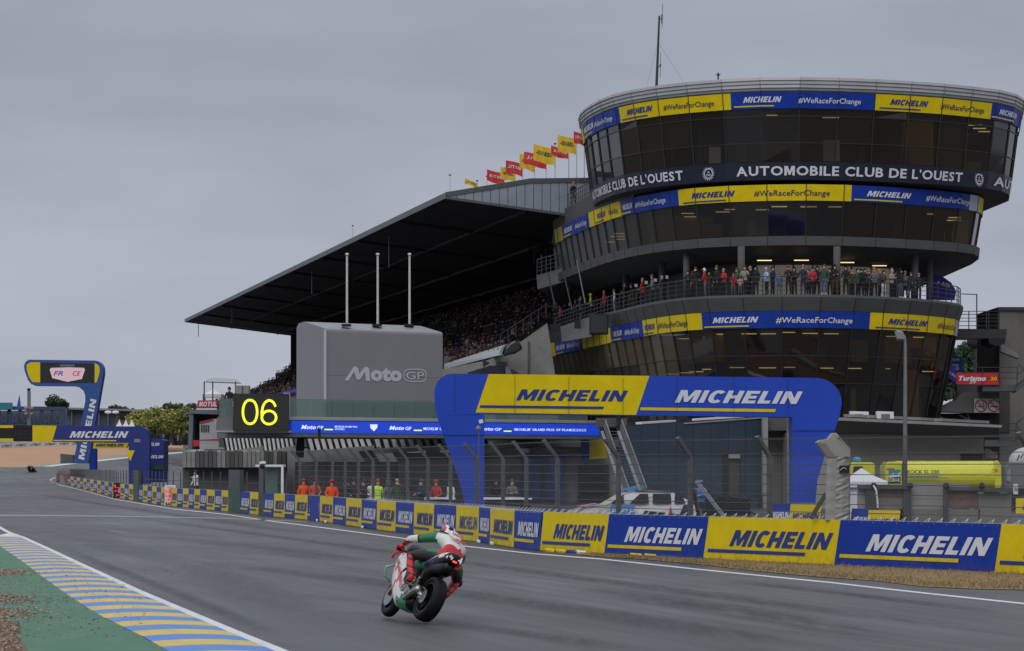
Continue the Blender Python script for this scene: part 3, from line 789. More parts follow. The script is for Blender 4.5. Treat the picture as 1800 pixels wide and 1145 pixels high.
def ledge(name, ring, i0, i1, z0, z1, mat):          # a solid ring of rectangular section
    mb = MB(); mb.loft([ring.ring(i0, z0), ring.ring(i0, z1), ring.ring(i1, z1), ring.ring(i1, z0), ring.ring(i0, z0)]); return mb.build(name, mat, tw)
def glazing(ring, z0, in0, z1, in1, rows, back=False, pick=None):
    """panes between heights z1 (low) and z0 (high) with mullions"""
    fr = MB(); n = len(ring.f) - 1; cuts = [z1 + (z0 - z1) * r for r in rows]
    ins = lambda z: in1 + (in0 - in1) * (z - z1) / (z0 - z1)
    for i in range(n):
        for ra, rb in zip(cuts, cuts[1:]):
            a, b, c, d = ring.at(i, ins(ra) + .05, ra), ring.at(i + 1, ins(ra) + .05, ra), ring.at(i + 1, ins(rb) + .05, rb), ring.at(i, ins(rb) + .05, rb)
            tilt = random.uniform(-.012, .012); b = b + V((0, tilt, 0)); c = c - V((0, random.uniform(-.012, .012), 0))
            mt = pick(i, ra) if pick else random.choice((0, 0, 1, 2)); mt = GL[mt] if isinstance(mt, int) else mt
            MB().quad(a, b, c, d).build('window_pane', mt, tw)
        MB().bar(ring.at(i, in1 + .01, z1), ring.at(i, in0 + .01, z0), .08, .05).build('mullion', FRAME, tw)
        for c in cuts[1:-1]: MB().bar(ring.at(i, ins(c) + .02, c), ring.at(i + 1, ins(c) + .02, c), .06, .05).build('transom', FRAME, tw)
    mb = MB(); k = len(ring.f) - 1; N = len(ring.p)      # rear and sides closed with dark cladding
    idx = list(range(k, N)) + [0]
    mb.loft([[ring.at(i, in1, z1) for i in idx], [ring.at(i, in0, z0) for i in idx]], False); mb.build('rear_wall', CLAD, tw)
def inside(ring, z0, z1, inset, seed):
    """floor, ceiling, core, ceiling lamps and partitions behind the glass"""
    r_ = random.Random(seed)
    cap('floor', ring, inset + .3, z1 + .06, INTW); cap('ceiling', ring, inset + .3, z0 - .06, INTW)
    mb = MB(); mb.loft([ring.ring(5.5, z1 + .06), ring.ring(5.5, z0 - .06)]); mb.build('core_wall', INTW, tw)
    n = len(ring.f)
    for i in range(2, n - 1):
        if r_.random() < .75:
            a = ring.at(i, 2.2 + r_.random() * 2, z0 - .12); d = V((.42, 0, 0))
            MB().box(a.x, a.x + r_.uniform(.7, 1.1), a.y, a.y + .1, a.z - .03, a.z + .02).build('ceiling_lamp', LAMP, tw)
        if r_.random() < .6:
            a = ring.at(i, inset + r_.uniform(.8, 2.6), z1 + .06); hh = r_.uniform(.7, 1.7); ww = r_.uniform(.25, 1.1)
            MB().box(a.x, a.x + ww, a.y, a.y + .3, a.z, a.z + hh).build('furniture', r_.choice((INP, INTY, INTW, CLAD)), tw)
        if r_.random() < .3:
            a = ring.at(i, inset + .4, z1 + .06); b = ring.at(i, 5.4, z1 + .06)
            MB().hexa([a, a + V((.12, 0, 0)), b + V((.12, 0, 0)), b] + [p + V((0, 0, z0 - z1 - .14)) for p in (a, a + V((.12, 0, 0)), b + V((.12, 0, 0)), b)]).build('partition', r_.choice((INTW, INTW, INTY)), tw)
def segband(ring, z0, in0, z1, in1, segs_, light=None):
    """banner band: list of (px0, px1, colour)"""
    zm = (z0 + z1) / 2; im = (in0 + in1) / 2
    for a, b, c in segs_:
        sa, sb = ring.s_of(a, im, zm), ring.s_of(b, im, zm)
        cuts = [sa] + [k for k in ring.cum if sa + .05 < k < sb - .05] + [sb]
        sh = .5 if b - a > 60 and a > 1080 else 0
        mb = MB()
        lo = [ring.fp(k, in1 - .06, z1) for k in cuts]; hi = [ring.fp(k, in0 - .06, z0) for k in cuts]
        mb.loft([lo, hi], False)
        mb.build('banner', {'y': YEL, 'b': BLU, 'w': M('pale banner', (.45, .5, .62), .4)}[c], tw)
    for i in range(len(ring.f)): MB().bar(ring.at(i, in1 - .07, z1), ring.at(i, in0 - .07, z0), .05, .03).build('banner_joint', FRAME, tw)
def ringtext(ring, s, pa, pb, zlo, zhi, inl, mat, off=.02, shear=0., proud=.09, bar=None, res=2, nm='lettering'):
    il = (lambda z: inl) if not isinstance(inl, tuple) else (lambda z: inl[2] + (inl[0] - inl[2]) * (z - inl[3]) / (inl[1] - inl[3]))
    sa, sb = ring.s_of(pa, il(zlo), zlo), ring.s_of(pb, il(zlo), zlo)
    sm = [(k - sa) / (sb - sa) for k in ring.cum if sa < k < sb]
    fn = lambda u, v: ring.fp(sa + (sb - sa) * u, il(zlo + (zhi - zlo) * v) - proud, zlo + (zhi - zlo) * v)
    letters(nm, s, fn, mat, tw, off=off, shear=shear, seams=sm, res=res)
    if bar is not None:
        mb = MB(); d = (zhi - zlo); cs = [sa - (sb - sa) * .25] + [k for k in ring.cum if sa - (sb - sa) * .25 < k < sa + (sb - sa) * .8] + [sa + (sb - sa) * .8]
        mb.loft([[ring.fp(k, il(zlo - d * .75) - proud, zlo - d * .75) for k in cs], [ring.fp(k, il(zlo - d * .52) - proud, zlo - d * .52) for k in cs]], False); mb.build('stripe', bar, tw)
# --- top storey
zA = dict(rim1=25.9, rim0=25.12, b1=25.02, b0=24.05, g0=20.85, n0=19.78)
mb = MB()
for z, i_ in ((25.9, 0.), (25.75, -.06), (25.7, -.02), (25.52, -.04), (25.46, .02), (25.3, .0), (25.24, .08), (25.12, .1)): pass
prof = [(25.9, .3), (25.9, 0), (25.72, -.05), (25.68, .03), (25.5, 0), (25.46, .08), (25.28, .04), (25.24, .14), (25.12, .16), (25.02, .3)]
mb.loft([RA.ring(i_, z) for z, i_ in prof]); mb.build('roof_rim', CLADL, tw)
cap('roof_deck', RA, .3, 25.85, CLAD)
for i in range(len(RA.f)): MB().bar(RA.at(i, -.02, 25.85), RA.at(i, .07, 25.14), .04).build('rim_joint', CLAD, tw)
segband(RA, zA['b1'], .22, zA['b0'], .38, [(1017, 1028, 'y'), (1028, 1091, 'b'), (1091, 1285, 'y'), (1285, 1538, 'b'), (1538, 1741, 'y'), (1741, 1792, 'b'), (1792, 1799, 'w')])
band('band_backing', RA, .24, 25.02, .42, 24.0, FRAME)
glazing(RA, zA['b0'], .38, zA['g0'], .8, [0, .36, .86, 1], pick=lambda i, z: GLD if i < 4 else random.choice((0, 0, 1, 2)))
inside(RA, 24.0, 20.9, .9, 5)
band('navy_band', RA, .78, zA['g0'], .95, zA['n0'], NAVY)
for a, b, s_, z in ((1104, 1149, 'MICHELIN', 0), (1563, 1630, 'MICHELIN', 0)):
    ringtext(RA, s_, a, b, 24.42, 24.76, (.22, 25.02, .38, 24.05), INK, .03, .3, bar=INK)
for a, b, s_ in ((1307, 1374, 'MICHELIN'), (1754, 1784, 'MICHELIN'), (1030, 1046, 'MICHELIN')):
    ringtext(RA, s_, a, b, 24.42, 24.76, (.22, 25.02, .38, 24.05), PWH, .03, .3, bar=YEL)
GRY = M('print grey', (.05, .05, .06), .5, var=0)
for a, b in ((1168, 1256), (1652, 1728)): ringtext(RA, '#WeRaceForChange', a, b, 24.36, 24.68, (.22, 25.02, .38, 24.05), GRY, .012, .1)
for a, b in ((1403, 1512), (1047, 1079)): ringtext(RA, '#WeRaceForChange', a, b, 24.36, 24.68, (.22, 25.02, .38, 24.05), PWH, .012, .1)
for a, b, s_ in ((1044, 1202, "AUTOMOBILE CLUB DE L'OUEST"), (1295, 1690, "AUTOMOBILE CLUB DE L'OUEST"), (1745, 1780, "AUTOM")):
    ringtext(RA, s_, a, b, 20.03, 20.60, (.78, 20.85, .95, 19.78), PWH, .028, 0, proud=.05, res=3)
for px in (1246, 1720):                                # round gear emblem between the words
    sc = RA.s_of(px, .87, 20.3); mb = MB()
    def E(r, a): return RA.fp(sc + r * math.cos(a), .87 - .06, 20.3 + r * math.sin(a))
    for k in range(32):
        a0, a1 = 2 * math.pi * k / 32, 2 * math.pi * (k + 1) / 32
        mb.quad(E(.27, a0), E(.32, a0), E(.32, a1), E(.27, a1))
    for k in range(18):
        a0 = 2 * math.pi * k / 18; mb.quad(E(.34, a0 - .06), E(.44, a0 - .05), E(.44, a0 + .05), E(.34, a0 + .06))
    mb.build('emblem', PWH, tw)
    s0 = sc
    letters('lettering', 'A', lambda u, v: RA.fp(s0 - .07 + .14 * u, .81, 20.33 + .13 * v), PWH, tw)
    letters('lettering', 'CO', lambda u, v: RA.fp(s0 - .16 + .32 * u, .81, 20.14 + .14 * v), PWH, tw)
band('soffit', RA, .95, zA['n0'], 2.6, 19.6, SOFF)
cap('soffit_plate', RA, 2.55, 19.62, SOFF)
# --- second storey
mb = MB()
mb.loft([RB.ring(.35, 20.7), RB.ring(-.05, 20.7), RB.ring(0, 19.52), RB.ring(.4, 19.5)])
# the parapet is seen only on the left wing; the rest hides under the top storey
mb = MB(); L_ = [i for i in range(len(RB.f)) if RB.f[i].y > 181 and RB.f[i].x < 12]
lo = [RB.at(i, .0, 19.5) for i in L_]; hi = [RB.at(i, -.03, 20.62) for i in L_]; hb = [RB.at(i, .35, 20.62) for i in L_]; lb = [RB.at(i, .35, 19.5) for i in L_]
mb.loft([lo, hi, hb, lb], False); mb.quad(lo[0], hi[0], hb[0], lb[0]); mb.build('terrace_parapet', TCON, tw)
cap('terrace_deck', RB, .3, 19.56, TCON)
def railing(pts, h, parent, mat, bars=3, name='railing', mesh_panel=None):
    mb = MB()
    for k in range(bars):
        z = h * (k + 1) / bars
        for a, b in zip(pts, pts[1:]): mb.bar(a + V((0, 0, z)), b + V((0, 0, z)), .05 if k == bars - 1 else .03)
    for p in pts: mb.bar(p, p + V((0, 0, h)), .055)
    return mb.build(name, mat, parent)
RAIL = M('railing steel', (.14, .145, .15), .4, metal=.6, var=.05)
RAILD = M('railing dark', (.035, .037, .04), .45, metal=.3, var=.05)
pp = []
for i, j in zip(L_, L_[1:]):
    for t in (0, .33, .66): pp.append(RB.at(i, .15, 20.62).lerp(RB.at(j, .15, 20.62), t))
railing(pp, 1.0, tw, RAIL, 3, 'terrace_railing')
segband(RB, 19.5, .03, 18.52, .14, [(977, 990, 'y'), (990, 1037, 'b'), (1037, 1094, 'y'), (1094, 1194, 'b'), (1194, 1496, 'y'), (1496, 1703, 'b'), (1703, 1719, 'w'), (1719, 1730, 'y')])
band('band_backing', RB, .04, 19.5, .17, 18.5, FRAME)
glazing(RB, 18.52, .14, 16.36, .5, [0, .55, 1] if False else [0, 1], pick=lambda i, z: GLD if RB.f[i].x < 9.6 else random.choice((0, 1, 2, 1)))
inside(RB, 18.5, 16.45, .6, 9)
for a, b, m_, br in ((1217, 1293, INK, INK), (1522, 1600, PWH, YEL), (1052, 1066, INK, INK), (1097, 1114, PWH, YEL), (994, 1008, PWH, YEL)):
    ringtext(RB, 'MICHELIN', a, b, 18.86, 19.2, (.03, 19.5, .14, 18.52), m_, .03, .3, bar=br)
for a, b, m_ in ((1326, 1458, GRY), (1626, 1702, PWH), (1072, 1088, GRY), (1119, 1172, PWH), (1013, 1033, PWH)):
    ringtext(RB, '#WeRaceForChange', a, b, 18.82, 19.16, (.03, 19.5, .14, 18.52), m_, .012, .1)
mb = MB(); mb.loft([RB.ring(.5, 16.36), RB.ring(.25, 16.38), RB.ring(.3, 15.82), RB.ring(.6, 15.8), RB.ring(3.2, 15.15)]); mb.build('concrete_fascia', TCON, tw)
for i in range(len(RB.f)): MB().bar(RB.at(i, .245, 16.36), RB.at(i, .295, 15.83), .03).build('fascia_joint', FRAME, tw)
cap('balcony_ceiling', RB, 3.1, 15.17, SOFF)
# --- open balcony
wl_ = MB(); wl_.loft([RB.ring(5.2, 12.6), RB.ring(5.2, 15.2)]); wl_.build('balcony_back_wall', M('balcony wall', (.10, .098, .095), .8), tw)
LIT = M('lit room behind glass', (.30, .27, .22), .8, var=.15, scale=.8, emit=.22)
i0 = 0
for px in range(1328, 1606, 34):                          # row of glazed doors
    s0 = RB.s_of(px, 5.1, 14); s1 = RB.s_of(px + 31, 5.1, 14)
    a, b = RB.fp(s0, 5.08, 12.75), RB.fp(s1, 5.08, 12.75)
    MB().quad(a, b, b + V((0, 0, 2.2)), a + V((0, 0, 2.2))).build('glazed_door', LIT, tw)
for px in (1207, 1303, 1471, 1608, 1634, 1100, 1164):
    s0 = RC.s_of(px, 1.7, 13); p = RC.fp(s0, 1.7, 12.6)
    MB().tube(p, p + V((0, 0, 3.1)), .22, n=14).build('column', TCON, tw, smooth=True)
for px in (1344, 1409, 1489, 1546):
    p = RC.fp(RC.s_of(px, 4.2, 13), 4.2, 15.05); MB().box(p.x - .45, p.x + .45, p.y, p.y + .1, 14.98, 15.03).build('ceiling_lamp', LAMP, tw)
for px in (1148, 1166, 1182, 1202):
    p = RC.fp(RC.s_of(px - 30, 2.5, 14), 2.5, 14.5); MB().box(p.x - .1, p.x + .1, p.y, p.y + .06, 14.55, 14.75).build('wall_lamp', M('white fitting', (.5, .5, .5), .5, emit=.3), tw)
mb = MB(); mb.loft([RC.ring(5, 12.64), RC.ring(0, 12.65), RC.ring(-.03, 12.5), RC.ring(.25, 11.68), RC.ring(.6, 11.66)]); mb.build('balcony_slab', TCON, tw)
for i in range(len(RC.f)): MB().bar(RC.at(i, -.035, 12.5), RC.at(i, .24, 11.7), .03).build('slab_joint', FRAME, tw)
pp = []
for i in range(1, len(RC.f) - 1):
    for t in (0, .5): pp.append(RC.at(i, .15, 12.63).lerp(RC.at(i + 1, .15, 12.63), t))
railing(pp, 1.1, tw, RAILD, 4, 'balcony_railing')
# --- lower storeys
segband(RC, 11.66, .3, 10.66, .42, [(963, 978, 'y'), (978, 1025, 'b'), (1025, 1075, 'y'), (1075, 1132, 'b'), (1132, 1235, 'y'), (1235, 1528, 'b'), (1528, 1678, 'y'), (1678, 1689, 'w')])
band('band_backing', RC, .32, 11.66, .46, 10.62, FRAME)
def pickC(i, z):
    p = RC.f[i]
    if p.x < 9.5: return GL_CROWD if z > 8 or p.x > 7 else GLD
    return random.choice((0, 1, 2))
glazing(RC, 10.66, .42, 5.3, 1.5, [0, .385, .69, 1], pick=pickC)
inside(RC, 10.6, 8.65, 1.2, 11)
inside(RC, 8.5, 5.4, 1.7, 13)
for a, b, m_, br in ((1136, 1153, INK, INK), (1254, 1334, PWH, YEL), (1559, 1628, INK, INK), (980, 995, PWH, YEL), (1081, 1096, PWH, YEL)):
    ringtext(RC, 'MICHELIN', a, b, 11.0, 11.34, (.3, 11.66, .42, 10.66), m_, .03, .3, bar=br)
for a, b, m_ in ((1159, 1211, GRY), (1364, 1497, PWH), (1646, 1677, GRY), (999, 1020, PWH), (1101, 1126, PWH)):
    ringtext(RC, '#WeRaceForChange', a, b, 10.96, 11.3, (.3, 11.66, .42, 10.66), m_, .012, .1)
mb = MB(); mb.loft([RC.ring(1.45, 5.32), RC.ring(1.6, 5.0), RC.ring(3, 4.9), RC.ring(3, 0)]); mb.build('base_wall', TCON, tw)
# masts on the roof
t = thing('antenna_mast', 'thin dark lattice mast with whip antennas on the tower roof left', 'antenna', W(1154, 150, 185))
m_ = MB(); a = W(1154, 152, 185); b = W(1159, 28, 185); m_.tube(a, b, .09, .06); m_.build('mast', RAILD, t)
m_ = MB().tube(W(1158.5, 34, 185), W(1163, 33, 185), .03).tube(W(1163.5, 26, 185), W(1163.5, 42, 185), .04).tube(W(1165, 8, 185), W(1164, 50, 185), .016)
m_.tube(W(1155, 119, 185), W(1160, 117, 185), .03).tube(W(1161.5, 92, 185), W(1160.5, 137, 185), .016).tube(W(1161, 113, 185), W(1160, 118, 185), .05).tube(W(1156.5, 70, 185), W(1158.5, 73, 185), .04)
m_.build('whip_antenna', RAILD, t)
for x in (1137, 1205): MB().tube(W(1157, 75, 185), W(x, 150, 185), .006).build('guy_wire', RAIL, t)
t = thing('antenna_mast', 'short mast with small cross piece on the tower roof', 'antenna', W(1262.5, 142, 182))
MB().tube(W(1262.5, 144, 182), W(1262.5, 128, 182), .05).build('mast', RAILD, t); MB().tube(W(1258, 131.5, 182), W(1267, 131, 182), .025).ball(W(1262.5, 132, 182), .09).build('cross_piece', RAILD, t)
# small concrete balcony, umbrellas, loudspeakers and poles on the left flank
t = thing('side_balcony', 'small pale concrete balcony jutting from the left flank of the tower', 'balcony', W(970, 500, 209))
P = lambda x, y, Y: W(x, y, Y)
mb = MB(); mb.hexa([P(945, 509, 209), P(996, 494, 206), P(998, 494, 212), P(948, 508, 214), P(943, 484, 209), P(992, 471, 206), P(994, 471, 212), P(944, 484, 214)]); mb.build('parapet', CONC, t)
mb = MB(); mb.hexa([P(955, 512, 209), P(1005, 492, 206), P(1008, 530, 212), P(1000, 545, 213), P(948, 508, 209), P(997, 494, 206), P(1000, 494, 212), P(950, 508, 213)]); mb.build('bracket', TCON, t)
q = [P(944 + 48 * k / 6, 484 - 13 * k / 6, 209 - 3 * k / 6) for k in range(7)]; railing(q, 1.15, t, RAIL, 4)
UMB = M('umbrella cloth', (.02, .022, .027), .25, var=0)
def umbrella(label, c, r, group=None):
    t = thing('umbrella', label, 'umbrella', c - V((0, 0, 1.1)), group)
    rings = []
    for k in range(6):
        a = math.pi / 2 * k / 5.6; rr_ = r * math.sin(a + .05)
        rings.append([c + V((rr_ * math.cos(j * math.pi / 8), rr_ * math.sin(j * math.pi / 8), r * .42 * math.cos(a) - .05 * (j % 2) * (k > 3))) for j in range(16)])
    MB().loft(rings).build('canopy', UMB, t, smooth=True)
    MB().tube(c - V((0, 0, 1.0)), c + V((0, 0, r * .45)), .015).build('shaft', RAILD, t)
umbrella('larger black umbrella held up on the small side balcony', W(959, 436, 210), .72)
umbrella('smaller black umbrella beside the larger one over the side balcony', W(939, 440, 210), .45)
umbrella('black umbrella held by a spectator on the rooftop terrace', W(976, 324, 204), .55)
for (x, y, Y, lab) in ((1053, 571, 189, 'big black loudspeaker box hung on the slab at the left of the balcony'), (1019, 571, 196, 'small black horn loudspeaker nearest the big speaker box'), (975, 578, 204, 'leftmost black horn loudspeaker under the slab end')):
    t = thing('loudspeaker', lab, 'loudspeaker', W(x, y, Y))
    c = W(x, y, Y)
    if x == 1053: MB().box(c.x - .65, c.x + .6, c.y - .6, c.y + .6, c.z - .65, c.z + .7).build('cabinet', M('speaker black', (.008, .008, .009), .6), t, bevel=.04); MB().box(c.x - .55, c.x + .5, c.y - .63, c.y - .601, c.z - .55, c.z + .6).build('grille', RAILD, t)
    else:
        mb = MB(); rg = [[c + V((x_ * k, -.5 + .45 * (1 - k), z_ * k)) for x_, z_ in ((-.38, -.3), (.38, -.3), (.38, .3), (-.38, .3))] for k in (1, .35)]
        mb.loft(rg, True, True); mb.build('horn', M('speaker black', (.008, .008, .009), .6), t); MB().tube(c, c + V((.1, .3, .8)), .04).build('bracket', RAILD, t)
t = thing('speaker_shelf', 'dark grey steel shelf box under the balcony slab carrying loudspeakers', 'shelf', W(1010, 590, 196))
MB().hexa([W(988, 601, 200), W(1040, 592, 193), W(1040, 592, 197), W(988, 601, 204), W(985, 575, 200), W(1040, 556, 193), W(1040, 556, 197), W(985, 575, 204)]).build('box_beam', CLAD, t)
for k, (a, b) in enumerate(((W(963, 480, 205), W(975, 534, 205)), (W(1014, 458, 196), W(1029, 534, 192)), (W(993, 488, 200), W(1006, 545, 200)))):
    t = thing('stay_pole', ('left thin steel stay beside the side balcony', 'tall bare pole leaning over the balcony railing', 'middle thin stay under the side balcony')[k], 'pole', b)
    MB().tube(b, a, .05).build('pole', RAIL, t)
# ---------------------------------------------------------------- spectators
def face(p): return 0.0
def on_c(px, inset=.75):
    s = RC.s_of(px, inset, 13); return RC.fp(s, inset, 12.65)
spec = [
 (1615, 'down', 'black', 'black', 'hair', 'spectator in black standing right of all others on the balcony, by the last column'),
 (1600, 'rest', 'navy', 'navy', 'hair', 'tall spectator in navy jacket leaning on the balcony rail near the right columns'),
 (1583, 'down', 'black', 'jeans', 'hood', 'hooded spectator in black top and light jeans on the balcony'),
 (1568, 'fold', 'beige', 'black', 'hood', 'spectator in a pale beige hoodie with folded arms on the balcony'),
 (1553, 'fold', 'brown', 'white', 'long', 'spectator in white trousers and dark brown top on the balcony'),
 (1546, 'down', 'brown', 'black', 'hair', 'spectator in brown behind the one in white trousers'),
 (1537, 'rest', 'grey', 'black', 'hair', 'spectator in plain grey jacket left of the white trousers'),
 (1520, 'fold', 'black', 'black', 'long', 'long-haired spectator in black with a pale scarf on the balcony'),
 (1507, 'phone', 'green', 'black', 'hair', 'spectator in dark green jacket holding up a phone on the balcony'),
 (1487, 'rest', 'black', 'black', 'hood', 'hooded spectator in black leaning on the rail right of the middle column'),
 (1467, 'fold', 'black', 'brown', 'hood', 'hooded spectator in black before the middle column with brown trousers'),
 (1449, 'down', 'green', 'jeans', 'hair', 'spectator in dark green coat and blue jeans near the middle column'),
 (1436, 'down', 'black', 'black', 'hood', 'spectator in black hood standing behind the one in the red jacket'),
 (1428, 'rest', 'red', 'black', 'hair', 'spectator in a bright red jacket leaning on the rail, right half of the balcony'),
 (1412, 'rest', 'navy', 'navy', 'long', 'spectator in navy coat with pale sleeves left of the red jacket'),
 (1386, 'fold', 'black', 'black', 'cap', 'spectator in black coat wearing a red cap on the balcony'),
 (1348, 'rest', 'lightblue', 'black', 'cap', 'spectator in light blue sleeves and dark cap leaning on the rail'),
 (1329, 'down', 'black', 'black', 'hood', 'dark hooded spectator standing before the first glazed door'),
 (1309, 'phone', 'beige', 'black', 'long', 'spectator in a cream top with raised phone on the balcony'),
 (1295, 'down', 'green', 'black', 'hair', 'spectator in olive coat behind the red child'),
 (1272, 'fold', 'red', 'black', 'hair', 'spectator in a big open red jacket over a white shirt'),
 (1260, 'down', 'black', 'black', 'hair', 'spectator in black coat left of the big red jacket'),
 (1240, 'rest', 'red', 'grey', 'cap', 'spectator in red top with a white cap leaning on the rail'),
 (1223, 'phone', 'black', 'black', 'hair', 'spectator in black raising a phone above the rail'),
 (1209, 'fold', 'black', 'navy', 'long', 'dark haired spectator in black by the left column'),
 (1165, 'rest', 'black', 'navy', 'hair', 'spectator in black leaning on the rail where the balcony turns'),
 (1148, 'rest', 'grey', 'black', 'cap', 'spectator in grey pointing over the rail at the balcony bend'),
 (1131, 'rest', 'red', 'black', 'hair', 'spectator in red and white left of the balcony bend'),
 (1110, 'down', 'black', 'black', 'hair', 'spectator in black midway along the left flank'),
 (1099, 'fold', 'navy', 'black', 'hair', 'spectator in navy next to the white jacket'),
 (1080, 'down', 'white', 'beige', 'hair', 'spectator in a white jacket on the left flank of the balcony'),
 (1062, 'down', 'red', 'black', 'hair', 'spectator in dark red coat on the left flank'),
 (1050, 'down', 'black', 'black', 'hood', 'spectator in black hood between the red coat and the marshal'),
 (1040, 'rest', 'lime', 'black', 'cap', 'security steward in a lime yellow vest on the left flank of the balcony'),
 (1029, 'down', 'black', 'black', 'hair', 'spectator in black just left of the steward'),
 (1021, 'fold', 'grey', 'black', 'hair', 'spectator in grey second left of the steward'),
 (1012, 'down', 'brown', 'black', 'hair', 'spectator in brown third left of the steward'),
 (1003, 'rest', 'navy', 'black', 'long', 'spectator in navy fourth left of the steward'),
 (994, 'down', 'black', 'black', 'cap', 'spectator in black cap near the far left end of the balcony'),
 (985, 'down', 'orange', 'black', 'hair', 'spectator in orange top at the far left end of the balcony')]
G1 = 'spectators on the open balcony'
for i, (px, pose, top, legs, head, lab) in enumerate(spec):
    back = px in (1546, 1436, 1329, 1295, 1050)
    hm = CL['red'] if 'red cap' in lab else CL['white'] if 'white cap' in lab else None
    p = on_c(px, 1.3 if back else .7); s_ = RC.s_of(px, .7, 13)
    k = max(j for j in range(len(RC.cum) - 1) if RC.cum[j] <= s_)
    n = RC.n[k]; rz = math.atan2(n.y, n.x) + math.pi / 2 + random.uniform(-.8, .8)
    person(lab, p, rz, pose, top, legs, 'white' if legs in ('white', 'jeans') else 'black', head, hm, random.uniform(.93, 1.07), G1)
for k, (px, top, hd, lab) in enumerate(((1217, 'brown', 'hair', 'dim figure in brown in the second row beside the left column'), (1247, 'black', 'hood', 'hooded dim figure in the second row behind the white capped spectator'), (1317, 'black', 'hair', 'dim figure in black in the second row left of the first glazed door'), (1358, 'navy', 'hair', 'figure in navy in the second row right of the light blue sleeves'), (1396, 'black', 'hood', 'hooded figure in the second row beside the red cap'), (1421, 'grey', 'hair', 'figure in grey in the second row left of the red jacket'), (1459, 'black', 'hair', 'figure in black in the second row by the middle column'), (1497, 'brown', 'hair', 'figure in brown in the second row right of the middle column'), (1514, 'black', 'cap', 'black capped figure in the second row behind the raised phone'), (1528, 'navy', 'hair', 'figure in navy in the second row left of the grey jacket'), (1576, 'black', 'hood', 'hooded figure in the second row behind the beige hoodie'), (1591, 'grey', 'hair', 'grey figure in the second row near the right columns'), (1120, 'black', 'hair', 'dark figure in the second row on the left flank of the balcony'), (1090, 'brown', 'hair', 'brown figure in the second row behind the white jacket'), (1070, 'black', 'hood', 'hooded dark figure in the second row left of the white jacket'))):
    person(lab, on_c(px, random.uniform(1.5, 2.3)), random.uniform(-1.2, 1.2), random.choice(('rest', 'fold', 'down', 'phone')), top, 'black', 'black', hd, None, random.uniform(.92, 1.06), G1)
for px, top, lab, sc_ in ((1289, 'red', 'small child in a red jacket at the balcony rail', .78), (1369, 'blue', 'small child in a blue jacket at the balcony rail', .72), (1301, 'pink', 'small child in a pink coat at the balcony rail', .66)):
    person(lab, on_c(px, .4), 0, 'rest', top, 'grey', 'black', 'hair', None, sc_, G1)
person('person in black with bare head on the rooftop terrace of the tower', W(1008, 337, 200) - V((0, 0, 1.1)), .6, 'down', 'black', 'black', 'black', 'hair')
person('person sheltering under the terrace umbrella by the metal roof end', W(979, 345, 204) - V((0, 0, 1.0)), .4, 'rest', 'black', 'black', 'black', 'hair')
for x, lab in ((952, 'left person under the umbrellas on the side balcony'), (966, 'right person under the umbrellas on the side balcony')):
    person(lab, W(x, 484, 211) - V((0, 0, .2)), .3, 'down', 'black', 'black', 'black', 'hair')
# banner flag held at the right end of the balcony
def flag(label, px, py, Y, w, h, mat, txt=None, tm=None, pole=None, wave=.12, skew=0., group=None, rise=0., seed=1):
    base = W(*(pole or (px, py)), Y)
    t = thing('flag', label, 'flag', base, group)
    a = W(px, py, Y); mb = MB(); n = 10
    q = Y / F
    def P(u, v, o=0): return a + V((1.15 * w * q * u, 2 * wave * math.sin(u * 7 + seed + v * 1.2) - o, -h * q * v + rise * q * u + skew * q * u * v + .04 * math.sin(u * 6 + seed)))
    mb.loft([[P(u / n, v / 4) for u in range(n + 1)] for v in range(5)], False); mb.build('cloth', mat, t, smooth=True)
    if txt: letters('lettering', txt, lambda u, v: P(.12 + .76 * u, .56 - .26 * v, .03), tm, t, off=.03, seams=[.2, .4, .6, .8], res=1)
    return t
# flags on the grandstand roof
FR = M('flag red', (.55, .035, .03), .7, var=.05); FY = M('flag yellow', (.68, .45, .02), .7, var=.05)
def roof_Y(yt): return 586 * 205 / (821 - yt)
fl = [(1027, 228, 'r', 'red flag half hidden behind the top storey of the tower', -16, 20, 10), (1013.5, 236, 'y', 'large waving yellow flag nearest the tower on the grandstand roof', -29, 28, 9), (999.7, 244, 'r', 'red flag hanging below the large yellow flag nearest the tower', -27, 17, 20),
      (975.7, 253, 'y', 'square yellow flag with dark lettering in the middle of the roof row', -33, 29, 9), (960, 262, 'r', 'red flag partly behind the square yellow flag', -34, 22, 13), (939.8, 269, 'y', 'yellow flag just left of the square yellow one', -23, 25, 9),
      (919, 279, 'r', 'red flag with white lettering third from the far end', -26, 22, 10), (906, 288, 'y', 'small yellow flag between the two far red flags', -23, 20, 13), (887, 296, 'r', 'farthest red flag with white lettering touching the roof edge', -27, 20, 10), (875.7, 304, None, '', 0, 0, 0), (856, 310, None, '', 0, 0, 0), (839, 318, 'y', 'small low yellow flag farthest along the grandstand roof', -19, 9, 4), (791, 308, None, '', 0, 0, 0), (620, 397, None, '', 0, 0, 0)]
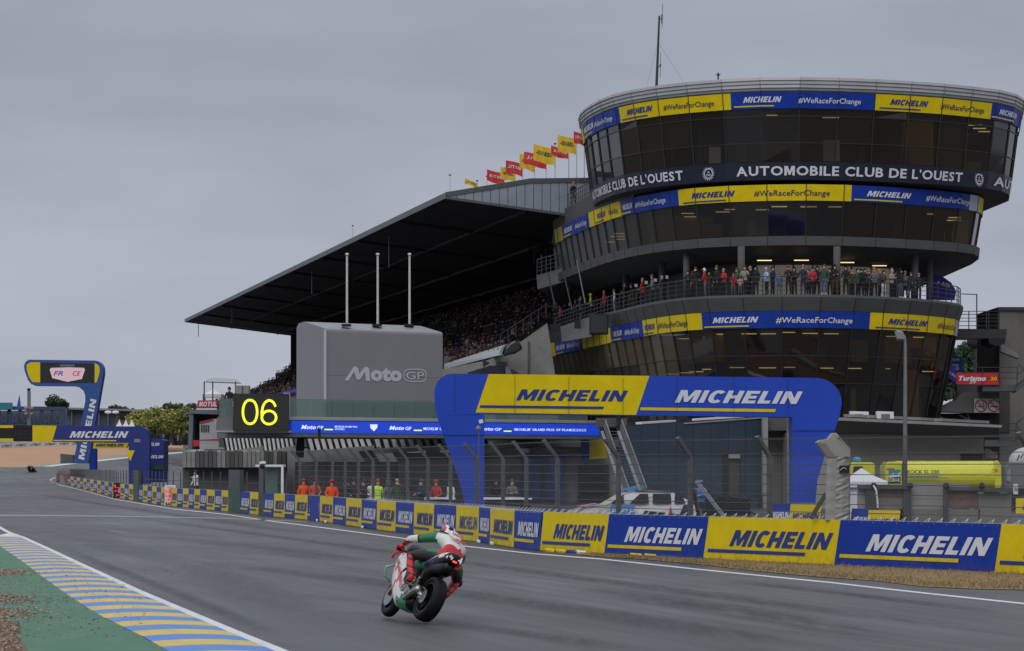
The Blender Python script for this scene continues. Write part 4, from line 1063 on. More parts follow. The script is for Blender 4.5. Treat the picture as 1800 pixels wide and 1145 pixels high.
for i, (x, y, c, lab, w, h, dy) in enumerate(fl):
    Y = roof_Y(y) if y != 308 else 240
    b = W(x, y, Y); b.z = min(b.z - .6, 22.3)
    if c is None:
        t = thing('flagpole', ['bare flagpole just left of the flag row', 'bare flagpole at the near corner of the roof edge', 'lone bare flagpole far along the roof edge', 'bare flagpole rising behind the farthest red flag'][{875.7: 3, 856: 0, 791: 1, 620: 2}[x]], 'flagpole', b)
    else:
        t = flag(lab, x, y + dy, Y, w, h, FR if c == 'r' else FY, 'VOTUM' if False else ('MOTUL' if c == 'r' else '-SERVIS-'), PWH if c == 'r' else GRY, None, group='flags on the grandstand roof', rise=8, seed=i)
        t.location = b; 
        for ch in t.children: ch.location = -(b - W(x, y + dy, Y)) 
        ORG[t.name] = b
    MB().tube(b, W(x, y, Y), .05, .03).build('pole', M('pole white', (.5, .5, .5), .4), t); MB().ball(W(x, y, Y), .12, .12, .06).build('finial', RAILD, t)
# ---------------------------------------------------------------- grandstand
D = V((-.2167, .976, 0)); N_ = V((.976, .2167, 0)); O = V((-4.6, 200, 0))
def GS(w, t, z): p = O + N_ * w + D * t; return V((p.x, p.y, z))
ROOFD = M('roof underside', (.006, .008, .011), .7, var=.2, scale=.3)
ROOFE = M('roof edge metal', (.10, .105, .11), .45, metal=.3, var=.1)
RIB = M('ribbed metal sheet', (.28, .32, .37), .4, metal=.2, var=.1, scale=.8)
gs = thing('grandstand', 'large grandstand with a dark overhanging roof and tiers full of spectators', 'grandstand', GS(8, 80, 0))
T1 = 176
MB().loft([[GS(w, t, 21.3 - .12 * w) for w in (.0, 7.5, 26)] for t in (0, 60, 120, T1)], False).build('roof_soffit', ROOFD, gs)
MB().loft([[GS(w, t, z) for w, z in ((-.05, 21.62), (6, 22.7), (12, 22.9), (26, 22.4))] for t in (0, T1)], False).build('roof_top', ROOFE, gs)
MB().loft([[GS(-.05, t, z) for t in (-.05, 60, 120, T1)] for z in (21.62, 21.2)], False).build('roof_edge', ROOFE, gs)
MB().loft([[GS(.0, T1, 21.62), GS(6, T1, 22.7), GS(12, T1, 22.9), GS(26, T1, 22.4)], [GS(0, T1, 21.2), GS(6, T1, 20.5), GS(12, T1, 19.8), GS(26, T1, 18.2)]], False).build('roof_far_end', ROOFE, gs)
mb = MB()
for k in range(1, 9): mb.bar(GS(.2, T1 * k / 9, 21.2), GS(24, T1 * k / 9, 18.4), .3, .25)
for w in (6, 12, 18): mb.bar(GS(w, 1, 21.2 - .12 * w), GS(w, T1 - 1, 21.2 - .12 * w), .2, .2)
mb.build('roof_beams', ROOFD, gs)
# end fascia of upright metal sheets
k = 0
def top(w): return 21.62 + (1.08 * w / 6 if w < 6 else 1.08 + .2 * min(1, (w - 6) / 6))
w = .05
while w < 16:
    w2 = w + .62
    z = [21.28 - .12 * w, 21.28 - .12 * w2]
    mb = MB(); mb.hexa([GS(w + .02, -.12, z[0]), GS(w2 - .02, -.12, z[1]), GS(w2 - .02, .0, z[1]), GS(w + .02, 0, z[0]), GS(w + .02, -.12, top(w) - .3), GS(w2 - .02, -.12, top(w2) - .3), GS(w2 - .02, 0, top(w2) - .3), GS(w + .02, 0, top(w) - .3)])
    mb.build('metal_sheet', RIB, gs); w = w2
MB().loft([[GS(w, -.2, top(w)) for w in (-.05, 3, 6, 9, 12, 17)], [GS(w, -.2, top(w) - .32) for w in (-.05, 3, 6, 9, 12, 17)]], False).build('verge_trim', ROOFE, gs)
MB().loft([[GS(w, -.18, 21.3 - .12 * w) for w in (-.05, 6, 17)], [GS(w, -.18, 21.12 - .12 * w) for w in (-.05, 6, 17)]], False).build('verge_trim', ROOFE, gs)
for t, dl in ((30, 2.6), (72, 2.3), (135, 2.0), (171, 1.9)):
    a = GS(1.2, t, 21.0); MB().tube(a, a - V((0, 0, dl)), .04).build('hanging_cable', STEEL, gs)
# stepped tiers
def fz(w): return 9.8 + .30 * (w - 4) if w < 10 else 11.6 + .66 * (w - 10)
rows = []; w = 4.0
prof = []
while w < 20.4: prof += [(w, fz(w)), (w + .8, fz(w))]; w += .8
prof = [(4.0, 3)] + prof + [(20.8, 3)]
TT = 190
profA = [(w, z) for w, z in prof if w <= 6.5]; profA.append((profA[-1][0], 3))
MB().loft([[GS(w, t, z) for w, z in profA] for t in (2, 20)], False).build('tiers', DCON, gs)
MB().loft([[GS(w, t, z) for w, z in prof] for t in (20, 70, 130, TT)], False).build('tiers', DCON, gs)
MB().add([GS(w, TT, z) for w, z in prof], [tuple(range(len(prof)))]).build('tier_end_wall', DCON, gs)
MB().add([GS(w, 2, z) for w, z in profA], [tuple(range(len(profA)))]).build('tier_end_wall', DCON, gs)
MB().add([GS(w, 20, z) for w, z in prof], [tuple(range(len(prof)))]).build('tier_end_wall', DCON, gs)
bw = MB()
for t in range(20, 190, 6):
    bw.hexa([GS(20.8, t, 15), GS(20.8, t + 5.1, 15), GS(21.1, t + 5.1, 15), GS(21.1, t, 15)] + [GS(20.8, t, 19.2), GS(20.8, t + 5.1, 19.2), GS(21.1, t + 5.1, 19.2), GS(21.1, t, 19.2)])
bw.hexa([GS(20.8, 20, 15), GS(20.8, TT, 15), GS(21, TT, 15), GS(21, 20, 15), GS(20.8, 20, 18.4), GS(20.8, TT, 18.4), GS(21, TT, 18.4), GS(21, 20, 18.4)])
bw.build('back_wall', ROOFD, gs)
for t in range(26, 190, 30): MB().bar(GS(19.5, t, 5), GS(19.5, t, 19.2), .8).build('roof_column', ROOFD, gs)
for (w, t) in ((14.5, 176), (17.2, 176)): MB().bar(GS(w, t, 10), GS(w, t, 20), 1.1).build('roof_column', ROOFD, gs)
# seated crowd: one mass
cr_ = random.Random(11); cm = MB()
cols_ = [M('crowd ' + n, c, .9, var=0) for n, c in (('black', (.010, .010, .012)), ('navy', (.014, .018, .04)), ('charcoal', (.035, .035, .037)), ('brown', (.05, .03, .02)), ('red', (.13, .012, .012)), ('grey', (.12, .12, .125)), ('white', (.4, .4, .4)), ('skin', (.22, .13, .095)), ('blue', (.015, .03, .09)), ('yellow', (.25, .18, .03)), ('green', (.02, .06, .03)))]
def seated(p, standing):
    s = cr_.choice((0, 0, 0, 0, 1, 1, 2, 2, 3, 3, 4, 5, 6 if cr_.random() < .4 else 2, 8, 9 if cr_.random() < .25 else 0, 10)); h = 1.0 if not standing else 1.5
    wd = .23; x, y, z = p; cm.mi = s
    a = cr_.uniform(-.4, .4); ux, uy = math.cos(a), math.sin(a)
    def q(dx, dy, dz): return (x + dx * ux - dy * uy, y + dx * uy + dy * ux, z + dz)
    cm.add([q(-wd * .8, -.12, 0), q(wd * .8, -.12, 0), q(wd * .8, .14, 0), q(-wd * .8, .14, 0), q(-wd, -.1, h * .68), q(wd, -.1, h * .68), q(wd, .1, h * .68), q(-wd, .1, h * .68), q(0, 0, h * .8)],
           [(0, 1, 5, 4), (1, 2, 6, 5), (2, 3, 7, 6), (3, 0, 4, 7), (4, 5, 8), (5, 6, 8), (6, 7, 8), (7, 4, 8)])
    cm.mi = 7 if cr_.random() < .62 else cr_.choice((0, 0, 4, 6, 1, 3))
    r = .105; zz = h * .8 + .12
    cm.add([q(0, 0, zz - r * 1.3), q(-r, 0, zz), q(0, -r, zz), q(r, 0, zz), q(0, r, zz), q(0, 0, zz + r * 1.2)], [(0, 2, 1), (0, 3, 2), (0, 4, 3), (0, 1, 4), (5, 1, 2), (5, 2, 3)])
    cm.mi = cr_.choice((0, 1, 3, 0)); cm.add([q(-r, 0, zz + .02), q(0, r * 1.1, zz), q(r, 0, zz + .02), q(0, -.02, zz + r * 1.35)], [(0, 3, 2), (0, 1, 3), (1, 2, 3)])
    if cr_.random() < .5:        # forearms up (phone, clapping) 
        cm.mi = s; cm.add([q(-wd, -.05, h * .6), q(-wd, .05, h * .6), q(-.08, -.3, h * .62), q(-.08, -.24, h * .7)], [(0, 2, 3), (0, 3, 1)])
w = 4.3
while w < 20.4:
    t = 2.5 if w < 6.2 else 20.6
    while t < 189:
        if cr_.random() < (.86 if t < 100 else .8): seated(GS(w + cr_.uniform(-.1, .1), t, fz(w - .3)), cr_.random() < .25)
        t += cr_.uniform(.46, .62) * (1 if t < 110 or t > 165 else 1.6)
    w += .8
cm.build('crowd', cols_, kind='stuff')['label'] = 'dense mass of spectators seated in the grandstand'
# front banner with green and white slanted marks, side wall, railings
fb = thing('striped_banner', 'white banner with slanted green marks along the front edge of the grandstand', 'banner', GS(3.9, 10, 9))
BA = [W(888, 606, 200), W(781, 640, 221.6)]; BBt = [W(881, 624, 200), W(781, 649, 221.6)]
MB().hexa([BBt[1] + V((0, .3, 0)), BBt[0] + V((0, .3, 0)), BBt[0], BBt[1]] + [BA[1] + V((0, .3, 0)), BA[0] + V((0, .3, 0)), BA[0], BA[1]]).build('sheet', M('banner white', (.42, .44, .45), .6), fb)
for k in range(13):
    u = (k + .2) / 13; v = (k + .8) / 13; w_ = .45 / 13
    q = [BBt[1].lerp(BBt[0], u), BBt[1].lerp(BBt[0], u + .6 / 13), BA[1].lerp(BA[0], u + .95 / 13), BA[1].lerp(BA[0], u + .35 / 13)]
    q = [V((p.x, p.y - .03, p.z)) for p in q]; c_ = sum(q, V((0, 0, 0))) / 4; q = [c_ + (p - c_) * .8 for p in q]
    MB().add(q, [(0, 1, 2, 3)]).build('green_mark', M('banner green', (.05, .22, .13), .6), fb)
sw = thing('stair_wall', 'pale concrete end wall of the grandstand stair beside the tower', 'wall', W(920, 700, 199))
MB().prism([W(860, 632, 203), W(886, 622, 203), W(962, 568, 203), W(976, 660, 203), W(984, 780, 203), W(860, 780, 203)], (0, 3, 0)).build('wall_slab', CONC, sw)
MB().bar(W(929, 600, 202.9), W(929, 780, 202.9), .12).build('joint', DCON, sw)
MB().prism([W(775, 650, 204), W(864, 632, 204), W(864, 780, 204), W(775, 780, 204)], (0, 3, 0)).build('front_wall', CONC, sw)
q = [W(880 + 80 * k / 6, 612 - 52 * k / 6, 202.5) for k in range(7)]; railing(q, 1.0, sw, RAILD, 2, 'stair_railing')
t = thing('dark_canopy', 'black rounded weather cover on the corner of the grandstand front', 'cover', W(900, 620, 199))
MB().prism([W(x, y, 200) for x, y in ((884, 627), (888, 612), (897, 602), (905, 598), (915, 604), (919, 613), (905, 622), (893, 624))], (0, 1, 0)).build('cover', UMB, t, bevel=.15)
for k, (x, y) in enumerate(((855, 638), (905, 655))):
    t = thing('loudspeaker', ('black horn loudspeaker below the striped banner', 'black floodlight on the pale stair wall')[k], 'loudspeaker', W(x, y, 200))
    MB().prism([W(x - 8, y - 7, 200), W(x + 6, y, 200), W(x - 5, y + 8, 200)], (0, .6, 0)).build('horn', UMB, t)
t = thing('pit_banner', 'dark blue and red lettered banner hanging on the grandstand front wall', 'banner', W(860, 650, 202))
MB().prism([W(822, 655, 202), W(862, 643, 202), W(888, 643, 202), W(888, 658, 202), W(822, 658, 202)], (0, .1, 0)).build('cloth', NAVY, t)
t = thing('pit_banner', 'pale banner with red marks next to the dark blue one', 'banner', W(905, 650, 202))
MB().prism([W(889, 643, 202), W(925, 655, 202), W(889, 658, 202)], (0, .1, 0)).build('cloth', M('banner grey', (.3, .3, .32), .7), t)
# ---------------------------------------------------------------- pit building, podium
pb = thing('pit_building', 'long grey concrete pit building with slanted white louvres below the podium', 'building', W(600, 850, 186))
PCON = M('pit concrete', (.25, .25, .24), .8, var=.25, scale=.5, bump=.2)
LOUV = M('louvre white', (.55, .55, .54), .6, var=.25, scale=2)
BLK = M('recess black', (.012, .012, .013), .8, var=0)
def louvres(x0, x1, yt, yb0, yb1, n, wpx, sh, Y):
    MB().prism([W(x0 - 2, yt, Y + 1), W(x1 + 2, yt, Y + 1), W(x1 + 2 + sh, yb1 + 1, Y + 1), W(x0 - 2 + sh, yb0 + 1, Y + 1)], (0, .3, 0)).build('recess', BLK, pb)
    for k in range(n):
        x = x0 + (x1 - x0) * (k + .5) / n; yb = yb0 + (yb1 - yb0) * k / n
        MB().prism([W(x - wpx / 2, yt, Y), W(x + wpx / 2, yt, Y), W(x + wpx / 2 + sh, yb, Y), W(x - wpx / 2 + sh, yb, Y)], (0, .5, 0)).build('louvre', LOUV, pb)
    MB().hexa([W(x0 + sh - 4, yb0 + 8, Y - .5), W(x1 + sh + 2, yb1 + 8, Y - .5), W(x1 + sh + 2, yb1 + 8, Y + 2), W(x0 + sh - 4, yb0 + 8, Y + 2), W(x0 + sh - 4, yb0, Y - .5), W(x1 + sh + 2, yb1, Y - .5), W(x1 + sh + 2, yb1, Y + 2), W(x0 + sh - 4, yb0, Y + 2)]).build('sill', CONC, pb)
louvres(392, 455, 760, 794, 784, 9, 3.4, 6, 184)
louvres(459, 512, 760, 796, 783, 7, 4.0, 5, 183)
louvres(536, 648, 762, 793, 783, 10, 6.5, 8, 184)
louvres(652, 782, 762, 790, 783, 9, 7.5, 8, 183)
louvres(786, 850, 762, 790, 784, 4, 8, 8, 183)
MB().hexa([W(398, 880, 187), W(900, 880, 187), W(900, 880, 200), W(398, 880, 200), W(398, 790, 187), W(900, 786, 187), W(900, 786, 200), W(398, 790, 200)]).build('wall', PCON, pb)
MB().hexa([W(700, 900, 185), W(1130, 900, 185), W(1130, 900, 196), W(700, 900, 196), W(700, 796, 185), W(1130, 796, 185), W(1130, 796, 196), W(700, 796, 196)]).build('garage_front', PCON, pb)
MB().box(W(520, 900, 186).x, W(1110, 900, 186).x, 185.5, 187, 0, EYE + (HZ - 812) * .037).build('lower_wall', DCON, pb)
MB().obox((W(390, 0, 190).x, 188), (W(1110, 0, 190).x, 188), 12, 3.6, 4.2).build('upper_floor', TCON, pb)
for x in (642, 700, 760, 820, 905, 975): MB().hexa([W(x, 812, 184.8), W(x + 26, 812, 184.8), W(x + 26, 812, 186), W(x, 812, 186), W(x - 16, 788, 184.8), W(x + 10, 788, 184.8), W(x + 10, 788, 186), W(x - 16, 788, 186)]).build('raking_buttress', CONC, pb)
for x, c, l in ((915, 'b', None), (958, 'b', None)): MB().prism([W(x, 880, 184), W(x + 34, 880, 184), W(x + 34, 797, 184), W(x, 797, 184)], (0, .1, 0)).build('blue_poster', M('poster blue', (.03, .06, .22), .6), pb)
MB().prism([W(1021, 812, 184), W(1036, 812, 184), W(1036, 772, 184), W(1021, 772, 184)], (0, .1, 0)).build('blue_poster', BLU, pb)
MB().prism([W(1036, 808, 184), W(1068, 805, 184), W(1062, 772, 184), W(1036, 774, 184)], (0, .1, 0)).build('yellow_poster', YEL, pb)
for y in range(816, 880, 14): MB().box(W(1015, y, 185).x, W(1070, y, 185).x, 184.3, 184.8, W(0, y + 9, 184).z, W(0, y, 184).z).build('dark_shutter', BLK, pb)
cw = thing('retaining_wall', 'weathered corrugated concrete wall left below the louvres', 'wall', W(400, 830, 195))
for k in range(24):
    x = 321 + k * 7.6; MB().hexa([W(x, 822, 180), W(x + 6.6, 822, 180), W(x + 6.6, 822, 181), W(x, 822, 181), W(x, 792 + (k % 3), 180), W(x + 6.6, 792 + (k % 3), 180), W(x + 6.6, 792, 181), W(x, 792, 181)]).build('rib', random.choice((CONC, DCON, TCON)), cw)
MB().hexa([W(321, 890, 181.1), W(505, 890, 181.1), W(505, 890, 183), W(321, 890, 183), W(321, 794, 181.1), W(505, 794, 181.1), W(505, 794, 183), W(321, 794, 183)]).build('wall_slab', DCON, cw)
# podium deck
FX = V((.8, .6, 0)); PO = W(512, 762, 168); PO.z = 0
def PD(t, b, z): p = PO + FX * t + V((-.6, .8, 0)) * b; return V((p.x, p.y, z))
pd = thing('podium_deck', 'raised grey podium deck with a blue LED strip and glass balustrade', 'podium', PD(10, 3, 0))
z0 = EYE + (HZ - 762) * 168 / F; zt0 = EYE + (HZ - 740) * 168 / F; zd = EYE + (HZ - 735) * 168 / F
def slab(a, b, c, d, z0_, z1_): return MB().hexa([PD(a, c, z0_), PD(b, c, z0_), PD(b, d, z0_), PD(a, d, z0_), PD(a, c, z1_), PD(b, c, z1_), PD(b, d, z1_), PD(a, d, z1_)])
slab(-.3, 23.8, .03, 8, z0 - .22, z0).build('deck_edge', CLAD, pd)
slab(-.3, 23.8, .03, 8, zt0 + .05, zd).build('deck_edge', CLADL, pd)
slab(-.3, 23.8, .25, 8, z0, zt0 + .05).build('deck_body', CLAD, pd)
LEDB = M('led blue', (.012, .055, .55), var=0, emit=.55, rough=.5); LEDW = M('led white', (.75, .8, 1), var=0, emit=.62); LEDY = M('led yellow', (.78, .86, .03), var=0, emit=.88)
slab(.05, 23.3, .0, .2, z0 + .02, zt0).build('led_strip', LEDB, pd)
def pt(px):                                            # deck coordinate of a photo column
    a, b = -6, 26
    for _ in range(40):
        m = (a + b) / 2; p = PD(m, 0, 5)
        if 900 + F * p.x / p.y < px: a = m
        else: b = m
    return a
def ptext(s, xa, xb, za, zb, off=.02, shear=0., mat=LEDW):
    a, b = pt(xa), pt(xb); letters('lettering', s, lambda u, v: PD(a + (b - a) * u, -.03, za + (zb - za) * v), mat, pd, off=off, shear=shear, res=2)
h = zt0 - z0
for t_ in range(2, 23, 2): slab(t_, t_ + .02, -.01, 0, z0 + .02, zt0).build('led_joint', CLAD, pd)
for xa in (529, 684): ptext('Moto', xa, xa + 26, z0 + h * .34, z0 + h * .68, .03, .25); ptext('GP', xa + 28, xa + 39, z0 + h * .34, z0 + h * .62)
ptext("MICHELIN GRAND PRIX", 588, 628, z0 + h * .5, z0 + h * .64); ptext("OF FRANCE", 588, 605, z0 + h * .3, z0 + h * .44); ptext("MICHELIN' G", 744, 776, z0 + h * .36, z0 + h * .58)
ptext('oto', 850, 867, z0 + h * .36, z0 + h * .62, .03); ptext('GP', 869, 881, z0 + h * .36, z0 + h * .60); ptext("MICHELIN' GRAND PRIX OF FRANCE", 904, 1011, z0 + h * .38, z0 + h * .58, .022); ptext("2025", 1012, 1030, z0 + h * .38, z0 + h * .58, .0)
for xa in (650,):
    a = pt(xa); MB().add([PD(a, -.03, z0 + h * .78), PD(a + .55, -.03, z0 + h * .78), PD(a + .52, -.03, z0 + h * .5), PD(a + .27, -.03, z0 + h * .22), PD(a + .03, -.03, z0 + h * .5)], [(0, 1, 2, 3, 4)]).build('shield_mark', LEDW, pd)
for xa in (570, 727, 885): a = pt(xa); MB().add([PD(a, -.03, z0 + h * .28), PD(a + .6, -.03, z0 + h * .28), PD(a + .6, -.03, z0 + h * .38), PD(a, -.03, z0 + h * .38)], [(0, 1, 2, 3)]).build('stripe', LEDY, pd)
BGL = bpy.data.materials.new('balustrade glass'); BGL.use_nodes = True
_nt = BGL.node_tree; _b = _nt.nodes['Principled BSDF']; _b.inputs['Base Color'].default_value = (.22, .30, .28, 1); _b.inputs['Roughness'].default_value = .08
_t = node(_nt, 'ShaderNodeBsdfTransparent'); _t.inputs[0].default_value = (.75, .85, .82, 1); _m = node(_nt, 'ShaderNodeMixShader'); _m.inputs[0].default_value = .35
_nt.links.new(_t.outputs[0], _m.inputs[1]); _nt.links.new(_b.outputs[0], _m.inputs[2]); _nt.links.new(_m.outputs[0], _nt.nodes['Material Output'].inputs[0])
t_ = .1
while t_ < 22.6: slab(t_, t_ + 1.46, .3, .33, zd, zd + 1.15).build('glass_panel', BGL, pd); t_ += 1.5
slab(-.0, 23.4, .28, .34, zd + .0, zd + .08).build('glass_rail', CLADL, pd)
slab(-.25, .05, .2, .5, zd, zd + 1.5).build('corner_post', CLADL, pd)
MB().hexa([W(519, 805, 171), W(534, 805, 171), W(534, 805, 173), W(519, 805, 173), W(523, 762, 171), W(536, 762, 171), W(536, 762, 173), W(523, 762, 173)]).build('support_column', BLK, pd)
lp = thing('side_deck', 'grey box parapet with glass at the left end of the podium', 'deck', W(395, 757, 168))
MB().prism([W(379, 757, 167.6), W(409, 757, 167.6), W(409, 733, 167.6), W(382, 733, 167.6)], (0, 5, 0)).build('parapet', CLAD, lp)
MB().prism([W(376, 760, 167.2), W(511, 761, 167.2), W(511, 757, 167.2), W(376, 757, 167.2)], (0, 6, 0)).build('edge_beam', CLADL, lp)
MB().prism([W(385, 733, 167.7), W(409, 733, 167.7), W(409, 701, 167.7), W(385, 701, 167.7)], (0, .04, 0)).build('glass_panel', BGL, lp)
# big grey podium backdrop
bx = thing('podium_backdrop', 'tall grey fabric covered backdrop box with white lettering on the podium', 'backdrop', W(650, 735, 171))
GREYF = M('grey fabric', (.22, .225, .24), .45, var=.05, scale=.5); GREYS = M('grey fabric top', (.40, .41, .44), .7, var=.04)
B0 = W(572, 735, 170); B0.z = 0; SD = V((-.6, .8, 0))
def BX(t, b, z): p = B0 + FX * t + SD * b; return V((p.x, p.y, z))
zb = zd; zf = EYE + (HZ - 577) * 170 / F; wB = 8.6; dB = 3.2; rB = .55; hb = .5
prof = [(0, zb), (0, zf - .2), (.03, zf - .08), (.12, zf), (dB - .3 - rB, zf + hb * .95), (dB - .3, zf + hb * .85), (dB - .1, zf + hb * .55), (dB, zf + .1), (dB, zb)]
mb = MB(); rings = [[BX(t, b, z) for b, z in prof] for t in (0, wB)]
mb.loft(rings, False); mb.add([BX(0, b, z) for b, z in prof], [tuple(range(len(prof)))]); mb.add([BX(wB, b, z) for b, z in prof], [tuple(range(len(prof)))[::-1]])
mb.build('fabric_cover', GREYF, bx)
MB().bar(BX(-.02, 0, zb), BX(-.02, 0, zf - .1), .16).build('corner_piping', GREYS, bx)
MB().bar(BX(0, -.004, zb + 2.6), BX(wB, -.004, zb + 2.6), .012).build('fabric_seam', M('seam grey', (.14, .145, .155), .8, var=0), bx)
def bt(px, z):
    a, b = -2, 12
    for _ in range(40):
        m = (a + b) / 2; p = BX(m, 0, z)
        if 900 + F * p.x / p.y < px: a = m
        else: b = m
    return a
zl = EYE + (HZ - 671) * 173 / F; zh = EYE + (HZ - 646) * 173 / F
GW = M('print pale grey', (.50, .51, .54), .6, var=0)
a, b = bt(605, zl), bt(650, zl)
# wide slanted M with rounded shoulders
def Mp(u, v): return BX(a + (b - a) * u, -.03, zl + (zh - zl) * v)
M_ = [(0, 0), (.17, 0), (.37, .62), (.47, .08), (.60, .08), (.80, .62), (.84, 0), (1.0, 0), (.97, .86), (.88, 1), (.77, .95), (.58, .5), (.54, .86), (.45, 1), (.36, .97)]
MB().add([Mp(u, v) for u, v in M_], [tuple(range(len(M_)))]).build('lettering', GW, bx)
a2, b2 = bt(651, zl), bt(706, zl); letters('lettering', 'oto', lambda u, v: BX(a2 + (b2 - a2) * u, -.03, zl + (zh - zl) * v), GW, bx, off=.06, res=4)
a3, b3 = bt(709, zl), bt(749, zl)
mb = MB(); n = 40
def RR(r, k):
    u = 2 * math.pi * k / n; cx, sx = math.cos(u), math.sin(u)
    w_, h_ = (b3 - a3) / 2 - r, (zh - zl) * .47 - r
    x_ = math.copysign(abs(cx) ** .6, cx) * w_; z_ = math.copysign(abs(sx) ** .6, sx) * h_
    return BX((a3 + b3) / 2 + x_, -.03, (zl + zh) / 2 - .03 + z_)
for k in range(n): mb.quad(RR(0, k), RR(.06, k), RR(.06, k + 1), RR(0, k + 1))
mb.build('logo_outline', GW, bx)
letters('lettering', 'GP', lambda u, v: BX(a3 + .18 + (b3 - a3 - .36) * u, -.03, zl + .16 + (zh - zl - .4) * v), GW, bx, off=0, res=3)
for k, x in enumerate((610, 664, 720)):
    t = thing('flagpole', ('left', 'middle', 'right')[k] + ' tall white pole rising from the top of the grey backdrop', 'flagpole', W(x, 572, 171.5 + 2.2 * k), 'white poles on the podium backdrop')
    Y = 171.5 + 2.2 * k; MB().tube(W(x, 575, Y), W(x, 450, Y), .075, .06).build('pole', M('pole cream', (.52, .52, .50), .5), t)
    MB().ball(W(x, 447.5, Y), .12, .12, .09).build('finial', M('pole cream', (.5,) * 3), t)
    MB().box(W(x - 9, 0, Y).x, W(x + 7, 0, Y).x, Y - .5, Y + .3, W(0, 574, Y).z, W(0, 570.5, Y).z).build('socket', BLK, t)
# countdown screen 06
t = thing('number_screen', 'black LED screen showing the yellow number 06', 'screen', W(458, 757, 167))
MB().prism([W(409.5, 757, 166.8), W(507, 757.5, 166.8), W(507.5, 692.7, 166.8), W(410.4, 692, 166.8)], (0, .5, 0)).build('screen', M('led black', (.016, .015, .013), .5, var=0), t)
def digit(cx, cy, rx, ry, wd, kind):
    def P(x, y): return W(x, y, 166.76)
    mb = MB()
    if kind == '0':
        n = 40
        def q(i, o): u = 2 * math.pi * i / n; return P(cx + (rx - o) * math.copysign(abs(math.cos(u)) ** .85, math.cos(u)), cy - (ry - o) * math.sin(u))
        for i in range(n): mb.quad(q(i, 0), q(i, wd), q(i + 1, wd), q(i + 1, 0))
    else:
        n = 36; r2 = ry * .60; cy2 = cy + ry - r2
        def q(i, o): u = 2 * math.pi * i / n; return P(cx + (rx - o) * math.cos(u), cy2 - (r2 - o) * math.sin(u))
        for i in range(n): mb.quad(q(i, 0), q(i, wd), q(i + 1, wd), q(i + 1, 0))
        def a(i, o): u = R(28) + R(157) * i / 20; return W(cx + .5 + (rx - o) * math.cos(u), cy - (ry - o) * math.sin(u) + 0, 166.752)
        for i in range(20): mb.quad(a(i, 0), a(i, wd), a(i + 1, wd), a(i + 1, 0))
        x0 = cx - rx; mb.quad(W(x0, cy - 3, 166.748), W(x0 + wd, cy - 3, 166.748), W(x0 + wd, cy2, 166.748), W(x0, cy2, 166.748))
    return mb.build('digit', LEDY, t)
digit(439.5, 724.5, 14.7, 23, 4.3, '0'); digit(472.8, 725, 14.7, 23, 4.3, '6')
person('man in black with headphones standing left of the number screen', W(403, 733, 169.5) , .2, 'rest', 'black', 'black', 'black', 'cap', CL['black'])
# pale awnings, tents and things left of the podium
def tent(label, x0, x1, ye, yp, Y, mat, yb=None, group=None):
    t = thing('tent', label, 'tent', W((x0 + x1) / 2, yb or ye + 20, Y), group)
    w = (x1 - x0) * Y / F; a = W(x0, ye, Y); rg = [[a, a + V((w, 0, 0)), a + V((w, w, 0)), a + V((0, w, 0))]]
    pk = W((x0 + x1) / 2, yp, Y) + V((0, w / 2, 0)); mid = [p.lerp(pk, .55) - V((0, 0, .12 * (pk.z - a.z))) for p in rg[0]]
    mb = MB(); mb.loft([[p - V((0, 0, .25)) for p in rg[0]], rg[0], mid]); mb.add(mid + [pk], [(0, 1, 4), (1, 2, 4), (2, 3, 4), (3, 0, 4)]); mb.build('canopy', mat, t)
    zb_ = W(0, yb or ye + 20, Y).z
    for p in rg[0]: MB().bar(V((p.x, p.y, zb_)), p, .06).build('leg', RAIL, t)
    return t
TW = M('tent white', (.60, .61, .65), .6, var=.05)
tent('small white peaked tent on the roof left of the number screen', 357, 390, 693, 682, 200, TW, 712)
t = thing('awning', 'flat white awning on thin poles above the small white tent', 'awning', W(387, 700, 196))
MB().prism([W(358, 671, 196), W(420, 673, 196), W(412, 666, 196), W(372, 664, 196)], (0, 2.5, 0)).build('sheet', TW, t)
for x in (359, 374, 414): MB().bar(W(x, 705, 196), W(x, 671, 196), .08).build('pole', RAILD, t)
t = thing('equipment_box', 'pale grey cabinet behind the number screen', 'cabinet', W(427, 690, 175))
MB().prism([W(414, 694, 175), W(437, 694, 175), W(437, 678, 175), W(414, 678, 175)], (0, 1.2, 0)).build('cabinet', CONC, t); MB().bar(W(426, 694, 174.9), W(426, 678, 174.9), .04).build('seam', RAILD, t)
t = thing('red_sign', 'red sign with white lettering on the roof beside the small tent', 'sign', W(364, 720, 190))
REDS = M('sign red', (.45, .02, .03), .5, var=.05)
MB().prism([W(346, 717, 190), W(382, 717, 190), W(382, 704, 190), W(348, 704, 190)], (0, .2, 0)).build('panel', REDS, t)
letters('lettering', 'MOTUL', flat(W(350, 715, 190), V((31 * .038, 0, 0)), V((0, 0, 8.5 * .038)), (0, -.05, 0)), PWH, t, off=.05, shear=.2)
MB().prism([W(345, 720.5, 190), W(381, 720.5, 190), W(381, 718, 190), W(345, 718, 190)], (0, .2, 0)).build('white_strip', PWH, t)
t = thing('portal_frame', 'blue grey steel portal standing left of the white building', 'portal', W(345, 790, 200))
PG = M('portal grey', (.12, .14, .17), .5)
MB().prism([W(330, 790, 200), W(338, 790, 200), W(340, 721, 200), W(333, 721, 200)], (0, 2, 0)).build('post', PG, t)
MB().prism([W(333, 727, 199.9), W(384, 729, 199.9), W(384, 720, 199.9), W(333, 720, 199.9)], (0, 2, 0)).build('beam', PG, t)
MB().prism([W(340, 790, 202), W(384, 790, 202), W(384, 728, 202), W(340, 728, 202)], (0, 2, 0)).build('dark_doorway', BLK, t)
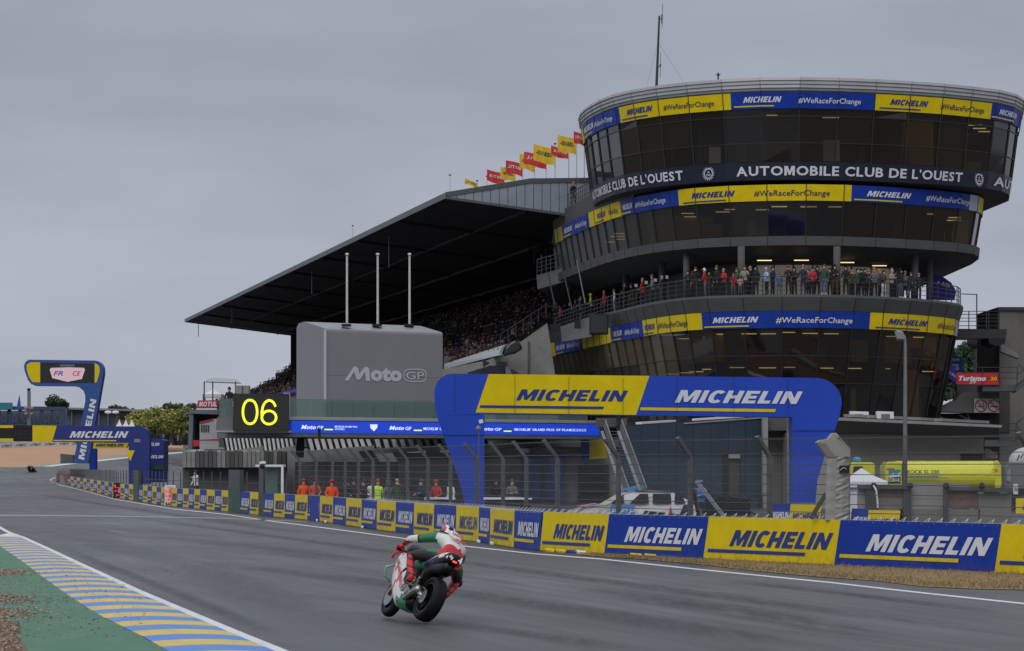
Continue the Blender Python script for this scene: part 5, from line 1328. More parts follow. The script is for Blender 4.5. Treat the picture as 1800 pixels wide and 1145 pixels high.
MB().prism([W(339.5, 785, 199.6), W(352, 785, 199.6), W(352, 774, 199.6), W(339.5, 774, 199.6)], (0, .1, 0)).build('red_sign', REDS, t)
t = thing('white_building', 'small white building with a red stripe behind the podium end', 'building', W(370, 790, 193))
WB = M('white render', (.36, .35, .36), .7, var=.08)
MB().prism([W(351, 790, 193), W(400, 790, 193), W(392, 736, 193), W(375, 737, 193), W(351, 744, 193)], (0, 4, 0)).build('wall', WB, t)
MB().prism([W(351, 774, 192.95), W(393, 774, 192.95), W(393, 771.5, 192.95), W(351, 773, 192.95)], (0, .1, 0)).build('red_stripe', REDS, t)
MB().prism([W(351, 744.5, 192.9), W(375, 738, 192.9), W(375, 736, 192.9), W(351, 742, 192.9)], (0, 4, 0)).build('roof_edge', REDS, t)
for x in (353, 357, 361, 365): MB().prism([W(x, 760, 192.96), W(x + 2.6, 760, 192.96), W(x + 2.6, 747, 192.96), W(x, 748, 192.96)], (0, .1, 0)).build('window', GL[1], t)
t = thing('blue_awning', 'violet blue awning behind the number screen and backdrop', 'awning', W(500, 690, 178))
MB().prism([W(486, 692, 178), W(524, 690, 178), W(524, 682, 178)], (0, 2, 0)).build('sheet', M('violet cloth', (.08, .05, .32), .7), t)
t = thing('camera_pod', 'slim black camera pod hanging below the blue LED strip', 'camera', W(561, 765, 167)); MB().tube(W(561, 755, 167), W(561.5, 771, 167), .08).build('pod', BLK, t); MB().box(W(559, 0, 167).x, W(564, 0, 167).x, 166.8, 167, W(0, 757, 167).z, W(0, 753, 167).z).build('head', BLK, t)
# ---------------------------------------------------------------- big inflatable arch
ARB = M('arch blue', (.009, .055, .46), .45, var=.05, scale=.6)
def Wa(px, py, o=0.): Y = 122.765 / (1 - .3136 * (px - 900) / F); return W(px, py, Y) + V((0, -o, 0))
ar = thing('banner_arch', 'large blue arch with a yellow panel spanning the pit exit in front of the tower', 'arch', Wa(1110, 912))
def arc(cx, cy, rx, ry, a0, a1, n=8): return [(cx + rx * math.cos(R(a0 + (a1 - a0) * k / n)), cy - ry * math.sin(R(a0 + (a1 - a0) * k / n))) for k in range(n + 1)]
beam = [(768, 732), (764.5, 712), (763.5, 690)] + arc(797, 688, 33, 31, 175, 95) + [(1436, 664.5)] + arc(1436, 709, 44, 44, 85, 0) + [(1475, 735), (1392.5, 733.4), (851, 727.5), (851, 728.5), (836, 728.5)]
mb = MB(); mb.prism([Wa(x, y) for x, y in beam], (0, 1.6, 0)); mb.build('beam', ARB, ar)
for o_, pl in ((0, [(768, 732), (851, 728.5), (851, 912), (823, 912), (812, 862), (802, 830), (783, 777)]), (0, [(1392.5, 733.4), (1475, 735), (1466, 760), (1450, 800), (1437, 845), (1433.5, 884), (1393, 884)])):
    MB().prism([Wa(x, y, -.004) for x, y in pl], (0, 1.56, 0)).build('leg', ARB, ar)
MB().prism([Wa(x, y, .012) for x, y in ((836, 725.5), (1118, 729.6), (1141.5, 661), (859, 657.8))], (0, .01, 0)).build('yellow_panel', YEL, ar)
def atext(s, x0, x1, yb, yt, mat, dy, off, sh):
    letters('lettering', s, lambda u, v: Wa(x0 + (x1 - x0) * u, yb + (yt - yb) * v + dy * u, .03), mat, ar, off=off, shear=sh, res=4)
atext('MICHELIN', 907, 1104, 704, 684.5, INK, 2.2, .045, .30)
atext('MICHELIN', 1186, 1411, 707.8, 685.8, PWH, 2.8, .045, .30)
def abar(x0, x1, y0, y1, hgt, mat): MB().prism([Wa(x0, y0 + hgt, .03), Wa(x1 - 2, y1 + hgt, .03), Wa(x1, y1, .03), Wa(x0 + 1, y0, .03)], (0, .01, 0)).build('stripe', mat, ar)
abar(843, 1062, 712.5, 715, 4.6, INK); abar(1125, 1364, 716.4, 719.5, 5.2, YEL)
MB().bar(Wa(768, 765, .02), Wa(851, 765, .02), .03).bar(Wa(1393, 757, .02), Wa(1469, 757, .02), .03).build('seam', INK, ar)
for x in (800, 905, 1000, 1095, 1190, 1290, 1385): MB().bar(Wa(x, 660 + (x - 800) * .0115, .035), Wa(x, 726 + (x - 800) * .0115, .035), .012).build('seam', M('seam dark', (.03, .03, .04), .6, var=0), ar)
# second row of boards beyond the fence, under the arch
k = 0
for (x0, x1, yt, c, Y, lab) in ((1351, 1386, 885, 'b', 108, 'blue board behind the fence left of the arch leg base'), (1386, 1440, 887, 'y', 108, 'yellow board behind the fence in front of the arch leg'), (1494, 1523, 894, 'b', 104, 'small blue board just right of the padded post'), (1523, 1579, 897, 'y', 104, 'yellow board right of the padded post before the low concrete wall')):
    t = thing('advertising_board', lab, 'board', W((x0 + x1) / 2, HZ + 2.3 * F / Y, Y), 'boards beyond the fence')
    MB().prism([W(x0, HZ + 2.3 * F / Y, Y), W(x1, HZ + 2.3 * F / Y, Y), W(x1 + 4, yt + .8, Y), W(x0 + 4, yt, Y)], (0, .08, 0)).build('panel', YEL if c == 'y' else BLU, t)
    letters('lettering', 'MICHELIN', flat(W(x0 + 6, yt + 26, Y), V(((x1 - x0 - 6) * Y / F, 0, 0)), V((0, 0, 11 * Y / F)), (0, -.03, 0)), INK if c == 'y' else PWH, t, off=.04, shear=.3, res=1)
# ---------------------------------------------------------------- padded fence post
PAD = M('grey padding vinyl', (.27, .265, .25), .6, var=.06, scale=4, bump=.0)
_nt = PAD.node_tree
t = thing('padded_post', 'fence post wrapped in creased pale grey padding with a bent top', 'post', barP(s_of_x(1467), .3))
Yp = barP(s_of_x(1467), .3).y
def PP(x, y, d): return W(x, y, Yp + d)
mb = MB(); rings = []
cr2 = random.Random(5)
for k in range(25):
    y = 915 - (915 - 803) * k / 24; w0, w1 = 1450 + (915 - y) * .035, 1494.5
    q = []
    for (x, d) in ((w0, .0), (w0 + 8, -.03), (w0 + 17, -.02), (w0 + 19, -.04), (w0 + 30, -.03), (w1 - 3, .05), (w1, .16), (w1, .5), (w0, .5)):
        j = .012 * math.sin(y * .55 + x * .35) + .01 * math.sin(y * .9 - x * .2) if x > w0 + 17 else .004 * math.sin(y * .3)
        q.append(PP(x, y, d + j * 1.1))
    rings.append(q)
mb.loft(rings, True, True); mb.build('padding', PAD, t, smooth=False)
top_ = [(1454, 803), (1436, 778), (1441.5, 774), (1456, 772), (1464, 762), (1470, 761), (1495, 790), (1495, 804)]
MB().prism([PP(x, y, -.04) for x, y in top_], (0, .5, 0)).build('bent_top', PAD, t, bevel=.015)
MB().prism([PP(1454, 803, -.05), PP(1469.5, 805, -.05), PP(1452, 780, -.05), PP(1436.3, 778.3, -.05)], (0, .02, 0)).build('top_flap', M('grey padding dark', (.16, .16, .15), .7), t)
MB().prism([PP(1475.5, 832, -.1), PP(1493, 832, -.1), PP(1493, 818.5, -.1), PP(1475.5, 818.5, -.1)], (0, .02, 0)).build('label_patch', BLK, t)
MB().path([PP(1477, 827, -.11), PP(1480, 824, -.11), PP(1484, 822, -.11), PP(1488, 825, -.11)], .006, 5).build('patch_mark', PWH, t)
MB().bar(PP(1452, 868, .2), PP(1425, 912, .3), .09).build('strut', STEELD, t)
# number plate on right fence post and far right things
t = thing('number_plate', 'small white plate with marker text on the right fence post', 'plate', W(1786, 860, 69))
MB().prism([W(1781.5, 869, 68.6), W(1789.5, 869, 68.6), W(1789.5, 851, 68.6), W(1781.5, 851, 68.6)], (0, .02, 0)).build('plate', PWH, t); letters('lettering', '7A3', flat(W(1782.5, 864, 68.6), V((6 * 68.6 / F, 0, 0)), V((0, 0, 7 * 68.6 / F)), (0, -.015, 0)), BLK, t, res=1)
# ---------------------------------------------------------------- service buildings
TEAL = M('dark teal cladding', (.018, .038, .062), .4, metal=.1, var=.15, scale=.5)
tb = thing('teal_building', 'dark teal sheet metal service building behind the fence under the arch', 'building', W(1220, 893, 160))
for k in range(8):
    x0 = 1098 + 30.4 * k; x1 = x0 + 29.9; f_ = lambda x: 750 - (x - 1098) * .066
    MB().prism([W(x0, 900, 160), W(x1, 900, 160), W(x1, f_(x1), 160), W(x0, f_(x0), 160)], (0, 8, 0)).build('wall_panel', TEAL, tb)
MB().prism([W(1202, 746, 159.9), W(1342, 735.5, 159.9), W(1342, 733, 159.9), W(1202, 743.5, 159.9)], (0, 8, 0)).build('roof_edge', CONC, tb)
a_, b_ = W(1098, 749, 160.2), W(1342, 733, 160.2); c_, d_ = W(1342, 733, 168), W(1098, 749, 168)
MB().quad(*(p + V((0, 0, .04)) for p in (a_, b_, c_, d_))).build('roof_surface', M('brown roof gravel', (.15, .075, .05), .9), tb)
for u0, u1, v0, v1 in ((.1, .35, .3, .9), (.5, .85, .5, .8)):
    p_ = lambda u, v: a_.lerp(b_, u).lerp(d_.lerp(c_, u), v) + V((0, 0, .1))
    MB().bar(p_(u0, v0), p_(u1, v1), .35, .12).build('roof_duct', PWH, tb)
MB().prism([W(1270, 893, 159.93), W(1301, 893, 159.93), W(1301, 797, 159.93), W(1270, 797, 159.93)], (0, .05, 0)).build('door_frame', BLK, tb)
MB().prism([W(1282, 885, 159.9), W(1300, 885, 159.9), W(1300, 806, 159.9), W(1282, 806, 159.9)], (0, .05, 0)).build('door', M('door brown', (.05, .045, .04), .6), tb)
MB().prism([W(1281, 806, 159.6), W(1301, 806, 159.6), W(1301, 798, 159.6), W(1281, 798, 159.6)], (0, .4, 0)).build('door_lamp', CONC, tb)
MB().prism([W(1301, 898, 158), W(1332, 898, 158), W(1332, 867, 158), W(1301, 867, 158)], (0, 1, 0)).build('bin_enclosure', TEAL, tb)
bb = thing('garage_building', 'beige garage building with a low concrete canopy right of the arch', 'building', W(1560, 890, 155))
BEI = M('beige render', (.30, .285, .255), .8, var=.1, scale=.7)
MB().prism([W(1341.5, 900, 158), W(1350, 900, 158), W(1350, 733, 158), W(1341.5, 733, 158)], (0, 1, 0)).build('corner_column', CONC, bb)
MB().prism([W(1350, 900, 161), W(1392, 900, 161), W(1392, 757, 161), W(1350, 757, 161)], (0, 3, 0)).build('wall', BEI, bb)
for k in range(7): MB().bar(W(1352 + 5 * k, 885, 160.9), W(1352 + 5 * k, 760, 160.9), .03).build('wall_joint', DCON, bb)
MB().prism([W(1345, 757, 158.5), W(1480, 757, 158.5), W(1480, 735, 158.5), W(1345, 735, 158.5)], (0, 5, 0)).build('shade_beam', TCON, bb)
MB().bar(W(1384, 890, 158), W(1384, 735, 158), .12).build('drain_pipe', RAIL, bb)
MB().prism([W(1392, 900, 155), W(1729, 900, 155), W(1729, 768, 155), W(1392, 760, 155)], (0, 8, 0)).build('wall', BEI, bb)
MB().hexa([W(1466, 762, 154.7), W(1730, 768, 154.7), W(1730, 768, 165), W(1466, 762, 165), W(1470, 736, 151.5), W(1757, 749, 151.5), W(1757, 749, 168), W(1470, 736, 168)]).build('canopy', M('canopy concrete', (.16, .155, .145), .8, var=.15, scale=.6), bb)
MB().hexa([W(1466, 739, 151.3), W(1760, 752, 151.3), W(1760, 752, 168), W(1466, 739, 168), W(1466, 733.5, 151.3), W(1762, 747.5, 151.3), W(1762, 747.5, 168), W(1466, 733.5, 168)]).build('roof_slab', CONC, bb)
BIT = M('brown roof gravel', (.15, .075, .05), .9, var=.25, scale=1.5)
a_, b_ = W(1466, 733.5, 151.3), W(1762, 747.5, 151.3); c_, d_ = W(1762, 747.5, 168), W(1466, 733.5, 168); up_ = V((0, 0, .03))
MB().quad(a_ + up_, b_ + up_, c_ + up_, d_ + up_).build('roof_surface', BIT, bb)
for u0, u1, v0, v1 in ((.08, .3, .55, .95), (.35, .6, .4, .9), (.62, .9, .5, .98), (.1, .5, .2, .35)):
    p_ = lambda u, v: a_.lerp(b_, u).lerp(d_.lerp(c_, u), v) + V((0, 0, .12))
    MB().bar(p_(u0, v0), p_(u1, v1), .45, .16).build('roof_duct', CONC, bb)
MB().prism([W(1689, 815, 154.9), W(1728, 815, 154.9), W(1728, 798, 154.9), W(1689, 798, 154.9)], (0, .1, 0)).build('dark_opening', BLK, bb)
for (x0, x1, lab) in ((1495, 1527, 'white air conditioner nearest the arch on the concrete canopy'), (1542, 1571, 'white air conditioner by the lamp post on the concrete canopy')):
    t = thing('air_conditioner', lab, 'air conditioner', W((x0 + x1) / 2, 735, 155), 'air conditioners on the canopy')
    MB().prism([W(x0, 736, 155), W(x1, 736.5, 155), W(x1, 724, 155), W(x0, 723, 155)], (0, .7, 0)).build('casing', PWH, t)
    MB().prism([W(x0 + 7, 735, 154.96), W(x0 + 22, 735, 154.96), W(x0 + 22, 728, 154.96), W(x0 + 7, 728, 154.96)], (0, .02, 0)).build('fan_grille', CLAD, t)
# steel stair beside the podium
t = thing('steel_staircase', 'steep grey steel staircase with mesh sides rising behind the fence', 'staircase', W(1120, 880, 150))
for s_, (a, b) in enumerate((((1064, 738), (1107, 862)), ((1093, 738), (1137, 858)))):
    MB().prism([W(a[0], a[1], 150), W(a[0] - 3, a[1] + 14, 150), W(b[0] - 8, b[1] + 8, 150), W(b[0], b[1], 150)], (0, .06, 0)).build('side_panel', M('stair mesh', (.15, .155, .16), .5, metal=.4, var=.25, scale=9), t)
    MB().bar(W(*a, 149.9), W(*b, 149.9), .06).build('handrail', CLADL, t)
    MB().bar(W(a[0] - 6, a[1] + 20, 149.9), W(b[0] - 10, b[1] + 10, 149.9), .16).build('stringer', CLADL, t)
for k in range(20):
    x = 1068 + 41 * k / 19; y = 758 + 100 * k / 19
    MB().hexa([W(x, y + 1.2, 150.1), W(x + 28, y + 1.2, 150.1), W(x + 28, y + 1.2, 150.5), W(x, y + 1.2, 150.5), W(x, y, 150.1), W(x + 28, y, 150.1), W(x + 28, y, 150.5), W(x, y, 150.5)]).build('tread', RAIL, t)
MB().prism([W(1050, 752, 153), W(1102, 749, 153), W(1102, 735, 153), W(1050, 735, 153)], (0, 3, 0)).build('landing', TCON, t)
MB().bar(W(1087, 770, 152.8), W(1087, 728, 152.8), .2).build('landing_post', BLK, t)
# ---------------------------------------------------------------- low concrete wall, tank truck, tent, lamp
lw = thing('panel_wall', 'low concrete panel wall with steel posts in front of the yellow tank truck', 'wall', W(1640, 930, 106))
mats = (M('panel pale', (.24, .235, .225), .8, var=.12, scale=2), M('panel rusty', (.17, .10, .075), .85, var=.3, scale=2), M('panel grey', (.17, .165, .155), .8, var=.15, scale=2))
def pn(x0, x1, yt, yb, m_): MB().prism([W(x0, yb, 106), W(x1, yb, 106), W(x1, yt, 106), W(x0, yt, 106)], (0, .12, 0)).build('panel', m_, lw)
pn(1508, 1522, 855, 930, mats[0]); pn(1543, 1587, 859, 874.5, mats[1]); pn(1543, 1587, 875, 930, mats[2])
pn(1602, 1659, 854, 877, mats[0]); pn(1602, 1659, 877.6, 895, mats[0]); pn(1666, 1719, 859, 877.5, mats[1]); pn(1666, 1719, 878, 894, mats[1]); pn(1720, 1778, 868, 930, mats[2]); pn(1580, 1722, 895.4, 930, mats[2])
for x0, x1 in ((1522, 1543), (1588, 1602), (1659, 1666)): MB().prism([W(x0, 930, 105.8), W(x1, 930, 105.8), W(x1, 852, 105.8), W(x0, 852, 105.8)], (0, .3, 0)).build('post', DGR, lw)
for x0, x1, y in ((1508, 1600, 854), (1668, 1726, 857), (1726, 1778, 860)): MB().prism([W(x0, y + 5, 105.7), W(x1, y + 6, 105.7), W(x1, y, 105.7), W(x0, y - 1, 105.7)], (0, .3, 0)).build('top_rail', STEELD, lw)
for x in (1536, 1600, 1663, 1726): MB().ball(W(x, 854, 105.6), .12).build('post_cap', BLK, lw)
MB().path([W(1535, 853, 105.5), W(1540, 862, 105.4), W(1542.5, 880, 105.4), W(1543, 893, 105.4)], .035, 6).build('white_hose', PWH, lw)
t = thing('sign_board', 'blank white panel standing on the ground beside the low wall end', 'panel', W(1620, 852, 108)); MB().prism([W(1602, 856, 107), W(1705, 857, 107), W(1705, 850, 107), W(1602, 849, 107)], (0, .05, 0)).build('panel', CONC, t)
TRY = M('tank yellow', (.62, .60, .01), .25, var=.05, clear=.4)
tr = thing('tank_truck', 'bright yellow tank truck parked behind the low concrete wall', 'truck', W(1660, 880, 140))
c0, c1 = W(1573, 838, 141), W(1752, 840, 141); r = .95
rg = []
for x, k in ((c0.x, .97), (c0.x + .1, 1), (c1.x - .1, 1), (c1.x, .96)):
    rg.append([(x, 141 + r * k * math.cos(u), c0.z + .0 + r * .82 * k * math.sin(u) * (1 if math.sin(u) > 0 else 1.0)) for u in [2 * math.pi * i / 28 for i in range(28)]])
MB().loft(rg, True, True).build('tank', TRY, tr, smooth=False)
q = [(1557, 858), (1586, 858), (1586, 816), (1582, 812), (1562, 812), (1556, 818)]
MB().prism([W(x, y, 140.0) for x, y in q], (0, 2, 0)).build('front_locker', TRY, tr, bevel=.04)
MB().prism([W(x, y, 140.0) for x, y in ((1749, 858), (1759, 858), (1761, 850), (1760, 818), (1755, 810), (1749, 810))], (0, 2, 0)).build('rear_locker', TRY, tr, bevel=.04)
MB().bar(W(1586.5, 855, 139.95), W(1586.5, 812, 139.95), .05).build('joint', BLK, tr)
MB().bar(W(1558, 824, 139.95), W(1572, 823, 139.95), .05).bar(W(1744, 826, 139.95), W(1754, 826, 139.95), .05).build('hinge', M('orange hinge', (.6, .18, .03), .5), tr)
for s_, x0, x1 in (('ROCK SL 200', 1594, 1650),): letters('lettering', s_, flat(W(x0, 833, 140.02), V(((x1 - x0) * 140 / F, 0, 0)), V((0, .0, 6.5 * 140 / F)), (0, -.16, 0)), GRY, tr, off=.02)
MB().prism([W(1562.5, 850, 139.96), W(1583, 850, 139.96), W(1583, 838, 139.96), W(1562.5, 838, 139.96)], (0, .03, 0)).build('logo_panel', NAVY, tr)
MB().prism([W(1562.5, 838, 139.95), W(1583, 838, 139.95), W(1583, 826, 139.95), W(1562.5, 826, 139.95)], (0, .03, 0)).build('logo_panel', M('logo teal', (.02, .25, .30), .5), tr)
MB().prism([W(1562.5, 837, 139.93), W(1570, 832, 139.93), W(1575, 835, 139.93), W(1583, 830, 139.93), W(1583, 838, 139.93), W(1562.5, 840, 139.93)][::-1], (0, .01, 0)).build('logo_wave', PWH, tr)
letters('lettering', 'CMAR', flat(W(1563.5, 847, 139.96), V((18 * 140 / F, 0, 0)), V((0, 0, 6 * 140 / F)), (0, -.04, 0)), PWH, tr, off=.03)
MB().prism([W(1594, 839, 139.86), W(1649, 839, 139.86), W(1649, 837.5, 139.86), W(1594, 837.5, 139.86)], (0, .01, 0)).build('stripe', INK, tr)
MB().prism([W(1594, 841, 139.86), W(1668, 841, 139.86), W(1668, 839.6, 139.86), W(1594, 839.6, 139.86)], (0, .01, 0)).build('stripe', M('logo teal', (.02, .25, .3), .5), tr)
MB().prism([W(x, y, 140.2) for x, y in ((1495, 860), (1538, 860), (1538, 816), (1533, 813), (1497, 813), (1493, 830))], (0, 2.2, 0)).build('cab', TRY, tr, bevel=.06)
MB().prism([W(1499, 833, 140.15), W(1520, 833, 140.15), W(1516, 820, 140.15), W(1501, 820, 140.15)], (0, .05, 0)).build('side_window', GL[1], tr)
MB().ball(W(1506, 809, 141), .22, .22, .16).build('beacon', M('beacon blue', (.03, .25, .5), .3), tr)
MB().box(W(1493, 0, 141).x, W(1765, 0, 141).x, 140.2, 141.8, .55, .95).build('chassis', BLK, tr)
for x in (1516, 1690, 1730, 1570):
    c = W(x, 880, 140.2); c.z = .5
    MB().tube(c, c + V((0, .35, 0)), .5, n=20).build('wheel', BLK, tr)
t = tent('white canopy tent between the padded post and the low concrete wall', 1477, 1562, 847, 823, 124, TW, 915)
MB().hexa([W(1482, 915, 124.2), W(1507, 915, 124.2), W(1507, 915, 126.2), W(1482, 915, 126.2), W(1482, 851, 124.2), W(1507, 851, 124.2), W(1507, 851, 126.2), W(1482, 851, 126.2)]).build('side_wall', TW, t)
lp = thing('street_lamp', 'tall grey lamp post with a short arm in front of the tower', 'lamp post', W(1591, 923, 112))
MB().path([W(1591, 923, 112), W(1591, 760, 112), W(1591.5, 610, 112), W(1590, 593, 112), W(1584, 584, 112), W(1575, 582, 112)], [.1, .085, .06, .055, .05, .04], 10).build('pole', M('lamp steel', (.2, .205, .21), .4, metal=.5), lp, smooth=True)
MB().hexa([W(1578, 596, 111.9), W(1590, 597, 111.9), W(1592, 600, 112.2), W(1576, 599, 112.2), W(1572, 583, 111.9), W(1588, 584, 111.9), W(1588, 584, 112.2), W(1572, 583, 112.2)]).build('lamp_head', M('lamp head', (.22, .22, .21), .5), lp, bevel=.02)
# ---------------------------------------------------------------- right edge: concrete tower, bridge, signs, stairs
OLDC = M('stained concrete', (.17, .16, .145), .85, var=.35, scale=.5, stretch=(1, 1, .3))
OLDD = M('stained concrete dark', (.06, .058, .055), .85, var=.3, scale=.5)
rt = thing('concrete_stair_tower', 'tall stained concrete stair tower at the right edge', 'tower', W(1790, 900, 186))
MB().prism([W(1757, 900, 187), W(1990, 900, 187), W(1990, 541, 187), W(1757, 541, 187)], (0, 9, 0)).build('shaft', OLDC, rt)
MB().prism([W(1755, 546, 186.8), W(1990, 546, 186.8), W(1990, 540, 186.8), W(1755, 540, 186.8)], (0, 9, 0)).build('coping', OLDD, rt)
MB().prism([W(1759, 618, 186.9), W(1790, 630, 186.9), W(1790, 622, 186.9), W(1759, 605, 186.9)], (0, .2, 0)).build('ledge', CONC, rt)
MB().prism([W(1757, 760, 186.9), W(1775, 760, 186.9), W(1775, 688, 186.9), W(1757, 688, 186.9)], (0, .2, 0)).build('pier', OLDD, rt)
br = thing('footbridge', 'dark steel footbridge with railings joining the tower to the stair tower', 'bridge', W(1725, 590, 184))
MB().prism([W(1675, 594.5, 184), W(1768, 595, 184), W(1770, 579, 184), W(1680, 578, 184)], (0, 3, 0)).build('deck_beam', RAILD, br)
MB().prism([W(1738, 595, 183.8), W(1768, 595, 183.8), W(1766, 605, 183.8), W(1752, 609, 183.8), W(1739, 604, 183.8)], (0, 3, 0)).build('bracket', BLK, br)
mb = MB()
for y in (547.5, 553, 559.5, 565, 573): mb.bar(W(1684, y, 183.9), W(1757, y, 183.9), .045)
mb.build('rails', RAILD, br)
for x in (1703, 1717, 1734, 1738, 1755): MB().bar(W(x, 579, 183.9), W(x, 547, 183.9), .06).build('post', RAILD, br)
t = thing('light_mast', 'thin floodlight mast above the trees seen below the bridge', 'mast', W(1714, 700, 300)); MB().tube(W(1714, 680, 300), W(1714, 603, 300), .16).build('pole', RAILD, t); MB().ball(W(1714, 602, 300), .9, .6, .7).build('lamp_cluster', BLK, t)
t = thing('thin_mast', 'thin mast with a small arm rising above the footbridge', 'mast', W(1717, 548, 190)); MB().tube(W(1717, 580, 190), W(1717, 517, 190), .04).tube(W(1717, 518, 190), W(1690, 517, 190), .03).build('pole', RAILD, t)
gw = thing('grey_girder', 'broad pale grey girder wall under the red banner', 'wall', W(1705, 727, 183))
MB().prism([W(1650, 725, 183), W(1757, 727, 183), W(1757, 690, 183), W(1690, 690, 183), W(1682, 703, 183), W(1656, 716, 183)], (0, 2, 0)).build('girder', M('girder grey', (.135, .13, .12), .8, var=.1), gw)
MB().prism([W(1645, 770, 184), W(1757, 770, 184), W(1757, 727, 184), W(1645, 727, 184)], (0, .5, 0)).build('dark_void', BLK, gw)
MB().prism([W(1682, 692, 184.4), W(1760, 692, 184.4), W(1760, 672, 184.4), W(1682, 672, 184.4)], (0, .5, 0)).build('dark_void', OLDD, gw)
for a, b in (((1650, 732), (1680, 745)), ((1686, 730), (1712, 742)), ((1700, 728), (1706, 740))): MB().bar(W(*a, 183.8), W(*b, 183.8), .08).build('brace', RAIL, gw)
t = thing('no_smoking_sign', 'white sign with two red prohibition circles on the grey girder', 'sign', W(1734, 726, 182.8))
MB().prism([W(1712.5, 725.5, 182.8), W(1756, 725.5, 182.8), W(1756, 701, 182.8), W(1712.5, 701, 182.8)], (0, .08, 0)).build('panel', M('sign white', (.42, .40, .40), .5, var=.04), t)
SR = M('prohibition red', (.32, .02, .05), .5, var=0)
for cx in (1724.5, 1747.5):
    mb = MB(); n = 28
    def C(r_, k): u = 2 * math.pi * k / n; return W(cx + r_ * math.cos(u), 713.3 - r_ * 1.04 * math.sin(u), 182.75)
    for k in range(n): mb.quad(C(9, k), C(10.8, k), C(10.8, k + 1), C(9, k + 1))
    d1 = (6.8, -6.2); mb.quad(W(cx - 7.3, 706.6, 182.74), W(cx - 6, 705.6, 182.74), W(cx + 7.3, 719.8, 182.74), W(cx + 6, 720.8, 182.74))
    mb.build('prohibition_ring', SR, t)
    mb = MB(); mb.quad(W(cx - 6, 715.5, 182.76), W(cx + 6, 715.5, 182.76), W(cx + 6, 714, 182.76), W(cx - 6, 714, 182.76))
    if cx < 1730: mb.path([W(cx + 5, 713, 182.76), W(cx + 3.5, 710, 182.76), W(cx + 5, 707.5, 182.76)], .02, 4)
    else: mb.quad(W(cx + 2, 717, 182.76), W(cx + 7, 716, 182.76), W(cx + 7, 714, 182.76), W(cx + 2, 714, 182.76))
    mb.build('pictogram', BLK, t)
t = thing('red_banner', 'red banner with white italic lettering on the walkway by the stair tower', 'banner', W(1718, 677, 181))
REDB = M('banner red', (.50, .012, .02), .5, var=.05)
MB().prism([W(1681, 675.5, 181), W(1755, 676.5, 181), W(1755, 656, 181), W(1682, 655, 181)], (0, .06, 0)).build('sheet', REDB, t)
letters('lettering', 'Turismo', flat(W(1685, 670, 181), V((48 * .0362, 0, 0)), V((0, 0, 9 * .0362)), (0, -.04, 0)), PWH, t, off=.05, shear=.3)
letters('lettering', '39', flat(W(1704, 675, 181), V((11 * .0362, 0, 0)), V((0, 0, 6.5 * .0362)), (0, -.045, 0)), GW, t, off=.04)
letters('lettering', '20', flat(W(1741, 669, 181), V((11 * .0362, 0, 0)), V((0, 0, 6 * .0362)), (0, -.04, 0)), YEL, t, off=.03)
wk = thing('steel_walkway', 'dark steel walkway with railings and stairs at the right edge below the banner', 'walkway', W(1760, 690, 181))
MB().prism([W(1727, 688, 181.2), W(1790, 688, 181.2), W(1800, 672, 181.2), W(1800, 684, 181.2)][0:2] + [W(1790, 676, 181.2), W(1727, 677, 181.2)], (0, 2, 0)).build('deck', M('walkway grey', (.07, .075, .08), .6), wk)
for y in (646, 655, 665): MB().bar(W(1690, y, 181), W(1790, y, 181), .045).build('rail', RAILD, wk)
for x in (1727, 1757, 1788): MB().bar(W(x, 680, 181), W(x, 646, 181), .05).build('post', RAILD, wk)
MB().prism([W(1786, 690, 181), W(1815, 668, 181), W(1815, 659, 181), W(1786, 680, 181)], (0, 1.5, 0)).build('stair_flight', M('walkway grey', (.07, .075, .08), .6), wk)
MB().bar(W(1787, 660, 181), W(1815, 640, 181), .05).bar(W(1790, 640, 181), W(1815, 668, 181), .04).build('stair_rail', RAILD, wk)
wk2 = thing('lower_landing', 'lower dark steel landing and stair beside the garage roof', 'landing', W(1775, 785, 175))
MB().prism([W(1731, 785, 175), W(1786, 785, 175), W(1812, 765, 175), W(1812, 756, 175), W(1786, 773, 175), W(1731, 774, 175)], (0, 2, 0)).build('deck', M('walkway grey', (.07, .075, .08), .6), wk2)
for y in (745, 757, 770): MB().bar(W(1757, y, 174.9), W(1786, y, 174.9), .045).build('rail', RAILD, wk2)
for x in (1757, 1786): MB().bar(W(x, 776, 174.9), W(x, 745, 174.9), .05).build('post', RAILD, wk2)
MB().bar(W(1786, 745, 174.9), W(1812, 725, 174.9), .05).bar(W(1786, 745, 174.9), W(1800, 766, 174.9), .04).build('stair_rail', RAILD, wk2)
# blue flags near the tower's right flank
BLF = M('flag blue', (.02, .09, .36), .7, var=.05); VIO = M('flag violet', (.045, .03, .32), .7, var=.05)
t = thing('feather_flag', 'bright blue panel with white lettering behind the right flank of the tower', 'flag', W(1682, 680, 188))
MB().prism([W(1668, 660, 188), W(1697, 660, 188), W(1693, 632, 188), W(1690, 627, 188), W(1668, 626, 188)], (0, .1, 0)).build('cloth', BLF, t)
letters('lettering', 'gion', flat(W(1671, 635, 188), V((15 * .0376, 0, 0)), V((0, 0, 6 * .0376)), (0, -.03, 0)), PWH, t, off=.02); letters('lettering', "'S", flat(W(1675, 651, 188), V((11 * .0376, 0, 0)), V((0, 0, 11 * .0376)), (0, -.03, 0)), PWH, t, off=.03)
t = thing('feather_flag', 'violet blue banner with faint lettering in front of the bright blue panel', 'flag', W(1670, 700, 184))
MB().prism([W(1665, 661, 184), W(1680, 675, 184), W(1680, 650, 184), W(1670, 632, 184)], (0, .06, 0)).build('cloth', VIO, t)
letters('lettering', 'Y-AU', lambda u, v: W(1668 + 12 * u, 657 + 8 * u - 6 * v, 183.95), PWH, t, off=.02)
t = thing('feather_flag', 'violet blue bowed flag behind the right end of the balcony railing', 'flag', W(1640, 525, 185))
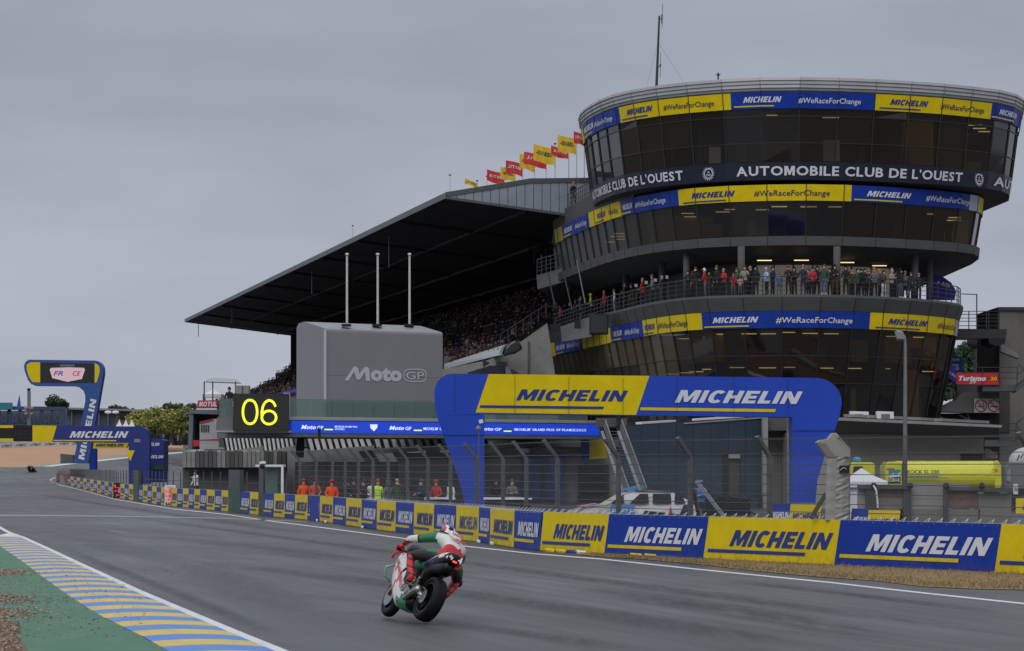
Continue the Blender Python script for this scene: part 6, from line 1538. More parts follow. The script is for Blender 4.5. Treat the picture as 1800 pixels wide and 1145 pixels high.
pts = [(1636, 527), (1650, 528), (1678, 528), (1681, 512), (1672, 497), (1655, 485), (1636, 480)]
MB().prism([W(x, y, 185) for x, y in pts], (0, .06, 0)).build('cloth', VIO, t)
letters('lettering', 'AMI', lambda u, v: W(1645 + 24 * u, 500 + 6 * u - 7 * v, 184.9), PWH, t, off=.02)
# dome with mesh at the right edge, small tent roof, marshal post
t = thing('radar_dome', 'white perforated dome with a black mark at the right edge', 'dome', W(1808, 815, 150))
c = W(1806, 812, 150); MB().ball(c, 1.0, 1.0, .78, 20, 12).build('dome', M('dome white', (.5, .5, .52), .6, var=.1, scale=60), t, smooth=True)
MB().path([W(1788, 810, 148.9), W(1792, 800, 148.9), W(1794, 806, 148.9), W(1799, 798, 148.9)], .04, 5).build('black_mark', BLK, t); MB().tube(c - V((0, 0, 3)), c, .5).build('stand', CLAD, t)
t = thing('tent', 'pale tent roof with a red and yellow hem behind the tank truck end', 'tent', W(1744, 815, 165)); MB().prism([W(1731, 806, 165), W(1754, 806, 165), W(1754, 799, 165), W(1737, 789, 165), W(1731, 790, 165)], (0, 2, 0)).build('canopy', CONC, t); MB().prism([W(1731, 808, 164.9), W(1754, 807, 164.9), W(1754, 805.5, 164.9), W(1731, 806.5, 164.9)], (0, .1, 0)).build('hem', REDS, t)
t = thing('dark_truck', 'dark truck body at the right edge behind the fence', 'truck', W(1785, 880, 148))
MB().prism([W(1766, 860, 149), W(1840, 860, 149), W(1840, 815, 149), W(1774, 812, 149), W(1766, 822, 149)], (0, 3, 0)).build('body', CLAD, t, bevel=.06); MB().prism([W(1769, 845, 148.9), W(1777, 848, 148.9), W(1777, 824, 148.9), W(1771, 826, 148.9)], (0, .1, 0)).build('windscreen', M('pale windscreen', (.2, .25, .26), .2), t); 
for x in (1780, 1825): c = W(x, 880, 148.9); c.z = .5; MB().tube(c, c + V((0, .3, 0)), .5, n=16).build('wheel', BLK, t)
t = thing('advertising_board', 'yellow board with blue marks at the right edge behind the fence', 'board', W(1795, 905, 90)); MB().prism([W(1786, 903, 90), W(1850, 903, 90), W(1850, 876, 90), W(1786, 876, 90)], (0, .06, 0)).build('panel', YEL, t); letters('lettering', 'MICH', flat(W(1797, 896, 90), V((40 * .018, 0, 0)), V((0, 0, 11 * .018)), (0, -.03, 0)), INK, t, off=.04, shear=.3)
# ---------------------------------------------------------------- trees
LF = {k: M('leaves ' + k, c, .8, var=.35, scale=1.2) for k, c in dict(dark=(.022, .04, .018), mid=(.04, .07, .025), olive=(.17, .18, .045), lime=(.29, .28, .055)).items()}
BARK = M('bark', (.05, .04, .03), .9, var=.3)
def tree(label, base, h, rx, kinds, n=1500, seed=0, trunk=.35, leaf=.28, group=None, blobs=9):
    r_ = random.Random(seed); t = thing('tree', label, 'tree', base, group); b = V(base)
    MB().path([b, b + V((.1, 0, h * .3)), b + V((0, 0, h * .7))], [trunk, trunk * .7, trunk * .25], 7).build('trunk', BARK, t)
    cl = []
    for _ in range(blobs):
        a = r_.random() * 6.28; q = r_.random() ** .5; cl.append((b + V((rx * .72 * q * math.cos(a), rx * .72 * q * math.sin(a), h * (.30 + .52 * r_.random() * (1.15 - .5 * q)))), rx * r_.uniform(.2, .5)))
    br_ = MB()
    for c, r in cl: br_.path([b + V((0, 0, h * .35)), (b + V((0, 0, h * .5)) + c) / 2, c], [trunk * .3, trunk * .18, .03], 5)
    br_.build('limb', BARK, t)
    mb = MB()
    for i in range(n):
        c, r = r_.choice(cl); d = V((r_.gauss(0, 1), r_.gauss(0, 1), r_.gauss(0, 1))).normalized() * r * r_.uniform(.55, 1.12)
        p = c + V((d.x, d.y, d.z * .8)); u = V((r_.gauss(0, 1), r_.gauss(0, 1), r_.gauss(0, .6))).normalized(); v = u.cross(d).normalized()
        l = leaf * r_.uniform(.6, 1.4); mb.mi = 0 if r_.random() < .6 else 1
        mb.add([p - u * l, p + v * l * .6, p + u * l, p - v * l * .6], [(0, 1, 2, 3)])
    mb.build('crown', [LF[k] for k in kinds], t)
    return t
tree('dark round tree behind the tall curved pylon, left of it', W(103, 745, 700), 9.5, 3.4, ('dark', 'mid'), 2200, 2, .4, .32)
for k, (x, yt, Y, rx, kd, lab) in enumerate(((252, 712, 420, 3.0, ('lime', 'olive'), 'yellow green tree at the left of the group beyond the sand bank'), (272, 716, 410, 2.4, ('olive', 'lime'), 'low yellow green tree second in the group'), (296, 714, 415, 2.6, ('lime', 'olive'), 'yellow green tree third in the group'), (318, 702, 400, 2.8, ('lime', 'olive'), 'taller yellow green tree beside the portal frame'), (338, 706, 395, 1.8, ('olive', 'mid'), 'olive tree half hidden by the portal frame'))):
    bz = W(x, 772, Y + 150); hgt = (772 - yt) * (Y + 150) / F
    tree(lab, bz, hgt, rx * 1.5, kd, 2200, 20 + k, .25, .3, 'yellow green trees beyond the sand bank', 12)
for k, (x, yt, lab) in enumerate(((312, 702, 'dark tree just left of the highest tent peak behind the yellow trees'), (335, 690, 'tallest dark tree behind the yellow trees'), (358, 688, 'dark tree behind the small white roof tent'), (285, 706, 'low dark tree farthest left behind the yellow trees'))):
    tree(lab, W(x, 765, 640), (765 - yt) * 640 / F, 3.0, ('mid', 'dark'), 1400, 40 + k, .3, .35, 'dark trees behind the yellow trees')
for k, (x, yt) in enumerate(((208, 711), (225, 713), (190, 714), (300, 706))):
    tree(['low distant tree above the middle of the long dark roof', 'low distant tree above the right end of the long dark roof', 'low distant tree above the long dark roof beside the pylon', 'pale distant tree above the yellow trees'][k], W(x, 735, 820), (735 - yt) * 820 / F, 3.2, ('mid', 'dark'), 700, 60 + k, .3, .45, 'low distant trees on the skyline', 6)
for k, (x, yt) in enumerate(((1672, 612), (1686, 606), (1700, 616), (1716, 612), (1731, 605), (1746, 612), (1758, 608), (1680, 630), (1706, 632), (1736, 630))):
    tree(['leftmost tree on the wooded slope by the tower flank', 'taller tree second from the left on the wooded slope', 'lower tree third from left on the wooded slope', 'tree on the wooded slope behind the floodlight mast', 'highest tree on the wooded slope', 'tree on the wooded slope left of the stair tower', 'tree on the wooded slope touching the stair tower', 'front left bush tree low on the wooded slope', 'front middle bush tree low on the wooded slope', 'front right bush tree low on the wooded slope'][k], W(x, 700, 330 - 12 * (k > 6)), (700 - yt) * 330 / F, 1.5, ('dark', 'mid'), 1100, 80 + k, .2, .24, 'trees on the wooded slope', 7)
ws = MB(); r_ = random.Random(77)
for _ in range(9000):
    x = r_.uniform(1655, 1775); yt = 611 + 5 * math.sin(x * .11) + 4 * math.sin(x * .27); y = r_.uniform(yt, 700); Y = 345 + r_.uniform(-4, 4)
    p = W(x, y, Y); u = V((r_.gauss(0, .22), r_.gauss(0, .2), r_.gauss(0, .2))); v = V((r_.gauss(0, .2), .1, r_.gauss(0, .22))); ws.mi = 0 if math.sin(x * .35 + y * .4) + r_.gauss(0, .6) > 0 else 1
    ws.add([p - u, p + v, p + u, p - v], [(0, 1, 2, 3)])
ws.build('wooded_slope', [LF['dark'], LF['mid']], kind='stuff')
# ---------------------------------------------------------------- far left
LB = M('pylon blue', (.018, .075, .28), .45, var=.05)
def tpy(x, y, o=0): return W(x, y, 300) + V((0, -o, 0))
py_ = thing('screen_pylon', 'tall curved blue pylon carrying a black video screen beyond the barrier', 'pylon', W(145, 850, 300))
out_ = [(51, 632.5), (166, 634)] + arc(166, 650, 15.5, 16, 85, 0, 6) + [(181.6, 658), (155, 815), (128.5, 815), (143, 742), (150, 704)] + [(149.5, 694), (146.5, 687), (139, 681), (128, 679), (62, 678.5)] + [(54, 675), (48.5, 667), (43, 651), (42, 643), (45, 636)]
MB().prism([tpy(x, y) for x, y in out_], (0, 1.5, 0)).build('frame', LB, py_)
MB().prism([tpy(x, y, .02) for x, y in ((71, 673), (166, 673.5), (166, 639.5), (71, 637.5))], (0, .02, 0)).build('screen', M('screen black', (.010, .010, .011), .5, var=0), py_)
MB().prism([tpy(x, y, .02) for x, y in ((57, 672), (70.6, 672.5), (70.6, 637.4), (54, 637), (47, 641), (47, 650), (51, 663))], (0, .02, 0)).build('yellow_end_panel', YEL, py_)
MB().prism([tpy(x, y, .02) for x, y in ((166.5, 673.5), (170, 672), (175, 655), (175, 646), (171, 640.5), (166.5, 638.8))], (0, .02, 0)).build('yellow_end_panel', YEL, py_)
SP = M('screen pink', (.62, .42, .46), var=0, emit=.35)
MB().prism([tpy(x, y, .06) for x, y in ((119, 671.5), (144, 666.5), (149.5, 650), (148, 647), (122, 646), (90, 647), (87.5, 650), (92, 665))], (0, .02, 0)).build('screen_badge', SP, py_)
letters('lettering', 'FR', flat(tpy(94, 660.5), V((17 * .06, 0, 0)), V((0, 0, 8 * .06)), (0, -.09, 0)), M('badge blue', (.06, .08, .4), var=0), py_, off=.01, shear=.3); letters('lettering', 'CE', flat(tpy(128, 660.5), V((14 * .06, 0, 0)), V((0, 0, 8 * .06)), (0, -.09, 0)), M('badge red', (.6, .04, .1), var=0), py_, off=.01, shear=.3)
MB().prism([tpy(x, y, .06) for x, y in ((106, 644.6), (131, 644.6), (131, 641), (106, 641))], (0, .02, 0)).build('screen_caption', M('caption blue', (.12, .15, .28), var=0), py_)
letters('lettering', 'MICHELIN', lambda u, v: tpy(133.5 + 23 * u - 0 + (11.5 - 0) * (1 - v) * 1.0 + 3, 812 - 111 * u - 3 * (1 - v), .05), PWH, py_, off=.05, shear=.3)
t = thing('banner_arch', 'small yellow beam and blue leg arch standing behind the tall pylon', 'arch', W(163, 830, 312))
MB().prism([W(158, 788.5, 312), W(222, 788, 312), W(226, 779, 312), W(158, 778, 312)], (0, 1, 0)).build('beam', YEL, t); MB().prism([W(157, 826, 312), W(169, 826, 312), W(169, 788.7, 312), W(157, 788.7, 312)], (0, 1, 0)).build('leg', BLU, t)
letters('lettering', 'MICHELIN', flat(W(168, 785, 312), V((50 * .0624, 0, 0)), V((0, 0, 5 * .0624)), (0, -.05, 0)), INK, t, off=.05, shear=.3, res=1)
# gantry arch across the track
ga_ = thing('banner_arch', 'low dark blue gantry arch with white lettering crossing at the far left', 'arch', W(240, 860, 225))
def WG(x, y, o=0): return W(x, y, 225) + V((0, -o, 0))
ou = [(92, 777), (100, 748.5), (245, 750)] + arc(245, 769, 18, 19, 85, 0, 6) + [(262.5, 790), (262, 851), (226, 851), (226, 779)]
MB().prism([WG(x, y) for x, y in ou], (0, 1.2, 0)).build('beam', M('gantry blue', (.008, .022, .19), .5), ga_)
MB().prism([WG(x, y) for x, y in ((57, 776.5), (91.6, 777), (99.6, 748.5), (57, 748))], (0, 1.2, 0)).build('yellow_end', YEL, ga_)
MB().prism([WG(x, y) for x, y in ((24, 776.5), (56.6, 776.5), (56.6, 748), (24, 748))], (0, .5, 0)).build('dark_mesh', BLK, ga_)
for k in range(4): MB().bar(WG(24, 752 + 6 * k, .02), WG(56.6, 752 + 6 * k, .02), .05).build('mesh_rail', RAILD, ga_)
for k in range(5): MB().bar(WG(28 + 6 * k, 776, .02), WG(28 + 6 * k, 748, .02), .05).build('mesh_post', RAILD, ga_)
MB().prism([WG(x, y) for x, y in ((-60, 776), (23.6, 776), (23.6, 748), (-60, 748))], (0, 1.2, 0)).build('led_board', BLK, ga_)
for y in (748, 771): MB().prism([WG(x, yy, .02) for x, yy in ((-60, y + 4.6), (23.4, y + 4.6), (23.4, y), (-60, y))], (0, .02, 0)).build('yellow_strip', YEL, ga_)
letters('lettering', 'MICHELIN', flat(WG(122, 770), V((104 * .045, 0, 0)), V((0, 0, 11.5 * .045)), (0, -.04, 0)), PWH, ga_, off=.045, shear=.3)
MB().prism([WG(x, y, .03) for x, y in ((94, 775.6), (204, 775.9), (205, 774), (94, 773.6))], (0, .01, 0)).build('stripe', YEL, ga_)
MB().prism([WG(x, y, .05) for x, y in ((222, 792), (229, 811), (237, 792))], (0, .03, 0)).build('yellow_pennant', YEL, ga_)
MB().prism([WG(x, y, .05) for x, y in ((236, 778), (247, 778), (247, 772), (236, 772))], (0, .03, 0)).build('grey_sticker', CONC, ga_)
t = thing('banner_block', 'dark blue banner block with white lettering right of the gantry leg', 'banner', W(275, 850, 230))
MB().prism([W(x, y, 230) for x, y in ((240, 848), (288, 848), (288, 775), (283, 771.5), (262, 771))] , (0, 3, 0)).build('block', M('gantry blue', (.008, .022, .19), .5), t)
letters('lettering', 'MICHELIN', flat(W(246, 806, 230), V((42 * .046, 0, 0)), V((0, 0, 5.5 * .046)), (0, -.04, 0)), PWH, t, off=.045, shear=.3); letters('lettering', 'ELIN', flat(W(263, 784, 230), V((18 * .046, 0, 0)), V((0, 0, 5.5 * .046)), (0, -.04, 0)), PWH, t, off=.045, shear=.3)
MB().prism([W(x, y, 229.9) for x, y in ((244, 826), (264, 826), (264, 816), (244, 816))], (0, .3, 0)).build('grey_box', CONC, t)
MB().prism([W(x, y, 229.9) for x, y in ((268, 826), (288, 826), (288, 817), (268, 817))], (0, .3, 0)).build('dark_green_box', GRP, t)
# banded barrier on the bank, buildings
bw_ = thing('banner_wall', 'long white lettered banner wall along the top of the sand bank', 'wall', G(100, 784))
for k in range(len(SB) - 1):
    a, b = G(*SB[k]), G(*SB[k + 1]); a.z -= .1; b.z -= .1
    MB().hexa([a, b, b + V((0, .3, 0)), a + V((0, .3, 0))] + [p + V((0, 0, 1.25)) for p in (a, b, b + V((0, .3, 0)), a + V((0, .3, 0)))]).build('banner', M('banner wall white', (.50, .51, .53), .6, var=.05), bw_)
    n = max(1, int((SB[k + 1][0] - SB[k][0]) / 18))
    for j in range(n):
        u0, u1 = (j + .1) / n, (j + .85) / n; p, q = a.lerp(b, u0), a.lerp(b, u1)
        letters('lettering', 'ACTIMAUT', lambda u, v: p.lerp(q, u) + V((0, -.05, .35 + .5 * v)), GRY, bw_, off=.05, shear=.3, res=1)
t = thing('long_building', 'long low dark blue grey building with a flat roof on the left skyline', 'building', W(150, 760, 720))
DB = M('blue grey sheet', (.045, .058, .085), .6, var=.08, scale=.2)
MB().prism([W(48, 775, 720), W(245, 775, 720), W(245, 721.5, 720), W(48, 716, 720)], (0, 20, 0)).build('wall', DB, t)
MB().prism([W(44, 718, 718), W(250, 723.5, 718), W(250, 720, 718), W(44, 714.5, 718)], (0, 24, 0)).build('roof_edge', M('roof pale', (.2, .2, .2), .6), t)
MB().prism([W(200, 755, 719.5), W(243, 755, 719.5), W(243, 722, 719.5), W(206, 721, 719.5)], (0, .3, 0)).build('brown_wall', M('brown cladding', (.12, .085, .075), .7), t)
for x in (210, 228): MB().prism([W(x, 736, 719), W(x + 10, 736, 719), W(x + 10, 729, 719), W(x, 729, 719)], (0, .3, 0)).build('window', BLK, t)
for x in (126, 174, 190): MB().bar(W(x, 748, 719), W(x, 722, 719), .25).build('downpipe', PG, t)
for x in (115, 190, 203): MB().ball(W(x, 725, 716), .9, .6, .4).build('wall_lamp', M('white fitting', (.5, .5, .5), .5, emit=.3), t)
tb_ = thing('truss_bridge', 'dark blue steel truss footbridge at the far left', 'bridge', W(40, 750, 400))
TBL = M('truss blue', (.03, .055, .11), .5)
for (a, b, w) in (((-60, 717), (115, 718.5), .5), ((-60, 749), (115, 749), .5)): MB().bar(W(*a, 400), W(*b, 400), w).build('chord', TBL, tb_)
for k in range(9):
    x = -50 + 19 * k; MB().bar(W(x, 748, 400), W(x + 9.5, 719, 400), .32).build('diagonal', TBL, tb_); MB().bar(W(x + 9.5, 719, 400), W(x + 19, 748, 400), .32).build('diagonal', TBL, tb_)
MB().prism([W(103, 750, 399.8), W(114, 750, 399.8), W(114, 717, 399.8), W(103, 717, 399.8)], (0, 2, 0)).build('end_tower', TBL, tb_)
MB().prism([W(-60, 748, 402), W(103, 748, 402), W(103, 722, 402), W(-60, 722, 402)], (0, .2, 0)).build('side_panel', M('truss panel', (.10, .12, .14), .4, var=.3, scale=.5), tb_)
MB().prism([W(-60, 720, 399), W(22, 719.5, 399), W(22, 708, 399), W(-60, 708, 399)], (0, .2, 0)).build('teal_banner', M('teal banner', (.02, .16, .24), .6), tb_)
t = thing('feather_flag', 'small pointed blue flag on the truss bridge', 'flag', W(32, 717, 396)); MB().prism([W(29, 717, 396), W(37, 717, 396), W(34, 694, 396)], (0, .1, 0)).build('cloth', BLF, t)
t = thing('camera_mast', 'grey mast with lamps rising over the truss bridge', 'mast', W(51, 750, 390)); MB().bar(W(51, 748, 390), W(51, 688, 390), .42).build('mast', CLAD, t); MB().tube(W(51, 688, 390), W(50.5, 683, 390), .15, .3).build('top', RAILD, t)
for x in (46, 56): MB().ball(W(x, 718, 389.5), .3).ball(W(x, 728, 389.5), .25).build('lamp', CONC, t)
for k, x in enumerate((209, 220.5, 231)): tent(['left', 'middle', 'right'][k] + ' white tent peak of three in front of the brown wall', x - 5.5, x + 5.5, 750, 737, 560, TW, 772, 'three white peaked tents')
# crowd under the yellow trees and along the bank
cm = MB(); 
for _ in range(420):
    x = cr_.uniform(246, 330); y = cr_.uniform(756, 772); Y = 600
    p = W(x, y, Y + cr_.uniform(-8, 8)); seated(p - V((0, 0, 1.4)), True)
cm.build('distant_crowd', cols_, kind='stuff')['label'] = 'dark mass of far spectators below the yellow green trees'
t = thing('dark_hedge', 'dark low hedge bank behind the far spectators', 'hedge', W(290, 775, 612)); 
mb = MB(); r_ = random.Random(4)
for _ in range(1500):
    p = W(r_.uniform(240, 335), r_.uniform(755, 776), 612 + r_.uniform(0, 3)); mb.mi = r_.randint(0, 1); u = V((r_.gauss(0, .3), 0, r_.gauss(0, .3))); v = V((r_.gauss(0, .3), .1, r_.gauss(0, .3))); mb.add([p - u, p + v, p + u, p - v], [(0, 1, 2, 3)])
mb.build('foliage', [LF['dark'], LF['mid']], t)
# tyre block at the nose of the barrier
t = thing('tyre_stack', 'faded red block at the rounded nose of the barrier', 'barrier', G(108, 850)); b = G(109, 850)
q = [G(x, y) for x, y in ((99, 846), (120, 852.5))]
MB().obox(q[0], q[1], 2.0, zt(q[0].y), zt(q[0].y) + 1.15).build('block', M('faded red', (.22, .07, .07), .8, var=.15), t); MB().obox(q[0] + V((.1, .3, 0)), q[1] + V((0, .3, 0)), 2.0, zt(q[0].y) + 1.16, zt(q[0].y) + 1.6).build('top_layer', M('pale tyre', (.2, .18, .18), .8), t)
t = thing('stone_pile', 'small grey brick hut behind the barrier nose', 'hut', G(125, 835)); MB().prism([W(106, 815, 330), W(128, 815, 330), W(128, 800, 330), W(106, 798, 330)], (0, 2, 0)).build('wall', DCON, t)
# ---------------------------------------------------------------- glass booth, pit wall people, boards
t = thing('glass_booth', 'small booth with a white frame and a camera on its roof behind the barrier', 'booth', barP(s_of_x(478), 1.0))
Yb = barP(s_of_x(478), 1).y
MB().prism([W(449, 821, Yb), W(498, 821, Yb), W(498, 817, Yb), W(449, 817, Yb)], (0, 1.5, 0)).build('roof_frame', PWH, t)
MB().prism([W(494, 872, Yb), W(498, 872, Yb), W(498, 821, Yb), W(494, 821, Yb)], (0, .3, 0)).build('door_post', PWH, t)
MB().prism([W(466, 866, Yb + .3), W(494, 870, Yb + .3), W(494, 822, Yb + .3), W(466, 822, Yb + .3)], (0, .03, 0)).build('glass_panel', BGL, t)
MB().bar(W(490, 870, Yb), W(490, 822, Yb), .08).build('mullion', RAILD, t)
t = thing('security_camera', 'white security camera on the roof of the glass booth', 'camera', W(461, 817, Yb)); MB().bar(W(461, 817, Yb - .1), W(461, 814, Yb - .1), .1).bar(W(456, 814, Yb), W(467, 813, Yb), .12).build('bracket', PWH, t); MB().ball(W(461, 820, Yb - .3), .13).build('lens_dome', BLK, t)
t = thing('security_camera', 'white ball camera with a striped pole standing at the left arch leg', 'camera', W(844, 775, 110)); MB().bar(W(842, 742, 110), W(849, 740, 110), .2, .14).build('camera', PWH, t); MB().ball(W(841, 753, 110), .1).build('ball', CONC, t); MB().bar(W(841.5, 880, 110), W(841.5, 753, 110), .04).build('pole', RAIL, t); MB().bar(W(839, 821, 109.9), W(839, 803, 109.9), .07).build('orange_mark', CL['orange'], t)
RLED = M('board red digits', (.8, .03, .03), var=0, emit=.5)
def board(label, x0, x1, y0, y1, base_m):
    Y = barP(s_of_x((x0 + x1) / 2)).y - .35
    t = thing('pit_board', label, 'pit board', W((x0 + x1) / 2, y1, Y)); MB().prism([W(x0, y1, Y), W(x1, y1, Y), W(x1, y0, Y), W(x0, y0, Y)], (0, .03, 0)).build('board', base_m, t); return t, Y
t, Y = board('black pit board with red marks held over the barrier', 199.5, 216.5, 849, 876, BLK)
for s_, x0, x1, y, h_ in (('L1', 201, 214, 858, 6), ('+12', 201, 214, 866, 5.5), ('P', 204, 208, 874, 5)): letters('lettering', s_, flat(W(x0, y, Y), V(((x1 - x0) * Y / F, 0, 0)), V((0, 0, h_ * Y / F)), (0, -.02, 0)), RLED, t, off=.05)
t, Y = board('white pit board with pink digits and a name row held over the barrier', 289.5, 308.5, 853, 892, PWH)
MB().prism([W(293, 858, Y - .02), W(305, 858, Y - .02), W(305, 855, Y - .02), W(293, 855, Y - .02)], (0, .01, 0)).build('label_patch', GW, t)
for s_, x0, x1, y, h_, m_ in (('H', 290.5, 294, 867, 6, RLED), ('1', 296, 300, 867, 7, RLED), ('0', 290.5, 294, 874, 5, RLED), ('1', 296, 300, 874.5, 5.5, RLED), ('-0.8', 291, 307, 880.5, 4.5, RLED), ('BARB', 291, 307, 889.5, 6.5, GRY)): letters('lettering', s_, flat(W(x0, y, Y), V(((x1 - x0) * Y / F, 0, 0)), V((0, 0, h_ * Y / F)), (0, -.02, 0)), m_, t, off=.04)
def behind(x, dy): p = barP(s_of_x(x), dy); return p
person('pit crew member in black leaning over the wall with the black pit board', behind(222, .75) + V((0, 0, .45)), -.9, 'point', 'black', 'black', 'black', 'cap', CL['black'])
person('pit crew member in black cap and white sleeves holding the white pit board', behind(322, .75) + V((0, 0, .35)), -.9, 'point', 'white', 'navy', 'black', 'cap', CL['black'])
def gp(x, Y): return V(((x - 900) * Y / F, Y, 0))
for x, Y, pose, lab in ((534, 126, 'down', 'marshal in orange overalls and red cap, leftmost behind the fence'), (553, 128, 'rest', 'marshal in orange vest and dark cap next to the leftmost marshal'), (583, 118, 'rest', 'marshal in orange with an orange cap, third behind the fence')):
    person(lab, gp(x, Y), .2, pose, 'orange', 'orange', 'black', 'cap', CL['red'] if x != 553 else CL['black'], 1.0, 'orange marshals behind the fence')
lane = [(606, 122, 'black', 'white', 'first pit lane worker right of the orange marshals, in black'), (622, 125, 'black', 'black', 'tall pit lane worker in black beside a pale barrier post'), (640, 117, 'black', 'black', 'pit lane worker in black left of the white shirt'), (655, 124, 'white', 'black', 'pit lane worker in a white shirt beside the red capped worker'), (664, 121, 'lime', 'navy', 'pit lane worker in yellow and blue wearing a red cap'), (682, 118, 'grey', 'black', 'pit lane worker in grey bending by the wall'), (698, 122, 'green', 'black', 'pit lane worker in a green top left of the pale pole'), (716, 126, 'black', 'black', 'dark figure just right of the pale pole'), (741, 118, 'navy', 'black', 'pit lane worker in navy with a white helmet'), (768, 118, 'red', 'black', 'pit lane worker in dark red by the trolley'), (792, 122, 'white', 'black', 'pit lane worker with a white cap near the left arch leg'), (872, 124, 'black', 'navy', 'pit lane worker in black between the arch leg and blue poster'), (900, 121, 'grey', 'black', 'pit lane worker in grey before the blue posters'), (1232, 112, 'blue', 'black', 'person in blue behind the parked car tail')]
for k, (x, Y, top_c, hc, lab) in enumerate(lane):
    person(lab, gp(x, Y), random.uniform(-1, 1), random.choice(('rest', 'fold', 'down', 'phone')), top_c, 'black', 'black', 'cap' if k % 2 else 'hair', CL['red'] if 'red cap' in lab else CL['white'] if 'white' in lab and k % 2 else None, 1.0, 'pit lane workers behind the fence')
t = thing('marker_pole', 'pale leaning pole behind the fence among the pit lane workers', 'pole', gp(720, 110)); MB().tube(gp(721, 112), W(715, 822, 112), .05).build('pole', CONC, t)
for k, (x0, x1, lab) in enumerate(((746, 800, 'white topped trolley left of the arch leg'), (850, 935, 'long white topped table right of the arch leg'))):
    t = thing('trolley', lab, 'trolley', gp((x0 + x1) / 2, 115)); a, b = gp(x0, 115), gp(x1, 115); zz = EYE - (875 - HZ) * 115 / F + .0
    MB().box(a.x, b.x, 114.8, 115.6, .98, 1.06).build('top', PWH, t); MB().box(a.x + .05, b.x - .05, 114.9, 115.5, .1, .97).build('cabinet', BLK, t)
t = thing('wire_crates', 'dark cluttered racks behind the fence in front of the teal building', 'rack', gp(1270, 140))
r_ = random.Random(8); mb = MB()
for _ in range(40): x, z = r_.uniform(1215, 1330), r_.uniform(.2, 1.1); a = gp(x, 135); mb.bar(a + V((0, 0, z)), a + V((r_.uniform(-.6, .6), 0, z + r_.uniform(-.4, .4))), .05)
mb.box(gp(1240, 135).x, gp(1320, 135).x, 135.2, 136, 0, .8); mb.build('frame', BLK, t)
# ---------------------------------------------------------------- parked car behind the fence
ca = thing('parked_car', 'white and blue course car with pink marks parked behind the fence', 'car', gp(1110, 100))
CW_ = M('car white', (.62, .62, .64), .25, var=0, clear=.6); CBL = M('car blue', (.05, .22, .55), .3, var=0, clear=.5); CPK = M('car pink', (.6, .12, .4), .3, var=0)
yaw = R(8)
def CP(x, y, z): return gp(1110, 100) + V((x * math.cos(yaw) - y * math.sin(yaw), x * math.sin(yaw) + y * math.cos(yaw), z))
side = [(-2.15, .35), (-2.2, .58), (-2.1, .74), (-1.7, .88), (-1.0, .99), (-.35, 1.36), (0, 1.45), (.7, 1.48), (1.35, 1.42), (1.9, 1.14), (2.1, .95), (2.15, .4)]
secs = [(-.86, .96, .0), (-.9, 1, 0), (.9, 1, 0), (.86, .96, 0)]
mb = MB(); rg = []
for y, k, _ in secs:
    rg.append([CP(x * (1 if z < 1.0 else .985), y * (1 if z < 1.05 else .84), z) for x, z in side])
n = len(side); mb.loft(rg, True, True); o = mb.build('body', [CW_, CBL], ca)
for x0, x1, m_, lab in ((-.95, -.42, 0, 'windscreen'), (-.3, .45, 1, 'side_window'), (.52, 1.25, 1, 'side_window'), (1.3, 1.75, 1, 'side_window')):
    zt1 = 1.36; y_ = -.905
    q = [CP(x0 + (.06 if lab != 'windscreen' else .05), y_, 1.02), CP(x1, y_, 1.02), CP(x1 - (.1 if x1 > 1.5 else 0), -.775, zt1), CP(x0 + (.1 if x0 > 0 else .46), -.775, zt1 if x0 > -.9 else 1.30)]
    MB().add(q, [(0, 1, 2, 3)]).build(lab, M('car glass', (.006, .006, .007), .25, var=0, spec=.25), ca)
MB().add([CP(-.9, -.91, .4), CP(-.05, -.91, .4), CP(-.05, -.91, 1.0), CP(-.9, -.91, .98)], [(0, 1, 2, 3)]).build('door', CBL, ca)
MB().add([CP(-2.1, -.93, .33), CP(2.12, -.93, .33), CP(2.12, -.915, .52), CP(-2.1, -.915, .5)], [(0, 1, 2, 3)]).build('sill', BLK, ca)
MB().add([CP(.2, -.91, .55), CP(.95, -.91, .55), CP(1.05, -.91, .7), CP(.3, -.91, .78)], [(0, 1, 2, 3)]).build('dark_mark', BLK, ca)
MB().add([CP(1.5, -.91, .55), CP(2.05, -.91, .6), CP(1.95, -.9, 1.0), CP(1.7, -.9, .98)], [(0, 1, 2, 3)]).build('navy_mark', NAVY, ca)
MB().add([CP(.0, -.79, 1.45), CP(1.3, -.79, 1.42), CP(1.3, -.4, 1.47), CP(.0, -.4, 1.49)], [(0, 1, 2, 3)]).build('roof_mark', BLK, ca)
letters('lettering', 'SAFETY CAR', lambda u, v: CP(-.85 + .95 * u, -.925, .72 + .12 * v), PWH, ca, off=.03)
MB().add([CP(1.1, -.915, .4), CP(1.35, -.915, .4), CP(1.22, -.915, .95)], [(0, 1, 2)]).build('red_flash', REDS, ca)
MB().add([CP(-1.9, -.7, .93), CP(-1.3, -.7, 1.03), CP(-1.3, .1, 1.03), CP(-1.95, .1, .93)], [(0, 1, 2, 3)]).build('pink_hood_mark', CPK, ca)
for s_ in (-1, 1):
    MB().bar(CP(-.3, s_ * .7, 1.47), CP(.3, s_ * .7, 1.6), .06).build('roof_bar', CBL, ca)
for x in (-1.35, 1.35):
    for y in (-.92, .72):
        c = CP(x, y, .34); w_ = MB().tube(c, c + (CP(0, .2, 0) - CP(0, 0, 0)), .34, n=20).build('wheel', BLK, ca)
        MB().tube(c - (CP(0, .012, 0) - CP(0, 0, 0)), c + V((0, .05, 0)), .2, n=12).build('rim', CLADL, w_, org=ORG[w_.name])
